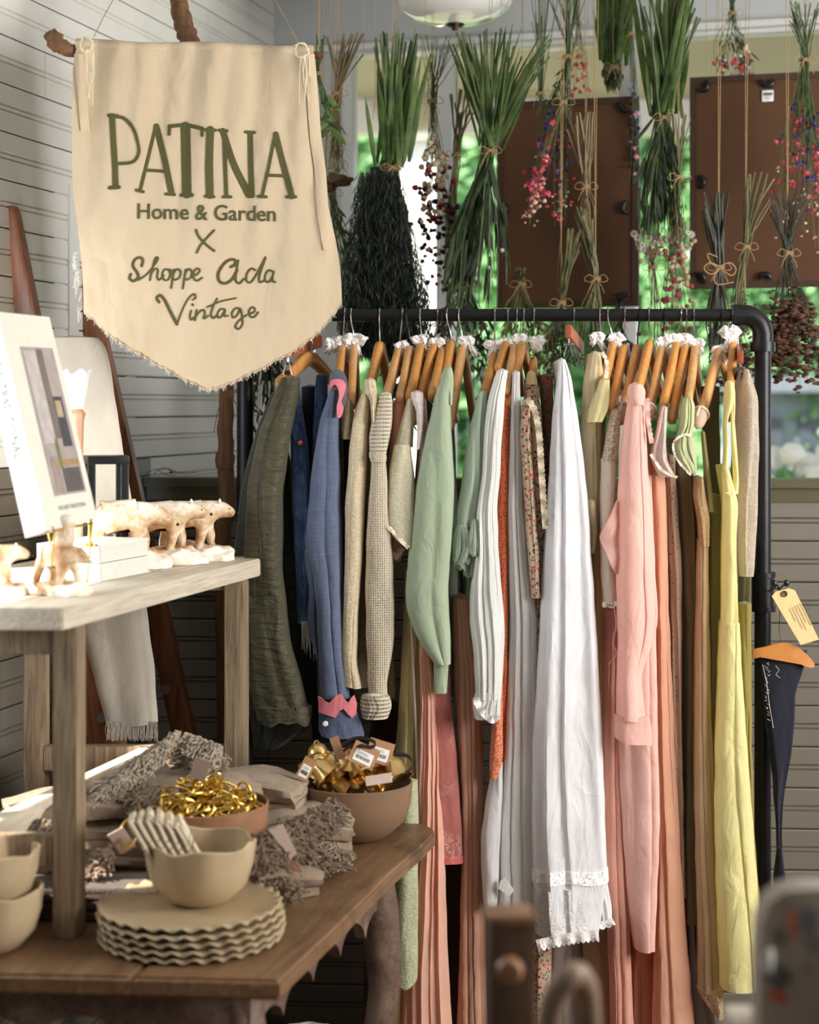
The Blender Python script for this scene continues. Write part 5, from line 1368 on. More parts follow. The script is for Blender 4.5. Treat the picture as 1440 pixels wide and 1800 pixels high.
bunch('lower bunch of pale and red statice between the boards', (1185, 400), 4.74, (1176, 1192, 380), (1150, 1245, 690), 20, 'stem', 0.001, blossoms=[('ball', 'ivory', 44, .05, .55, .0075, .014), ('ball', 'pink', 46, .1, .9, .007, .010), ('ball', 'palepink', 16, .3, 1, .007, .012)], seed=18)
bunch('straight pale stalks standing out below the daisies', (1148, 470), 4.72, (1140, 1160, 430), (1138, 1172, 690), 12, 'stem_brown', 0.0013, seed=19, cord=False)
bunch('straw coloured stem bunch on the left brown board', (1030, 328), 4.66, (996, 1046, 196), (1022, 1042, 420), 16, 'stem_brown', 0.0022, seed=20)
bunch('green stem bunch below the straw coloured one on the left board', (1047, 490), 4.64, (1010, 1046, 362), (1018, 1062, 640), 22, 'stem', 0.0019, leaves=[('leaf_dark', 30, .3, 1, .05, .003, .2, 'd', 'leaves')], seed=21)
bunch('loose green bunch tied just above the rail at the left board', (986, 532), 4.62, (985, 1022, 400), (950, 1010, 650), 22, 'stem', 0.0014, leaves=[('leaf_dark', 60, .1, 1, .05, .003, .4, 'd', 'leaves')], twigs=('stem_dark', 60, .05, .0008, .3, 1, 'rust_bud', .004), seed=22)
bunch('small pink and violet bunch above the right brown board', (1288, 24), 5.06, (1276, 1304, -60), (1258, 1332, 150), 16, 'stem_green', 0.0012, blossoms=[('floret', 'pink', 26, .7, 1.05, .0105, .01), ('floret', 'lilac', 12, .7, 1.05, .0095, .01), ('ball', 'ivory', 14, .5, 1, .007, .01)], leaves=[('leaf_dark', 50, .3, 1, .03, .003, .4, 'd', 'leaves')], seed=23)
bunch('large pink and violet larkspur bunch at the right edge', (1415, 106), 4.68, (1386, 1442, 0), (1362, 1452, 440), 26, 'stem_green', 0.0014,
      leaves=[('leaf', 60, .15, .5, .04, .003, .3, 'd', 'leaves')],
      blossoms=[('floret', 'pink', 66, .32, .85, .0105, .014), ('floret', 'violet', 44, .3, .9, .0095, .014), ('floret', 'palepink', 18, .5, 1, .009, .012), ('ball', 'ivory', 40, .75, 1.05, .0035, .010)], seed=24)
bunch('dark woody stem bunch tied with a big twine bow on the right board', (1263, 470), 4.55, (1234, 1282, 336), (1246, 1276, 640), 30, 'stem_dark', 0.0026, thick=1.1, twigs=('stem_dark', 80, .05, .001, .6, 1, 'rust_bud', 0), seed=25)
mb = MB()
for lp in ([(1265, 468), (1248, 462), (1238, 472), (1250, 482), (1264, 474)], [(1265, 468), (1284, 462), (1294, 474), (1286, 484), (1268, 474)], [(1266, 470), (1256, 488), (1262, 500), (1290, 496)], [(1262, 452), (1244, 446), (1250, 462), (1262, 470)]):
    mb.tube(catmull([P(x, y, 4.50) for x, y in lp], 5), 0.0016, 5)
obj('twine_bow', mb, M['twine'], label='large looped jute twine bow on the dark woody bunch', cat='twine')
bunch('slanting brown green stalk bunch right of the dark woody bunch', (1311, 434), 4.6, (1312, 1362, 300), (1282, 1304, 640), 18, 'stem', 0.0019, twigs=('stem_dark', 70, .07, .0009, .4, 1, 'rust_bud', .004), seed=26)
bunch('thin stalk bunch fanning up with drooping dark brown seed heads below', (1385, 445), 4.6, (1348, 1428, 320), (1338, 1446, 660), 30, 'stem_dark', 0.0013, twigs=('stem_dark', 240, .06, .0008, .35, 1, 'rust_bud', .0085), seed=27)
# lower foliage and blossoms seen under the rail between the hangers
bunch('dark leafy bunch with small white flowers under the rail centre', (820, 500), 4.85, (812, 830, 460), (740, 880, 690), 34, 'stem_dark', 0.0013, leaves=[('leaf_dark', 130, .2, 1, .05, .004, .5, 'd', 'leaves')], blossoms=[('daisy', 'white_petal', 30, .4, 1, .009, .016), ('ball', 'ivory', 16, .5, 1, .006, .016)], cord=False, seed=28)
bunch('green bunch with cream flowers under the rail right of centre', (915, 500), 4.85, (905, 925, 470), (850, 1000, 720), 34, 'stem', 0.0013, leaves=[('leaf', 150, .2, 1, .05, .004, .5, 'd', 'leaves')], blossoms=[('ball', 'ivory', 40, .4, 1, .007, .018)], cord=False, seed=29)
bunch('rust red berry bunch under the rail behind the pink dress hangers', (1090, 560), 4.88, (1080, 1100, 530), (1040, 1130, 700), 20, 'stem_dark', 0.001, leaves=[('leaf_dark', 60, .2, 1, .04, .004, .5, 'd', 'leaves')], blossoms=[('ball', 'crimson', 26, .3, 1, .006, .02)], cord=False, seed=30)
bunch('dark dried bunch behind the lace bows left of the corner elbow', (1300, 540), 4.9, (1292, 1310, 520), (1250, 1330, 690), 20, 'stem_dark', 0.001, twigs=('stem_dark', 120, .05, .0008, .3, 1, 'rust_bud', .007), cord=False, seed=31)
bunch('dark greenery bunch partly hidden under the banner tip', (470, 600), 4.75, (455, 485, 560), (430, 530, 760), 24, 'stem_dark', 0.0014, leaves=[('leaf_dark', 160, .1, 1, .05, .004, .4, 'd', 'leaves')], blossoms=[('ball', 'crimson', 10, .3, .8, .006, .015), ('ball', 'ivory', 8, .3, .9, .005, .015)], cord=False, seed=32)
bunch('glossy green leaf bunch peeking out right of the banner top', (560, 130), 4.5, (555, 575, 60), (552, 588, 235), 8, 'stem_green', 0.0015, leaves=[('leaf', 14, .3, 1, .05, .009, .9, 'd', 'leaves')], seed=33)
bunch('dense dark foliage bunch behind the hangers of the knit cardigan and cream blouse', (722, 560), 4.8, (715, 735, 520), (668, 778, 760), 30, 'stem_dark', 0.0014, leaves=[('leaf_dark', 420, .05, 1, .05, .006, .5, 'd', 'leaves')], cord=False, seed=35)
# loose cords hanging from the ceiling with nothing on them
r_ = random.Random(3)
for i, px in enumerate([568, 604, 640, 655, 702, 745, 880, 920, 1050, 1082, 1188, 1242]):
    D = 4.75; y1 = (150, 240, 90, 210, 60, 90, 100, 60, 480, 140, 330, 130)[i]
    p = P(px, y1, D); mb = MB()
    mb.tube(catmull([p, p + Vector((r_.gauss(0, .004), 0, .12)), Vector((p.x + r_.gauss(0, .008), D, ZC))], 5), 0.0008, 4)
    obj('jute_cord', mb, M['twine'], label='bare thin jute cord hanging from the ceiling among the bunches', cat='cord', group='bare jute cords')

# ------------------------------------------------------------------ banner
BD0, BD1 = 3.72, 3.88
def bdepth(x, y):
    u = (x - 125) / 475
    d = BD0 + (BD1 - BD0) * u
    v = (y - 75) / 600
    d += 0.010 * math.sin(x * 0.042 + 1.0 + v * 1.5) * (0.35 + 0.6 * (1 - min(1, max(0, v))))
    d += 0.006 * math.sin(x * 0.11 + y * 0.012) * (1 - v) + 0.012 * noise.noise(Vector((x * 0.012, y * 0.006, 1.0)))
    d += 0.0035 * noise.noise(Vector((x * 0.05, y * 0.025, 4.0))) - 0.012 * max(0, (x - 500) / 100) * math.sin(v * 2.4)
    return d
def BP(x, y, off=0.0): return P(x, y, bdepth(x, y) - off)
Lx = [(75, 150), (85, 134), (120, 128), (220, 126), (350, 128), (450, 136), (520, 144), (548, 147)]
Rx = [(75, 520), (85, 548), (120, 552), (220, 557), (300, 566), (400, 577), (470, 590), (520, 600), (532, 601)]
def edge(tab, y): return float(np.interp(y, [a for a, b in tab], [b for a, b in tab]))
def ybot(x):
    base = np.interp(x, [147, 200, 260, 320, 362, 385, 420, 470, 530, 570, 601], [546, 592, 628, 662, 682, 679, 664, 640, 606, 572, 530])
    return float(base) + 1.6 * math.sin(x * 0.45) + 1.2 * math.sin(x * 1.3)
canvas = cloth('natural_canvas', (214, 194, 164), 'plain', trans=0.12, wr=0.45, var=0.03)
t_b = thing('canvas_banner', tuple(P(365, 682, 3.8)), 'cream canvas shop banner with olive lettering hung from a branch', 'banner')
def cloth_sheet(off, grow=0, seed=0):
    mb = MB(); nx, ny = 84, 96; vs = []
    for j in range(ny + 1):
        for i in range(nx + 1):
            u = i / nx; v = j / ny
            xb = 147 + (601 - 147) * u
            yb = ybot(xb) + grow
            # vertical chord: top edge to bottom outline
            xt = 150 + (548 - 150) * u
            yt = 74 + 10 * u + 3 * math.sin(u * 9)
            if v < 1:
                y = yt + (yb - yt) * v
            else: y = yb
            yy = min(y, 546)
            l = edge(Lx, yy); r = edge(Rx, min(y, 531))
            x = l + (r - l) * u
            w_ = max(0, (v - 0.55) / 0.45); x = x * (1 - w_) + xb * w_
            vs.append(P(x, y, bdepth(x, y) - off))
    mb.add(vs, [(j * (nx + 1) + i, (j + 1) * (nx + 1) + i, (j + 1) * (nx + 1) + i + 1, j * (nx + 1) + i + 1) for j in range(ny) for i in range(nx)])
    return mb
obj('front_cloth', cloth_sheet(0), canvas, t_b)
b2 = cloth_sheet(-0.006, 5); obj('back_cloth', b2, canvas, t_b)
mb = MB(); r_ = random.Random(9)
for i in range(240):
    x = r_.uniform(150, 598); y = ybot(x) + 2
    mb.tube([BP(x, y, -0.002), BP(x + r_.uniform(-4, 4), y + r_.uniform(3, 9), -0.002)], 0.0004, 3)
for i in range(26):
    y = r_.uniform(440, 545); x = edge(Lx, y)
    mb.tube(catmull([BP(x, y), BP(x - r_.uniform(3, 10), y + r_.uniform(-6, 14)), BP(x - r_.uniform(0, 12), y + r_.uniform(10, 30))], 4), 0.0004, 3)
obj('frayed_threads', mb, cloth('thread', (232, 224, 206), trans=0), t_b, kind='stuff')
# top hem folded over the branch
mb = MB()
rows_ = 14
mb.tube([P(x, 80 + (x - 150) * 0.025 + 2 * math.sin(x * .03), bdepth(x, 82) + 0.012) for x in range(134, 552, 8)], [0.013] * 53, 10)
obj('rod_pocket', mb, canvas, t_b)
for sx, pts in ((0, [(548, 95), (554, 160), (560, 240), (568, 300), (574, 380), (584, 440)]), (1, [(134, 95), (140, 160), (146, 230)])):
    mb = MB(); vs = []
    pc = catmull([Vector((x, y, 0)) for x, y in pts], 6)
    for i, p in enumerate(pc):
        for k in range(5):
            x = p.x - (k - 1) * (5 if sx == 0 else -4); d = bdepth(x, p.y) - 0.004 - 0.010 * math.sin(PI * k / 4) * (1 - i / len(pc))
            vs.append(P(x, p.y, d))
    mb.add(vs, [(5 * i + k, 5 * i + k + 1, 5 * i + k + 6, 5 * i + k + 5) for i in range(len(pc) - 1) for k in range(4)])
    obj('side_fold', mb, canvas, t_b)
# lettering
def ribbon(mb, pts, w, off=0.0016, n=6, w2=None):
    """flat painted stroke in banner space; w is the stroke width in px"""
    p = catmull([Vector((x, y, 0)) for x, y in pts], n) if len(pts) > 2 else [Vector((*pts[0], 0)).lerp(Vector((*pts[1], 0)), i / 10) for i in range(11)]
    m = len(p); vs = []
    for i, q in enumerate(p):
        t = (p[min(i + 1, m - 1)] - p[max(i - 1, 0)])
        if t.length < 1e-6: t = Vector((1, 0, 0))
        t.normalize(); nn = Vector((-t.y, t.x, 0))
        ww = (w + (w2 - w) * i / (m - 1) if w2 is not None else w) / 2
        for s in (-1, 0, 1): vs.append(BP(q.x + nn.x * ww * s, q.y + nn.y * ww * s, off))
    mb.add(vs, [(3 * i + k, 3 * i + k + 1, 3 * i + k + 4, 3 * i + k + 3) for i in range(m - 1) for k in (0, 1)])
    for q in (p[0], p[-1]):
        ww = (w if (w2 is None or q is p[0]) else w2) / 2
        vs = [BP(q.x, q.y, off)] + [BP(q.x + ww * math.cos(a), q.y + ww * math.sin(a), off) for a in [2 * PI * i / 12 for i in range(12)]]
        mb.add(vs, [(0, 1 + i, 1 + (i + 1) % 12) for i in range(12)])
def letter(strokes):
    mb = MB()
    for i, s in enumerate(strokes):
        pts, w = s[0], s[1] * 1.15; w2 = s[2] if len(s) > 2 else None
        ribbon(mb, pts, w, 0.0016 + 0.00006 * i, 6, w2)
    return mb
PAT = [
 [([(197, 204), (199, 240), (202, 290), (203, 328)], 9), ([(191, 203), (206, 204)], 6), ([(193, 330), (209, 329)], 6), ([(200, 205), (218, 208), (234, 226), (243, 254), (243, 272), (232, 285), (205, 288)], 5, 6)],
 [([(274, 221), (262, 272), (247, 333)], 5, 6), ([(275, 222), (287, 270), (302, 339)], 9, 11), ([(240, 334), (252, 337)], 5), ([(292, 341), (307, 342)], 5), ([(257, 299), (289, 301)], 5)],
 [([(326, 222), (327, 280), (328, 341)], 14), ([(298, 222), (326, 220), (355, 226)], 6), ([(298, 221), (297, 236)], 5), ([(355, 225), (355, 238)], 5), ([(319, 343), (337, 343)], 6)],
 [([(370, 228), (368, 285), (369, 343)], 12), ([(362, 228), (379, 229)], 5), ([(361, 345), (376, 346)], 5)],
 [([(394, 232), (396, 290), (398, 344)], 6), ([(392, 230), (412, 290), (438, 342)], 9, 13), ([(440, 234), (441, 290), (443, 344)], 8), ([(432, 232), (447, 233)], 5), ([(386, 229), (399, 230)], 5), ([(393, 346), (406, 346)], 5)],
 [([(484, 235), (473, 290), (461, 344)], 5, 6), ([(485, 236), (497, 285), (513, 345)], 9, 11), ([(454, 345), (468, 346)], 5), ([(504, 346), (520, 346)], 5), ([(470, 308), (499, 309)], 5)]]
for s in PAT: obj('printed_letter', letter(s), M['green_ink'], t_b, smooth=False)
obj('printed_cross', letter([([(344, 404), (350, 417), (365, 432), (377, 441)], 3.5), ([(376, 405), (362, 420), (352, 432), (346, 444)], 3.5)]), M['green_ink'], t_b, smooth=False)
h2 = lambda L: [(x / 2, y / 2) for x, y in L]
SCR = [
 [(h2([(498, 935), (502, 915), (490, 905), (473, 915), (468, 935), (482, 958), (486, 975), (470, 988), (456, 978), (460, 964)]), 4.2)],
 [(h2([(486, 985), (515, 965), (540, 935), (556, 910), (548, 906), (538, 935), (527, 985)]), 3), (h2([(529, 965), (546, 945), (556, 950), (553, 972), (560, 984), (576, 968)]), 3)],
 [(h2([(592, 947), (578, 948), (571, 966), (578, 984), (592, 982), (599, 962), (592, 947), (608, 955)]), 3)],
 [(h2([(612, 948), (607, 980), (602, 1012)]), 3.2), (h2([(608, 965), (622, 946), (634, 955), (630, 975), (616, 984), (608, 978)]), 3)],
 [(h2([(652, 948), (647, 980), (642, 1014)]), 3.2), (h2([(648, 965), (662, 946), (674, 955), (670, 975), (656, 984), (648, 978)]), 3)],
 [(h2([(678, 970), (694, 964), (702, 950), (692, 944), (681, 958), (681, 978), (694, 987), (710, 976)]), 3)],
 [(h2([(812, 938), (826, 930), (826, 914), (806, 914), (784, 932), (768, 962), (772, 988), (792, 996), (816, 982), (834, 950)]), 4.6), (h2([(838, 916), (832, 950), (829, 984), (842, 996), (858, 980)]), 3.4)],
 [(h2([(898, 950), (884, 944), (869, 962), (867, 986), (880, 993), (896, 975), (918, 935), (934, 904), (924, 935), (912, 972), (914, 992), (930, 986)]), 3.2)],
 [(h2([(958, 954), (944, 950), (933, 968), (934, 988), (946, 990), (958, 970), (962, 952), (957, 984), (967, 992)]), 3)],
 [(h2([(560, 1062), (552, 1048), (564, 1038), (580, 1056), (600, 1098), (622, 1140)]), 4.4), (h2([(622, 1140), (636, 1100), (656, 1058), (680, 1034), (688, 1046), (678, 1054)]), 2.8)],
 [(h2([(672, 1092), (668, 1112), (672, 1124), (688, 1112)]), 3), (h2([(677, 1070), (678, 1073)]), 3.6)],
 [(h2([(692, 1090), (688, 1110), (686, 1126)]), 3), (h2([(688, 1112), (704, 1094), (716, 1090), (720, 1102), (716, 1120), (732, 1110)]), 3)],
 [(h2([(764, 1050), (750, 1076), (742, 1104), (750, 1118), (764, 1108)]), 3.2), (h2([(728, 1080), (775, 1060), (830, 1048)]), 2.8)],
 [(h2([(792, 1088), (778, 1086), (766, 1100), (768, 1116), (780, 1112), (792, 1090), (790, 1110), (802, 1110)]), 3)],
 [(h2([(842, 1084), (828, 1084), (816, 1100), (820, 1116), (834, 1108), (846, 1086), (852, 1116), (852, 1142), (838, 1157), (828, 1146), (842, 1126), (866, 1108)]), 3)],
 [(h2([(874, 1104), (892, 1098), (897, 1086), (886, 1080), (876, 1094), (880, 1112), (894, 1114), (908, 1098)]), 3)]]
for s in SCR: obj('script_letter', letter([tuple(list(q)) for q in s]), M['green_ink'], t_b, smooth=False)
def text_mesh(txt, bold=0.0):
    cu = bpy.data.curves.new('t', 'FONT'); cu.body = txt; cu.offset = bold; cu.resolution_u = 4
    o = bpy.data.objects.new('t', cu); COL.objects.link(o)
    bpy.context.view_layer.update()
    me = bpy.data.meshes.new_from_object(o.evaluated_get(bpy.context.evaluated_depsgraph_get()))
    v = [tuple(q.co) for q in me.vertices]; f = [tuple(p.vertices) for p in me.polygons]
    bpy.data.objects.remove(o); bpy.data.curves.remove(cu); bpy.data.meshes.remove(me)
    return v, f
v, f = text_mesh('Home & Garden', 0.010)
xs = [q[0] for q in v]; ys = [q[1] for q in v]; x0, x1 = min(xs), max(xs); y1 = max(ys)
mb = MB(); mb.add([BP(242 + (a - x0) / (x1 - x0) * 243, 386 - b / y1 * 27 + 0.02 * ((a - x0) / (x1 - x0) * 243) - 2, 0.0022) for a, b, c in v], f)
obj('printed_words', mb, M['green_ink'], t_b, smooth=False)
# strings and ties
mb = MB()
mb.tube([P(165, 65, 3.72), P(182, 30, 3.74), P(232, -60, 3.8)], 0.0011, 5)
mb.tube([P(527, 80, 3.85), P(500, 30, 3.85), P(452, -60, 3.85)], 0.0011, 5)
obj("hanging_string", mb, M["twine"], t_b, kind="stuff")
for c in ((150, 78, 3.66), (530, 88, 3.80)):
    mb = MB(); r_ = random.Random(int(c[0]))
    for i in range(5):
        a = r_.uniform(0, 6); q = [(c[0] + 14 * math.cos(a + k * 1.3) * r_.uniform(.6, 1.1), c[1] + 13 * math.sin(a + k * 1.3)) for k in range(5)]
        mb.tube(catmull([P(x, y, c[2] + r_.uniform(-.01, .01)) for x, y in q], 5), 0.0016, 5)
    for i in range(9):
        x = c[0] + 6 + r_.uniform(-6, 8)
        mb.tube(catmull([P(x, c[1], c[2]), P(x + r_.uniform(-4, 6), c[1] + r_.uniform(25, 60), c[2] + .01), P(x + r_.uniform(-4, 10), c[1] + r_.uniform(40, 110), c[2] + .01)], 4), 0.0008, 4)
    obj('cotton_tie', mb, cloth('cotton_cord', (236, 224, 196), trans=0), t_b)
def rough_branch(pts, rad, mat, name, label, seed=0, knots=()):
    pts = catmull(pts, 10); m = len(pts)
    pts = [p + Vector((0.004 * noise.noise(Vector((i * .3, seed, 0))), 0.004 * noise.noise(Vector((i * .3, seed, 5))), 0.002 * noise.noise(Vector((i * .4, 3, seed))))) for i, p in enumerate(pts)]
    rr = [float(np.interp(i / (m - 1), [a for a, b in rad], [b for a, b in rad])) * (1 + 0.16 * noise.noise(Vector((i * .5, seed, 2)))) for i in range(m)]
    mb = MB(); mb.tube(pts, rr, 12)
    for k, rr2 in knots: mb.blob(pts[int(k * (m - 1))], rr2, 2, (1, 1, 1.4), .3, 3, seed)
    return obj(name, mb, M[mat], label=label, cat='branch')
rough_branch([P(84, 60, 3.70), P(104, 78, 3.72), P(126, 90, 3.74), P(160, 84, 3.76), P(350, 88, 3.82), P(520, 95, 3.9), P(567, 98, 3.9)], [(0, .012), (.1, .014), (.22, .017), (.4, .012), (1, .008)], 'branch', 'branch', 'horizontal knobbly branch the banner hangs from', 2, [(.1, .018)])
rough_branch([P(306, -60, 3.95), P(314, 0, 3.95), P(322, 40, 3.94), P(336, 84, 3.93), P(352, 160, 3.95), P(372, 330, 3.98), P(390, 560, 4.02)], [(0, .019), (.5, .024), (1, .02)], 'branch', 'branch', 'thick upright branch rising behind the banner top', 4)
rough_branch([P(392, 560, 4.42), P(398, 700, 4.42), P(396, 800, 4.42), P(400, 900, 4.42), P(392, 950, 4.42), P(395, 1300, 4.42), P(395, 1830, 4.42)], [(0, .017), (.3, .021), (1, .019)], 'bark', 'branch', 'bark covered upright branch left of the black rack post', 6, [(.35, .026)])
mb = MB()
for i in range(4):
    mb.tube(catmull([P(384, 684 + 4 * i, 4.38), P(400, 688 + 3 * i, 4.37), P(418, 684 + 2 * i, 4.28), P(440, 684 + 4 * i, 4.24)], 4), 0.0012, 4)
for q in ([(398, 690), (414, 710), (418, 760), (408, 790), (428, 822)], [(394, 694), (384, 720), (376, 760)], [(404, 694), (426, 730), (420, 800)]):
    mb.tube(catmull([P(x, y, 4.36) for x, y in q], 5), 0.0009, 4)
obj('twine_lashing', mb, plain('brown_twine', (132, 96, 62), .9), label='brown twine lashing the bark branch to the rack post', cat='twine')
mb = MB()
for q in ([(256, 832), (275, 825), (300, 826), (320, 832), (345, 830)], [(270, 832), (290, 822), (310, 832), (298, 836), (280, 828)]):
    mb.tube(catmull([P(x, y, 4.70) for x, y in q], 5), 0.001, 4)
mb.blob(P(301, 830, 4.7), 0.005, 2, (1, 1, 1), .4)
obj('copper_wire', mb, M['copper'], label='loose copper wire lying on the olive sill', cat='wire')

# ------------------------------------------------------------------ old ladder with linen towel
lad = thing('wooden_ladder', tuple(Vector((P(380, 0, 4.3).x, 4.25, 0))), 'worn red-brown wooden ladder leaning on the white wall behind the riser', 'ladder')
def rail_(p, w, th, hole=None):
    p = [Vector(q) for q in p]; d = (p[-1] - p[0]).normalized()
    side = Vector((1, -0.25, 0)); side = (side - d * side.dot(d)).normalized(); nn = side.cross(d)
    mb = MB(); m = 30; vs = []
    prof = [(-1, -.7), (-.8, -1), (.8, -1), (1, -.7), (1, .7), (.8, 1), (-.8, 1), (-1, .7)]
    for i in range(m + 1):
        t = (i / m) ** 2.2; q = p[0].lerp(p[-1], t); k = (0.55, 0.8, 0.9, 0.97)[i] if i < 4 else 1
        for a, b in prof: vs.append(q + side * a * w * k + nn * b * th)
    n = len(prof)
    fs = [(i * n + k, i * n + (k + 1) % n, (i + 1) * n + (k + 1) % n, (i + 1) * n + k) for i in range(m) for k in range(n)]
    fs += [tuple(range(n)), tuple((m) * n + k for k in range(n))]
    mb.add(vs, fs); return mb
A0, A1 = P(124, 394, 4.36), P(462, 1870, 4.30)
B0, B1 = P(0, 366, 4.0), P(318, 1925, 4.16)
A1.z = 0.0; B1.z = 0.0
obj('side_rail', rail_([A0, A1], 0.030, 0.016), M['ladder'], lad)
obj('side_rail', rail_([B0, B1], 0.043, 0.020), M['ladder'], lad)
for k in (0.146, 0.40, 0.80):
    a, b = A0.lerp(A1, k), B0.lerp(B1, k)
    mb = MB(); mb.tube([b - (a - b) * 0.03, a + (a - b) * 0.08], 0.013, 12)
    obj('rung', mb, M['black_pipe'] if k < .2 else M['ladder'], lad)
for (x, y, D) in ((178, 1262, 4.06), (290, 1212, 4.27)):
    mb = MB(); mb.lathe([(0.0, 0.001), (0.011, 0.001), (0.0125, -0.001), (0.0125, 0.004)], P(x, y, D), 18, rot=Matrix.Rotation(-PI / 2, 3, 'X'))
    obj('rung_hole', mb, plain('pale_hole', (150, 146, 138), .9), lad)
tw = cloth('natural_linen', (232, 222, 206), 'plain', trans=0.1, wr=.35)
tt = thing('linen_towel', tuple(P(225, 1310, 4.0)), 'long plain linen towel with fringed end hanging over the ladder rung', 'towel')
obj('towel_cloth', drape([(594, 86, 172), (600, 82, 184), (640, 78, 194), (800, 84, 218), (960, 110, 246), (1100, 140, 262), (1200, 168, 274), (1272, 186, 277)], 4.0, 0.05, 2, 0.008, 120, bulge=.02, taper=1, hem=.004), tw, tt)
mb = MB(); r_ = random.Random(2)
for i in range(150):
    x = 187 + i * 0.6; mb.tube(catmull([P(x, 1268, 4.003), P(x + r_.uniform(-3, 3), 1284, 3.999), P(x + r_.uniform(-3, 3), 1300 + r_.uniform(-4, 4), 4.0)], 3), 0.0005, 3)
obj('fringe', mb, tw, tt, kind='stuff')

# ------------------------------------------------------------------ whitewashed riser on the table
TZ = 0.76; SZ = 1.354
e2 = dL
R0 = Vector((-0.606, 2.98, 0))
riser = thing('wooden_riser', (-0.72, 3.45, TZ), 'whitewashed wooden bench riser standing on the table, carrying figurines', 'riser')
W_ = 0.50
def rp(u, v, z):  # u metres left of the right edge, v metres back
    q = R0 + Vector((-u, 0, 0)) + e2 * v
    return Vector((q.x, q.y, z))
def rbox(u0, u1, v0, v1, z0, z1, ch=0.0025):
    mb = MB()
    c = rp((u0 + u1) / 2, (v0 + v1) / 2, (z0 + z1) / 2)
    bm = bmesh.new(); bmesh.ops.create_cube(bm, size=1)
    for q in bm.verts:
        u = u0 if q.co.x > 0 else u1; v = v1 if q.co.y > 0 else v0; z = z1 if q.co.z > 0 else z0
        q.co = rp(u, v, z)
    bmesh.ops.bevel(bm, geom=bm.edges[:], offset=ch, segments=2, affect='EDGES')
    mb.bm(bm); return mb
for i in range(4):
    w = W_ / 4
    obj('plank', rbox(i * w + (0.0008 if i else 0), (i + 1) * w - 0.0008, 0, 1.045, SZ - 0.04, SZ), M['white_wash_x'], riser, smooth=30)
for (u, v) in ((0.0, 0.05), (0.0, 0.87), (W_ - 0.05, 0.05), (W_ - 0.05, 0.87)):
    obj('leg', rbox(u, u + 0.042, v, v + 0.042, TZ, SZ - 0.04), M['riser_leg'], riser, smooth=30)
for v in (0.056, 0.876):
    obj('apron_rail', rbox(0.042, W_ - 0.05, v, v + 0.025, SZ - 0.09 if v < .5 else SZ - 0.062, SZ - 0.04), M['riser_leg'], riser, smooth=30)
    obj('stretcher', rbox(0.042, W_ - 0.05, v, v + 0.03, 0.887, 0.943), M['riser_leg'], riser, smooth=30)
obj('stretcher', rbox(0.20, 0.235, 0.08, 0.88, 0.890, 0.940), M['white_wash_x'], riser, smooth=30)

# ------------------------------------------------------------------ table
def PT(x, y, z=TZ):
    D = (CZ - z) * F / (y - 710); return P(x, y, D)
table = thing('side_table', (-0.6, 3.3, 0), 'aged wooden table with scalloped apron, covered in bowls and folded throws', 'table')
top = [PT(-220, 1708), PT(492, 1724), PT(600, 1622), PT(690, 1532), PT(742, 1487), PT(764, 1464), PT(762, 1455), PT(744, 1447), PT(640, 1444), PT(400, 1434), PT(60, 1426)]
def prism(poly, z0, z1, ch=0.006):
    bm = bmesh.new(); vs = [bm.verts.new((p.x, p.y, z0)) for p in poly]
    f = bm.faces.new(vs); r = bmesh.ops.extrude_face_region(bm, geom=[f])
    for v in r['geom']:
        if isinstance(v, bmesh.types.BMVert): v.co.z = z1
    bmesh.ops.recalc_face_normals(bm, faces=bm.faces[:])
    bmesh.ops.bevel(bm, geom=[e for e in bm.edges if abs(e.verts[0].co.z - e.verts[1].co.z) < 1e-6], offset=ch, segments=3, affect='EDGES')
    mb = MB(); mb.bm(bm); return mb
# two wide boards joined lengthwise
def lerp2(a, b, t): return a.lerp(b, t)
L0, L1 = PT(232, 1718), PT(560, 1441)
pr = [L0, top[1], top[2], top[3], top[4], top[5], top[6], top[7], top[8], L1]
pl = [top[0], L0 + Vector((-0.0015, 0, 0)), L1 + Vector((-0.0015, 0, 0)), top[9], top[10]]
obj('top_board', prism(pr, TZ - 0.034, TZ), M['table'], table, smooth=40)
obj('top_board', prism(pl, TZ - 0.034, TZ), M['table'], table, smooth=40)
# apron along the right side with scalloped lower edge
S0 = Vector((-0.27, 2.90, 0)); S1 = PT(708, 1490); S1.z = 0; S1 -= Vector((0.03, 0.02, 0)); sd = (S1 - S0); SL = sd.length; sd.normalize(); sn = Vector((sd.y, -sd.x, 0))
def apron(o, d, n, L, legs):
    mb = MB(); m = 90; vs = []
    for i in range(m + 1):
        s = L * i / m; u = i / m
        zb = 0.60 + 0.045 * abs(math.sin(u * PI * 5)) ** 0.6 + 0.03 * math.sin(u * PI)
        if u < .06 or u > .94: zb = 0.55
        q = o + d * s
        for z, k in ((TZ - 0.034, 0), (zb, 0), (zb, -0.022), (TZ - 0.034, -0.022)): vs.append(Vector((q.x, q.y, z)) + n * k)
    mb.add(vs, [(4 * i + k, 4 * i + (k + 1) % 4, 4 * i + 4 + (k + 1) % 4, 4 * i + 4 + k) for i in range(m) for k in range(4)])
    return mb
obj('carved_apron', apron(S0, sd, sn, SL, 0), M['apron'], table)
F1 = Vector((-1.2, 2.90, 0)); fd = Vector((1, 0, 0))
obj('carved_apron', apron(F1, fd, Vector((0, -1, 0)), 0.93, 0), M['apron'], table)
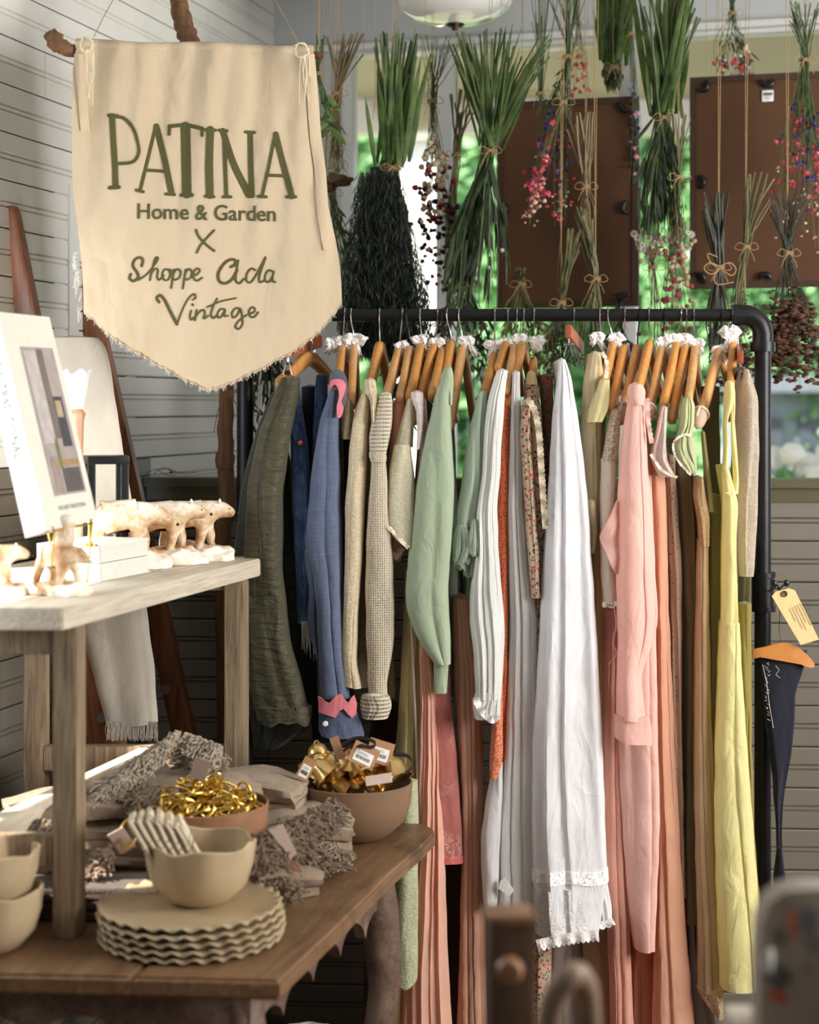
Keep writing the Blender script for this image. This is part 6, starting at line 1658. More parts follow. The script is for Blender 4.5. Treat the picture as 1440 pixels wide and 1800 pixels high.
def leg_curve(c, outx):
    mb = MB()
    pts = catmull([Vector((c.x, c.y, TZ - 0.04)), Vector((c.x + outx * .012, c.y, 0.62)), Vector((c.x + outx * .022, c.y, 0.48)), Vector((c.x + outx * .0, c.y, 0.3)), Vector((c.x - outx * .01, c.y, 0.12)), Vector((c.x + outx * .015, c.y, 0.02)), Vector((c.x + outx * .02, c.y, 0.0))], 5)
    mb.tube(pts, [0.042, 0.042, 0.042, 0.043, 0.043, 0.042, 0.041, 0.04, 0.038, 0.036] + [0.034] * 10 + [0.03] * 6 + [0.034] * (len(pts) - 26), 12); return mb
for c, ox in ((S1 - sd * 0.04 - sn * 0.02, 1), (Vector((-0.30, 2.94, 0)), 1), (Vector((-1.15, 2.94, 0)), -1), (Vector((-0.84, 3.86, 0)), -1)):
    obj('leg', leg_curve(c, ox), M['apron'], table)

# ------------------------------------------------------------------ things on the table
pc = Vector((-0.388, 3.044, 0))
PR = 0.165
z = TZ
for i in range(5):
    mb = MB(); k = i * 0.9
    dx = Vector((random.uniform(-.004, .004), random.uniform(-.003, .003), 0)) if i < 4 else Vector((-0.004, 0.004, 0))
    R_ = PR * (1.0 - 0.012 * (i == 4))
    def fn(r, zz, th, k=k, R_=R_):
        f = max(0, (r / R_ - 0.93) / 0.07); a = math.sin(th * 30 + k)
        return r * (1 + 0.012 * f * a), zz + 0.0042 * f * a
    mb.lathe([(0, 0), (R_ * .7, 0.0), (R_ * .93, 0.0035), (R_ * .985, 0.0055), (R_, 0.0078), (R_ * .985, 0.0105), (R_ * .955, 0.0100), (R_ * .93, 0.0094), (R_ * .9, 0.0088), (R_ * .72, 0.006), (0.05, 0.006), (0, 0.006)], pc + dx + Vector((0, 0, z)), 180, fn)
    obj('scalloped_plate', mb, M['stone_plate'], label=['oatmeal stoneware plate with wavy rim, bottom of the stack of five', 'oatmeal wavy rimmed plate, second from the bottom of the stack', 'oatmeal wavy rimmed plate, middle of the stack of five', 'oatmeal wavy rimmed plate, second from the top of the stack', 'oatmeal stoneware plate on top of the stack, under the cream bowl'][i], cat='plate', group='stacked wavy plates')
    z += 0.0128
PZ = z - 0.0128 + 0.006
def bowl(c, R, H, mat, label, name='bowl', wave=0.0, foot=.55, seed=0, wn=9, belly=1.0):
    def fn(r, zz, th):
        f = max(0, (zz - H * .6) / (H * .4)) if H else 0
        return r * (1 + wave * .8 * f * math.sin(th * wn + seed)), zz + wave * R * f * math.sin(th * wn * .7 + seed * 2 + .6 * math.sin(th * 3))
    t = 0.005
    prof = [(0, 0), (R * foot, 0), (R * (foot + .12), H * .06), (R * .86 * belly, H * .32), (R * .97, H * .65), (R, H), (R - t * .5, H + t * .4), (R - t, H), (R * .93, H * .65), (R * .82 * belly, H * .36), (R * (foot + .05), H * .12), (0, H * .09)]
    mb = MB(); mb.lathe([(a, b) for a, b in prof], c, 72, fn)
    return obj(name, mb, M[mat], label=label, cat='bowl')
bowl(pc + Vector((0.012, 0.02, PZ)), 0.099, 0.108, 'stone_cream', 'cream stoneware bowl on the stacked plates, holding folded striped napkins', wave=.035, foot=.45, seed=1)
bowl(P(-22, 0, 2.98) * 1 + Vector((0, 0, TZ - P(-22, 0, 2.98).z)), 0.096, 0.105, 'stone_cream', 'lower cream stoneware bowl at the left edge of the table', wave=.03, foot=.5, seed=4)
bowl(P(-26, 0, 2.98) * 1 + Vector((0, 0, TZ + 0.072 - P(-26, 0, 2.98).z)), 0.093, 0.10, 'stone_cream', 'upper grey-cream bowl nested in the one at the left edge', wave=.03, foot=.5, seed=6)
# striped napkins standing in the bowl
stripe = cloth('striped_napkin', (222, 206, 178), 'plain', trans=0.05, wr=.2)
brown_y = cloth('brown_yarn', (96, 74, 58), trans=0)
for i in range(6):
    o3 = pc + Vector((-0.038 + i * 0.0135, 0.0 + 0.006 * i, PZ + 0.03))
    t = thing('folded_napkin', tuple(o3), ['cream napkin with brown stripes, leftmost of those in the bowl', 'cream striped napkin, second from the left in the bowl', 'cream striped napkin, third from the left in the bowl', 'cream striped napkin, third from the right in the bowl', 'cream striped napkin, second from the right in the bowl', 'cream striped napkin, rightmost of those in the bowl'][i], 'napkin', 'folded napkins in the cream bowl')
    rot = Matrix.Rotation(-0.46, 3, 'Y') @ Matrix.Rotation(0.16, 3, 'X')
    H_ = 0.158 - 0.004 * abs(i - 2.2) - .003 * i
    mb = MB(); n = 16; m = 14; vs = []
    for j in range(m + 1):
        zz = H_ * j / m
        for k in range(n):
            a = 2 * PI * k / n; x = 0.0068 * math.copysign(abs(math.cos(a)) ** .7, math.cos(a)); y = 0.030 * math.copysign(abs(math.sin(a)) ** .5, math.sin(a))
            s = 0.8 if j == m else 1
            w = 0.003 * math.sin(y * 160 + i) * (j / m)
            vs.append(o3 + rot @ Vector((x * s + 0.0012 * math.sin(j * .8 + i), y * (1 + .1 * j / m), zz + (w if j > m - 3 else 0))))
    mb.add(vs, [(j * n + k, j * n + (k + 1) % n, (j + 1) * n + (k + 1) % n, (j + 1) * n + k) for j in range(m) for k in range(n)] + [tuple(m * n + k for k in range(n))])
    obj('napkin_cloth', mb, stripe, t)
    for zz in (0.72, 0.62, 0.36):
        mb = MB(); mb.tube([o3 + rot @ Vector((0.0071 * math.copysign(abs(math.cos(a)) ** .7, math.cos(a)), 0.0312 * math.copysign(abs(math.sin(a)) ** .5, math.sin(a)), H_ * zz)) for a in [2 * PI * k / 20 for k in range(21)]], 0.0011, 4, False)
        obj('stripe', mb, brown_y, t)
    for yy_ in (-.0285, -.012):
        mb = MB(); mb.tube([o3 + rot @ Vector((0.0068, yy_, H_ * k / 8)) for k in range(9)], 0.0013, 4); obj('stripe', mb, brown_y, t)
# brown bowl of brass rings
bc = Vector((P(358, 0, 3.36).x, 3.36, TZ))
bowl(bc, 0.128, 0.165, 'terracotta', 'flared brown bowl heaped with brass rings behind the cream bowl', foot=.5, belly=.92)
ring_mb = MB()
m = 28
ring_mb.tube([Vector((0.0175 * math.cos(a), 0.030 * math.sin(a) * (1 + .12 * math.cos(a)), 0)) for a in [2 * PI * i / m for i in range(m + 1)]], 0.0026, 8, False)
r_ = random.Random(12); proto = None
for i in range(96):
    a = r_.uniform(0, 2 * PI); q = math.sqrt(r_.random()) * 0.098
    z = TZ + 0.135 + 0.062 * (1 - (q / 0.115) ** 2) * r_.uniform(.3, 1.05)
    if i in (3, 40, 77): z += 0.018
    pos = (bc.x + q * math.cos(a), bc.y + q * math.sin(a), z)
    rot = (r_.uniform(-1.5, 1.5), r_.uniform(-1.2, 1.2), r_.uniform(0, PI))
    if proto is None:
        proto = obj('brass_ring', ring_mb, M['brass'], label='polished oval brass ring heaped in the flared brown bowl', cat='ring', group='brass rings in the brown bowl', base=(0, 0, 0))
        proto.location = pos; proto.rotation_euler = rot
    else: clone(proto, None, pos, rot)
c = clone(proto, None, tuple(P(228, 1462, 3.16)), (1.2, .5, .3)); c['label'] = 'single brass ring hanging over the linen throws left of the bowl'; c['group'] = 'brass rings in the brown bowl'
for (x, y, D, a, lb) in ((352, 1352, 3.32, .3, 'pale paper tag tied among the brass rings'), (214, 1478, 3.15, -.5, 'pale tag hanging beside the single brass ring at the left')):
    mb = MB(); mb.bbox(P(x, y, D), (0.032, 0.0012, 0.05), Matrix.Rotation(a, 3, 'Y') @ Matrix.Rotation(.4, 3, 'X'), 0.0005); obj('paper_tag', mb, M['pale_tag'], label=lb, cat='tag', smooth=False)
# brown bowl of brass bells
b2c = Vector((P(626, 0, 3.74).x, 3.74, TZ))
bowl(b2c, 0.124, 0.122, 'wood_bowl', 'wide brown stoneware bowl of brass bells at the far end of the table', foot=.45, belly=1.0)
bell_prof = [(0.0, 0.042), (0.008, 0.041), (0.014, 0.036), (0.018, 0.026), (0.021, 0.012), (0.027, 0.002), (0.028, 0), (0.0255, 0.001), (0.019, 0.012), (0.016, 0.026), (0, 0.036)]
bp = [(548, 1352, 3.70), (562, 1338, 3.74), (578, 1358, 3.68), (596, 1350, 3.72), (620, 1358, 3.68), (640, 1362, 3.66), (664, 1360, 3.69), (690, 1352, 3.72), (700, 1362, 3.68), (650, 1342, 3.78), (606, 1336, 3.79), (575, 1378, 3.74), (615, 1380, 3.70), (648, 1380, 3.72), (680, 1378, 3.75), (630, 1368, 3.80)]
proto = None
for i, (x, y, D) in enumerate(bp):
    q = P(x, y, D); q.z -= 0.008
    lb = 'polished brass bell, %s' % ['leftmost in the bell bowl', 'highest at the left of the bell bowl', 'tipped over at the front left of the bell bowl', 'between the front left bells in the bowl', 'at the front centre of the bell bowl', 'front centre right under the pale card', 'just right of the kraft tags', 'at the right with a leather loop over it', 'rightmost at the rim of the bell bowl', 'deep behind the kraft tags', 'deep at the back left of the bell bowl', 'half sunk at the left in the bowl', 'half sunk in the middle of the bowl', 'half sunk right of the middle of the bowl', 'half sunk at the right in the bowl', 'far back in the bowl'][i]
    if proto is None:
        proto = thing('brass_bell', tuple(q), lb, 'bell', 'brass bells in the bowl')
        mb = MB(); mb.lathe([(r * 1.25, z * 1.15) for r, z in bell_prof], q, 28); obj('bell_body', mb, M['bell'], proto)
        mb = MB(); mb.tube([q + Vector((0.008 * math.cos(a), 0, 0.046 + 0.008 * math.sin(a))) for a in [2 * PI * k / 12 for k in range(13)]], 0.0018, 6, False); obj('loop', mb, M['bell'], proto)
        o = proto
    else:
        o = clone_tree(proto, tuple(q)); o['label'] = lb
    o.rotation_euler = (r_.uniform(-1.4, 1.4), r_.uniform(-1.4, 1.4), r_.uniform(0, 6))
for i, (pts, lb) in enumerate([([(576, 1340), (592, 1318), (618, 1302), (640, 1300), (660, 1308), (652, 1316), (620, 1312), (600, 1326)], 'dark leather strap arching over the back of the bell bowl'), ([(660, 1352), (672, 1338), (696, 1328), (718, 1332), (725, 1346), (718, 1358), (704, 1362)], 'dark leather strap looping out at the right of the bell bowl'), ([(532, 1356), (534, 1340), (546, 1334), (560, 1342)], 'short dark leather strap at the left of the bell bowl'), ([(568, 1340), (574, 1322), (590, 1330)], 'short dark leather strap behind the leftmost kraft tag')]):
    p3 = catmull([P(x, y, 3.70 + .06 * math.sin(k)) for k, (x, y) in enumerate(pts)], 6)
    mb = MB(); vs = []
    for p in p3: vs += [p + Vector((0, -.007, 0.0)), p + Vector((0, .007, .003)), p + Vector((0, .007, .0055)), p + Vector((0, -.007, .0025))]
    mb.add(vs, [(4 * i_ + k, 4 * i_ + (k + 1) % 4, 4 * i_ + 4 + (k + 1) % 4, 4 * i_ + 4 + k) for i_ in range(len(p3) - 1) for k in range(4)])
    obj('leather_strap', mb, M['leather'], label=lb, cat='strap')
def card(x, y, D, w, h, rz, rx, mat, lb, label_=True):
    rot = Matrix.Rotation(rz, 3, 'Y') @ Matrix.Rotation(rx, 3, 'X')
    t = thing('price_card', tuple(P(x, y, D)), lb, 'tag')
    mb = MB(); mb.bbox(P(x, y, D), (w, 0.0014, h), rot, 0.0006); obj('card', mb, M[mat], t, smooth=False)
    if label_:
        q = P(x, y, D) + rot @ Vector((0, -0.0012, -h * .1)); mb = MB(); mb.bbox(q, (w * .72, 0.0008, h * .55), rot, 0.0003); lo = obj('barcode_label', mb, M['paper'], t, smooth=False)
        mb = MB()
        for i in range(13): mb.box(q + rot @ Vector((-w * .27 + i * w * .045, -0.0008, -h * .06)), (w * (.022 if i % 3 else .012), 0.0004, h * .16), rot)
        for i in range(2): mb.box(q + rot @ Vector((-w * .05, -0.0008, h * (.17 - .07 * i))), (w * .4, 0.0004, h * .012), rot)
        obj('barcode', mb, M['ink'], lo, smooth=False)
card(640, 1328, 3.66, 0.058, 0.048, 0.45, -.5, 'kraft', 'kraft price card with barcode, front left of the two in the bell bowl')
card(668, 1322, 3.69, 0.056, 0.052, 0.3, -.5, 'kraft', 'kraft price card with barcode, right of the two in the bell bowl')
card(593, 1315, 3.70, 0.020, 0.050, -.35, -.3, 'kraft', 'narrow kraft card standing on edge at the left of the bell bowl', False)
card(538, 1352, 3.64, 0.028, 0.05, .5, -.2, 'kraft', 'kraft card with barcode label at the left rim of the bell bowl')
card(666, 1370, 3.60, 0.056, 0.026, -.15, -.9, 'pale_tag', 'blank pale kraft card lying on the front rim of the bell bowl', False)

# folded throws
lin_c = cloth('greige_wool', (180, 160, 136), 'wool', (142, 122, 102), trans=0, wr=.15)
lin_d = cloth('taupe_wool', (158, 136, 114), 'wool', (118, 100, 82), trans=0, wr=.15)
lin_b = cloth('brown_mat', (92, 74, 62), 'wool', (62, 50, 44), trans=0)
def serp(c, width, length, layers, th, rz, seed=0, bow_=0.014):
    """a throw folded back and forth: snake section swept along the width"""
    path = []
    for l in range(layers):
        z = th * (l + .5); ys = np.linspace(-length / 2, length / 2, 12)
        if l % 2: ys = ys[::-1]
        for y in ys: path.append((y, z))
        if l < layers - 1:
            s = 1 if l % 2 == 0 else -1
            path += [(s * (length / 2 + th * .38), z + th * .16), (s * (length / 2 + th * .52), z + th * .5), (s * (length / 2 + th * .38), z + th * .84)]
    P2 = path; m = len(P2); nx = 22; h = th * .43
    rot = rotz(rz); rr = random.Random(seed)
    outer = []
    for i, (y, z) in enumerate(P2):
        a = P2[max(0, i - 1)]; b = P2[min(m - 1, i + 1)]; d = Vector((b[0] - a[0], b[1] - a[1])); d.normalize()
        outer.append((y - d.y * h, z + d.x * h))
    inner = []
    for i, (y, z) in enumerate(P2):
        a = P2[max(0, i - 1)]; b = P2[min(m - 1, i + 1)]; d = Vector((b[0] - a[0], b[1] - a[1])); d.normalize()
        inner.append((y + d.y * h, z - d.x * h))
    prof = outer + inner[::-1]; n = len(prof)
    vs = []
    for j in range(nx + 1):
        x = -width / 2 + width * j / nx
        for (y, z) in prof:
            l = z / th
            sh = 0.014 * noise.noise(Vector((l * 3.1, seed, 0)))
            bz = bow_ * math.cos(x / width * PI) * (z / (layers * th)) + .009 * (z / (layers * th)) * noise.noise(Vector((x * 13, y * 13, seed + l * .15))) + .0015 * noise.noise(Vector((x * 40, y * 40, l)))
            q = Vector((x + sh + .010 * noise.noise(Vector((y * 16, l * 2, seed))), y + sh + .010 * noise.noise(Vector((x * 16, l * 1.3, seed + 7))), max(0.0005, z + bz)))
            vs.append(Vector(c) + rot @ q)
    mb = MB()
    mb.add(vs, [(j * n + k, (j + 1) * n + k, (j + 1) * n + (k + 1) % n, j * n + (k + 1) % n) for j in range(nx) for k in range(n)] + [tuple(range(n - 1, -1, -1)), tuple(nx * n + k for k in range(n))])
    return mb
def fringe(p0, p1, n, L, d, seed, r=0.0019, curl=.010, layers=3, dz=.010):
    rr = random.Random(seed); mb = MB(); d = Vector(d)
    for i in range(n):
        q = Vector(p0).lerp(Vector(p1), rr.random()) + Vector((0, 0, dz * rr.randrange(layers)))
        l = L * rr.uniform(.5, 1.2); e = q + d * l
        pts = [q] + [q.lerp(e, k / 4) + Vector((rr.gauss(0, curl * k / 4), rr.gauss(0, curl * k / 4), rr.gauss(0, curl * .5) - .004 * k * k / 8)) for k in (1, 2, 3, 4)]
        for p_ in pts: p_.z = max(TZ + .002, p_.z)
        mb.tube(catmull(pts, 2), r, 4)
    return mb
def throw(c, w, l, n, th, rz, mat, label, fr=(), seed=0, tags=None):
    t = thing('folded_throw', tuple(c), label, 'throw', 'folded linen throws on the table')
    obj('folded_cloth', serp(c, w, l, n, th, rz, seed), mat, t)
    for k, f in enumerate(fr): obj('fringe', fringe(*f, seed=seed + k), mat, t, kind='stuff')
    return t
def at(x, D, z): q = P(x, 0, D); q.z = z; return q
throw(at(500, 3.60, TZ + .0005), 0.27, 0.17, 6, 0.0145, 0.16, lin_c, 'grey-brown throw folded in layers left of the bell bowl', [(at(585, 3.50, TZ + .03), at(470, 3.36, TZ + .02), 1100, .05, (.5, -.75, -.1), )], seed=1)
throw(at(448, 3.66, TZ + .095), 0.22, 0.15, 3, 0.017, -0.2, lin_c, 'smooth brown throw folded on top of the pile left of the bell bowl', [], seed=2)
throw(at(300, 3.62, TZ + .0005), 0.26, 0.24, 8, 0.0145, 0.1, lin_d, 'greige throw folded thick in the middle of the pile behind the ring bowl', [], seed=3)
throw(at(325, 3.52, TZ + .128), 0.26, 0.18, 3, 0.015, 0.55, lin_c, 'pale greige throw with thick fringe on top of the pile, in the sun', [(at(215, 3.50, TZ + .15), at(320, 3.38, TZ + .165), 1300, .055, (-.6, -.7, -.25)), (at(320, 3.60, TZ + .17), at(400, 3.55, TZ + .19), 400, .04, (-.2, -.5, .5))], seed=4)
throw(at(160, 3.42, TZ + .0005), 0.24, 0.20, 8, 0.0125, 0.25, lin_d, 'taupe throw folded flat in layers behind the riser leg', [(at(158, 3.25, TZ + .07), at(196, 3.24, TZ + .09), 300, .035, (-.3, -.8, -.4))], seed=5)
throw(at(120, 3.44, TZ + .105), 0.22, 0.18, 3, 0.015, 0.5, lin_d, 'taupe throw slanting on top of the left pile', [(at(60, 3.3, TZ + .13), at(110, 3.26, TZ + .12), 500, .04, (-.5, -.7, -.3))], seed=6)
throw(at(480, 3.32, TZ + .0005), 0.12, 0.14, 3, 0.018, 0.6, lin_d, 'brown throw nearly buried in its own shaggy fringe in front of the folded pile', [(at(455, 3.24, TZ + .03), at(545, 3.40, TZ + .05), 1500, .05, (.6, -.6, -.15)), (at(440, 3.22, TZ + .02), at(510, 3.20, TZ + .04), 900, .04, (.2, -.7, .0))], seed=7)
pale_t = [o for o in COL.objects if o.get('label', '').startswith('pale greige throw')][0]
lin_p = cloth('pale_fringe_wool', (206, 192, 170), 'wool', (168, 150, 130), trans=0, wr=.1)
for k, (q0, q1, n_) in enumerate([((182, 1412, 3.40), (300, 1318, 3.50), 900), ((196, 1380, 3.44), (318, 1302, 3.54), 700), ((330, 1306, 3.56), (392, 1330, 3.52), 420)]):
    o = obj('fringe', fringe(P(*q0), P(*q1), n_, .045, (-.55, -.6, -.35), 60 + k, r=.0016, curl=.009), lin_p, pale_t, kind='stuff'); tag(o, 'thick pale curly fringe')
sh_t = [o for o in COL.objects if o.get('label', '').startswith('brown throw nearly buried')][0]
for k, (q0, q1, n_) in enumerate([((440, 1520, 3.20), (560, 1440, 3.42), 1500), ((455, 1490, 3.28), (585, 1425, 3.48), 1100)]):
    obj('fringe', fringe(P(*q0), P(*q1), n_, .050, (.45, -.65, -.1), 80 + k, r=.0016, curl=.012), lin_d, sh_t, kind='stuff')
# woven mats with braided white edge behind the riser leg
tm = thing('woven_mats', tuple(at(150, 3.16, TZ)), 'dark brown woven mats with a white braided edge beside the plates', 'mat')
for i in range(3):
    mb = MB(); mb.bbox(at(135, 3.20, TZ + .010 + .017 * i), (0.26, 0.14, 0.015), rotz(.08 * (i - 1)), .006); obj('mat', mb, lin_b, tm, smooth=50)
mb = MB()
for x0, D0 in ((50, 3.12),):
    for s in range(2):
        pts = [at(x0 + k * 4.6, 3.115 + .004 * math.sin(k * 1.6 + s * PI), TZ + .060 + .003 * math.cos(k * 1.6 + s * PI)) for k in range(50)]
        mb.tube(pts, 0.0036, 6)
obj('braided_edge', mb, cloth('white_cord', (222, 212, 196), trans=0), tm)
t = thing('folded_card_tag', tuple(P(492, 1480, 3.22)), 'pale folded paper tag on a dark string in the shaggy throw', 'tag')
obj('card', slab([(472, 1458), (497, 1448), (522, 1500), (510, 1512), (498, 1490), (488, 1480)], 3.22, .0012), M['pale_tag'], t, smooth=False)
obj('card_fold', slab([(498, 1484), (506, 1486), (532, 1534), (512, 1532)], 3.25, .0012), M['kraft'], t, smooth=False)
mb = MB(); mb.tube([P(484, 1456, 3.218), P(486, 1450, 3.23), P(492, 1436, 3.26)], .0009, 4); obj('string', mb, M['black'], t)

# ------------------------------------------------------------------ things on the riser
plaster = NT('painted_plaster')
_v = plaster.coord(); _a = plaster.noise(_v, 17, 5, .6); _b = plaster.noise(_v, 90, 3)
_c = plaster.ramp(_a, [(0.36, lin((176, 128, 84))), (0.47, lin((222, 190, 150))), (0.58, lin((246, 238, 224)))])
plaster.base(_c); plaster.set(Roughness=.55); plaster.l(plaster.bump(_b, .5, .003), plaster.b.inputs['Normal'])
M['plaster'] = plaster.m
def skinned(name, V, E, R, mat, parent, sub=2, root=0):
    base = Vector(ORG[parent]); me = bpy.data.meshes.new(name)
    me.from_pydata([tuple(Vector(v) - base) for v in V], E, []); me.update()
    o = bpy.data.objects.new(name, me); COL.objects.link(o)
    md = o.modifiers.new('s', 'SKIN'); ms = o.modifiers.new('u', 'SUBSURF'); ms.levels = sub; ms.render_levels = sub
    for i, r in enumerate(R): me.skin_vertices[0].data[i].radius = (r, r); me.skin_vertices[0].data[i].use_root = (i == root)
    bpy.context.view_layer.update()
    m2 = bpy.data.meshes.new_from_object(o.evaluated_get(bpy.context.evaluated_depsgraph_get()))
    m2.name = name; o.modifiers.clear(); o.data = m2; m2.materials.clear(); m2.materials.append(mat)
    m2.polygons.foreach_set('use_smooth', [True] * len(m2.polygons)); o.parent = parent
    return o
def bear(px, D, L, yaw, label, name='bear_figurine', head_dn=0.0, fat=1.0):
    c = at(px, D, SZ + .0005); t = thing(name, tuple(c), label, 'figurine', 'plaster animal figurines on the riser')
    R3 = rotz(yaw); g = 0.26 * L
    def q(x, y, z): return c + R3 @ Vector((x * L, y * L, z * L + g))
    h = head_dn
    V = [q(-.36, 0, .44), q(-.12, 0, .48), q(.12, 0, .49), q(.28, 0, .53 - h * .3), q(.42, 0, .54 - h), q(.53, 0, .50 - h * 1.3), q(.62, 0, .46 - h * 1.5),
         q(-.38, .12, .28), q(-.33, .15, .10), q(-.40, .15, -.06), q(-.33, .15, -.08),
         q(-.42, -.12, .28), q(-.48, -.15, .10), q(-.52, -.15, -.10), q(-.45, -.15, -.11),
         q(.18, .12, .28), q(.24, .14, .10), q(.24, .14, -.04), q(.31, .14, -.05),
         q(.12, -.12, .28), q(.08, -.14, .10), q(.04, -.14, -.10), q(.11, -.14, -.11),
         q(-.49, 0, .42)]
    E = [(1, 0), (1, 2), (2, 3), (3, 4), (4, 5), (5, 6), (0, 7), (7, 8), (8, 9), (9, 10), (0, 11), (11, 12), (12, 13), (13, 14), (2, 15), (15, 16), (16, 17), (17, 18), (2, 19), (19, 20), (20, 21), (21, 22), (0, 23)]
    Rr = [.215, .22, .22, .17, .145, .10, .06, .12, .085, .07, .055, .12, .085, .07, .055, .105, .08, .065, .055, .105, .08, .065, .055, .06]
    skinned('bear_body', V, E, [r * L * fat for r in Rr], M['plaster'], t, 2, 1)
    for s in (-1, 1):
        mb = MB(); mb.blob(q(.38, s * .10, .67 - h), .036 * L, 2, (.6, 1, 1)); obj('ear', mb, M['plaster'], t)
        mb = MB(); mb.blob(q(.53, s * .085, .55 - h * 1.2), .014 * L, 1); obj('eye', mb, M['ink'], t)
    mb = MB(); mb.blob(q(.675, 0, .475 - h * 1.5), .026 * L, 1); obj('nose', mb, M['ink'], t)
    bm = bmesh.new(); bmesh.ops.create_icosphere(bm, subdivisions=4, radius=1)
    for v in bm.verts:
        n_ = noise.noise(v.co * 2.2 + Vector((px, 0, 0))) + .5 * noise.noise(v.co * 5 + Vector((px, 3, 0)))
        fl = max(0, v.co.z) ** .55 if v.co.z > 0 else 0
        v.co = R3 @ Vector((v.co.x * L * (.60 + .10 * n_), v.co.y * L * (.34 + .10 * n_), fl * L * (.24 + .10 * n_)))
    mb = MB(); mb.bm(bm, c)
    obj('rock_base', mb, M['plaster'], t)
    return t
bear(226, 3.70, 0.158, 0.25, 'cream plaster bear figurine nearest of the row, behind the white books', head_dn=.10)
bear(292, 3.80, 0.148, 0.15, 'cream plaster bear figurine, middle one of the three in the row')
bear(344, 3.885, 0.144, 0.1, 'cream plaster bear figurine at the far end of the row')
bear(-8, 3.16, 0.10, 0.3, 'tan plaster figurine cut off by the left edge of the picture')
gt = bear(110, 3.19, 0.10, -0.5, 'cream plaster figurine of a bear with a cub on its back at the front corner', head_dn=.06)
c = at(110, 3.19, SZ)
def q_(x, y, z): return c + Vector((x, y, z))
V = [q_(.004, 0, .104), q_(.006, -.004, .124), q_(.010, -.010, .140), q_(.020, -.02, .136), q_(-.012, -.014, .090), q_(.020, -.016, .090)]
skinned('cub', V, [(0, 1), (1, 2), (2, 3), (0, 4), (0, 5)], [.022, .018, .019, .009, .010, .010], M['plaster'], gt, 2, 0)
# two stacked books
K = Vector((-0.618, 3.42, SZ)); av = Vector((.33, .944, 0)).normalized(); bv = Vector((-.944, .33, 0)).normalized()
def obox(o, a, b, la, lb, z0, z1):
    mb = MB(); vs = [o + a * x + b * y + Vector((0, 0, z)) for z in (z0, z1) for x, y in ((0, 0), (la, 0), (la, lb), (0, lb))]
    mb.add(vs, [(0, 1, 5, 4), (1, 2, 6, 5), (2, 3, 7, 6), (3, 0, 4, 7), (4, 5, 6, 7), (3, 2, 1, 0)]); return mb
M['book_white'] = plain('white_book_cloth', (232, 230, 216), .6, 0, .03, 40)
M['pages'] = wood('page_edges', (206, 204, 196), (238, 236, 228), .8, 'X', 9, .3)
for i, lb in enumerate(('white paperback book at the bottom of the two stacked on the riser', 'white paperback book on top of the two stacked on the riser')):
    z0 = i * .0365; oo = K + (bv * .004 + av * .003) * i
    t = thing('book', tuple(oo + av * .1 + bv * .07 + Vector((0, 0, z0))), lb, 'book', 'white books stacked on the riser')
    obj('page_block', obox(oo, av, bv, .200, .140, z0 + .003, z0 + .033), M['pages'], t, smooth=False)
    obj('cover', obox(oo - av * .003 - bv * .002, av, bv, .206, .146, z0 + .0005, z0 + .003), M['book_white'], t, smooth=False)
    obj('cover', obox(oo - av * .003 - bv * .002, av, bv, .206, .146, z0 + .033, z0 + .0355), M['book_white'], t, smooth=False)
    obj('spine', obox(oo - av * .005, av, bv, .003, .142, z0 + .0005, z0 + .0355), M['book_white'], t, smooth=False)
# book standing open to its cover
O = P(84, 932, 3.10); U = P(-4, 548, 3.22) - O; Rv = P(172, 914, 3.34) - O
Nn = Rv.cross(U).normalized() * -1
if Nn.y < 0: Nn = -Nn
T_ = Nn * 0.045 + Vector((-0.0, 0, 0))
t = thing('display_book', tuple(O), 'large white book propped upright with a kitchen photograph on its cover', 'book')
def pbox(o, a, b, c): 
    mb = MB(); vs = [o, o + a, o + a + b, o + b, o + c, o + a + c, o + a + b + c, o + b + c]
    mb.add(vs, [(0, 1, 2, 3), (4, 7, 6, 5), (0, 4, 5, 1), (1, 5, 6, 2), (2, 6, 7, 3), (3, 7, 4, 0)]); return mb
obj('front_cover', pbox(O, Rv, U, Nn * .003), M['book_white'], t, smooth=False)
obj('back_cover', pbox(O + Nn * .042, Rv, U, Nn * .003), M['book_white'], t, smooth=False)
obj('spine', pbox(O - Rv * .012, Rv * .012, U, Nn * .045), M['book_white'], t, smooth=False)
obj('page_block', pbox(O + Nn * .003 + U * .01, Rv * .975, U * .98, Nn * .039), M['pages'], t, smooth=False)
def on(u, v, k=.0006): return O + Rv * u + U * v - Nn * k
def quad(u0, u1, v0, v1, k): mb = MB(); mb.add([on(u0, v0, k), on(u1, v0, k), on(u1, v1, k), on(u0, v1, k)], [(0, 1, 2, 3)]); return mb
ph_ = obj('cover_photo', quad(.26, .90, .14, .84, .0006), plain('photo_ground', (172, 160, 156), .5, 0, .12, 30), t, smooth=False)
for (u0, u1, v0, v1, c, nm) in ((.30, .52, .38, .82, (196, 188, 184), 'printed_door'), (.55, .66, .40, .83, (122, 110, 104), 'printed_shadow'), (.66, .84, .36, .60, (74, 74, 82), 'printed_range'), (.68, .80, .50, .58, (186, 164, 136), 'printed_cabinet'), (.40, .88, .27, .30, (168, 140, 104), 'printed_worktop'), (.52, .86, .15, .26, (98, 92, 92), 'printed_drawers'), (.34, .48, .15, .32, (160, 146, 140), 'printed_floor'), (.50, .56, .26, .40, (120, 124, 84), 'printed_flowers')):
    o = obj(nm, quad(u0, u1, v0, v1, .0011 + .0001 * (u0 * 10 % 3)), plain(nm, c, .5, 0, .15, 40), ph_, smooth=False); o.parent = ph_
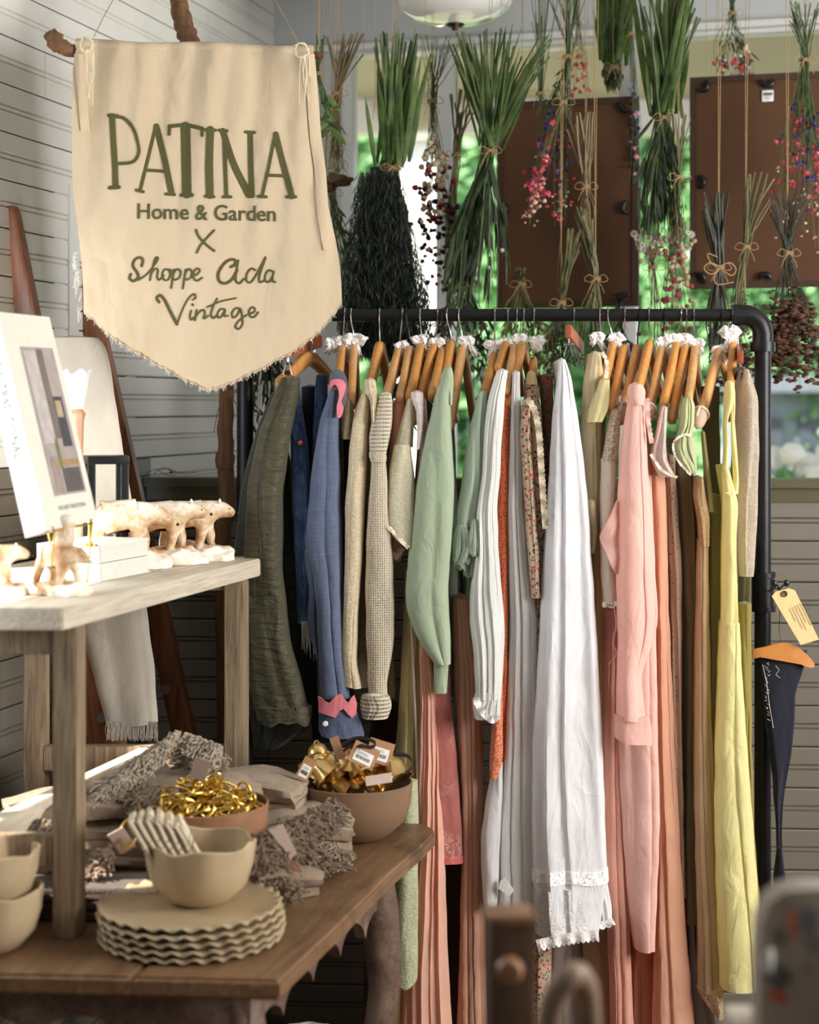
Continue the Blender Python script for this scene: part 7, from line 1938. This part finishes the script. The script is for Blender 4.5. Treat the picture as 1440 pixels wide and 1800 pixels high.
def text_on(txt, org, dx, up, h, mat, name, parent, bold=0.0):
    v, f = text_mesh(txt, bold); x0 = min(q[0] for q in v); y1 = max(q[1] for q in v)
    mb = MB(); s = h / y1; mb.add([org + dx * ((q[0] - x0) * s) + up * (q[1] * s) for q in v], f)
    return obj(name, mb, mat, parent, smooth=False)
ru = Rv.normalized(); uu = U.normalized()
gi = plain('grey_ink', (104, 102, 94), .7)
text_on('THE NEW TRADITIONAL', on(.27, .075, .001), ru, uu, .0085, gi, 'cover_title', t)
so = O - Rv * .0125 + Nn * .031 + U * .93
sp = -(Rv.normalized()) * .0006
text_on('THE NEW TRADITIONAL', so + sp, -uu, -Nn.normalized(), .016, gi, 'spine_title', t)
# brass easel
t2 = thing('brass_easel', tuple(at(120, 3.22, SZ)), 'small brass easel holding up the large display book', 'easel')
mb = MB()
for dx in (0.12, .88):
    q = O + Rv * dx
    mb.tube([Vector((q.x - .02, q.y + .05, SZ + .001)), q + Vector((0, .004, -.006)), q + Vector((0, -.010, .004))], .0016, 6)
    mb.tube([q + Vector((0, .0, -.006)), q + U * .55 + Nn * .052], .0022, 6)
a, b = O + Rv * .1, O + Rv * .9
mb.tube([a + Vector((0, 0, -.004)), b + Vector((0, 0, -.004))], .0022, 6)
mid = (a + b) / 2 + Nn * .05
mb.tube([mid + U * .5, Vector((mid.x, mid.y + .09, SZ + .001))], .0022, 6)
obj('wire_frame', mb, M['brass'], t2)
mb = MB(); mb.lathe([(0, 0), (.016, 0), (.016, .003), (.004, .006), (.0035, .04), (.006, .046), (.0035, .052), (.005, .06), (0.011, .066), (.009, .07), (0, .07)], at(158, 3.40, SZ + .0005 + .0355 + .0365), 20)
obj('brass_candlestick', mb, M['brass'], label='tiny brass candlestick standing on the white stacked books', cat='candlestick')
# black lantern
lt = thing('black_lantern', tuple(at(186, 3.72, SZ)), 'black metal lantern with glass panes behind the display book', 'lantern')
cl = at(186, 3.745, SZ); Rl = rotz(.32)
def lb_(x0, x1, y0, y1, z0, z1):
    mb = MB(); mb.bbox(cl + Rl @ Vector(((x0 + x1) / 2, (y0 + y1) / 2, (z0 + z1) / 2)), (x1 - x0, y1 - y0, z1 - z0), Rl, .0015); return mb
w = .036
for sx in (-1, 1):
    for sy in (-1, 1): obj('corner_post', lb_(sx * w - .008, sx * w + .008, sy * w - .008, sy * w + .008, .0, .235), M['black'], lt)
for z0 in (0.0005, .225): obj('end_frame', lb_(-w - .009, w + .009, -w - .009, w + .009, z0, z0 + .018), M['black'], lt)
for (x0, x1, y0, y1) in ((-w, w, -w - .001, -w + .001), (-w, w, w - .001, w + .001), (-w - .001, -w + .001, -w, w), (w - .001, w + .001, -w, w)): obj('pane', lb_(x0, x1, y0, y1, .014, .225), M['glass'], lt, smooth=False)
mb = MB(); mb.lathe([(0, .015), (.016, .015), (.016, .11), (.0, .112)], cl, 20); obj('candle', mb, M['paper'], lt)
# candlestick with white frilled cup
ct = thing('wooden_candlestick', tuple(at(138, 3.62, SZ)), 'turned wooden candlestick with a white frilled cup beside the display book', 'candlestick')
cc = at(136, 3.66, SZ)
mb = MB(); mb.lathe([(0, 0), (.04, 0), (.042, .008), (.02, .016), (.010, .05), (.010, .20), (.014, .215), (.009, .225), (.012, .24), (.014, .32), (.018, .335), (0.010, .345), (0, .345)], cc, 24); obj('stem', mb, wood('pale_turned_wood', (170, 120, 90), (214, 168, 140), .35), ct)
mb = MB(); mb.lathe([(0, .345), (.014, .345), (.018, .37), (.024, .41), (.029, .425), (.026, .425), (.02, .40), (0, .36)], cc, 40, lambda r, z, th: (r * (1 + (.10 * math.sin(th * 6) if z > .40 else 0)), z + (.006 * math.sin(th * 5 + 1) if z > .40 else 0))); obj('frilled_cup', mb, plain('white_porcelain', (240, 240, 238), .25), ct)

# ------------------------------------------------------------------ blurred foreground at the bottom
dk = wood('dark_stained_wood', (62, 42, 30), (92, 66, 48), .45, 'Z', 1, .1)
t = thing('peg_post', tuple(Vector((P(895, 0, 2.05).x, 2.05, 0))), 'dark wooden post with a round knob, out of focus at the bottom', 'post')
c = P(894, 1612, 2.05); mb = MB(); mb.bbox((c.x, c.y + .0, c.z / 2), (.052, .05, c.z), rotz(.1), .004); obj('upright', mb, dk, t, smooth=30)
mb = MB(); mb.bbox((c.x, c.y, c.z + .003), (.058, .056, .012), rotz(.1), .004); obj('cap', mb, wood('pale_cap_wood', (120, 88, 62), (156, 120, 90), .4), t, smooth=30)
q = P(894, 1694, 2.02); mb = MB(); mb.lathe([(0, .034), (.012, .033), (.0165, .026), (.015, .017), (.009, .010), (.008, 0)], (q.x, q.y, q.z), 24, rot=Matrix.Rotation(PI / 2, 3, 'X')); obj('knob', mb, wood('knob_wood', (132, 92, 62), (160, 118, 84), .3), t)
t = thing('wooden_chair_back', tuple(Vector((P(1000, 0, 1.9).x, 1.95, 0))), 'curved wooden chair back, out of focus at the bottom centre right', 'chair')
mb = MB()
mb.tube(catmull([P(960, 1850, 1.9), P(972, 1760, 1.9), P(1000, 1718, 1.9), P(1020, 1716, 1.92), P(1034, 1760, 1.95), P(1036, 1880, 2.0)], 6), .014, 12)
obj('back_rail', mb, wood('grey_worn_wood', (120, 98, 80), (164, 140, 118), .5), t)
for x, D in ((962, 1.9), (1036, 2.0)):
    q = P(x, 1850, D); mb = MB(); mb.tube([(q.x, q.y, q.z + .02), (q.x, q.y, 0.0)], .014, 10); obj('leg', mb, dk, t)
t = thing('printed_cushion', tuple(Vector((P(1430, 0, 1.85).x, 1.9, 0))), 'off-white cushion printed with grey and red blooms, out of focus at the lower right corner', 'cushion')
cc = P(1455, 1745, 1.85); mb = MB(); bm = bmesh.new(); bmesh.ops.create_cube(bm, size=1); bmesh.ops.subdivide_edges(bm, edges=bm.edges[:], cuts=5, use_grid_fill=True)
for v in bm.verts:
    p = v.co * 2; l = max(abs(p.x), abs(p.z)); 
    k = (abs(p.x) ** 5 + abs(p.z) ** 5) ** (1 / 5) + 1e-6
    s = l / k
    puff = 1 - .55 * (max(abs(p.x), abs(p.z)) ** 2.5)
    v.co = Vector((p.x * s * .078, p.y * .05 * puff, p.z * s * .118))
mb.bm(bm, cc)
obj('cushion_body', mb, cloth('off_white_print_ground', (168, 154, 140), trans=0), t)
r_ = random.Random(4)
def cushion_y(dx, dz):
    l = max(abs(dx) / .078, abs(dz) / .118); return cc.y - .05 * (1 - .55 * l ** 2.5) - .002
for (x, y, rx, rz, cl, nm) in ((1425, 1622, .011, .012, (96, 92, 92), 'grey_bloom'), (1398, 1630, .005, .014, (176, 92, 72), 'red_leaf'), (1375, 1655, .006, .01, (110, 108, 100), 'grey_leaf'), (1432, 1660, .008, .01, (110, 104, 104), 'grey_bloom'), (1372, 1725, .013, .013, (92, 90, 90), 'grey_bloom'), (1372, 1760, .011, .006, (178, 88, 70), 'red_leaf'), (1420, 1705, .005, .004, (140, 136, 130), 'grey_leaf')):
    q = P(x, y, 1.8); dx, dz = q.x - cc.x, q.z - cc.z; mb = MB()
    n = 18; vs = [(q.x, cushion_y(dx, dz), q.z)]
    for i in range(n):
        a = 2 * PI * i / n; ex = rx * math.cos(a) * (1 + .2 * math.sin(a * 3)); ez = rz * math.sin(a) * (1 + .15 * math.cos(a * 4)); vs.append((q.x + ex, cushion_y(dx + ex, dz + ez), q.z + ez))
    mb.add(vs, [(0, 1 + i, 1 + (i + 1) % n) for i in range(n)]); obj(nm, mb, plain(nm + '_print', cl, .8), t, smooth=False)
mb = MB(); mb.bbox((cc.x, cc.y + .03, .52), (.20, .12, 1.02 - 0.0), None, .01)
obj('cushion_stand', mb, cloth('pale_cover', (196, 182, 166), trans=0), t)
mb = MB(); mb.add([P(1332, 1690, 1.8), P(1352, 1665, 1.8), P(1362, 1672, 1.81), P(1358, 1712, 1.8), P(1342, 1708, 1.8)], [(0, 1, 2, 3, 4)])
mb.add([P(1332, 1690, 1.804), P(1352, 1665, 1.804), P(1362, 1672, 1.814), P(1358, 1712, 1.804), P(1342, 1708, 1.804)], [(4, 3, 2, 1, 0)])
obj('white_tie', mb, M['paper'], t, smooth=False)
# under the table: pale ceramics on a low shelf
for i, (px, D, R_, H, lb) in enumerate([(540, 3.55, .075, .10, 'white ruffled pot on the floor under the table, seen past the apron')]):
    mb = MB(); c = at(px, D, 0.0)
    mb.lathe([(0, 0), (R_ * .7, 0), (R_, H * .6), (R_ * 1.05, .34), (R_ * .9, .40), (R_ * .8, .40), (R_ * .9, .33), (0, .1)], c, 40, lambda r, z, th: (r * (1 + .05 * math.sin(th * 9)), z))
    obj('white_pot', mb, plain('white_pot', (226, 218, 212), .5), label=lb, cat='pot')
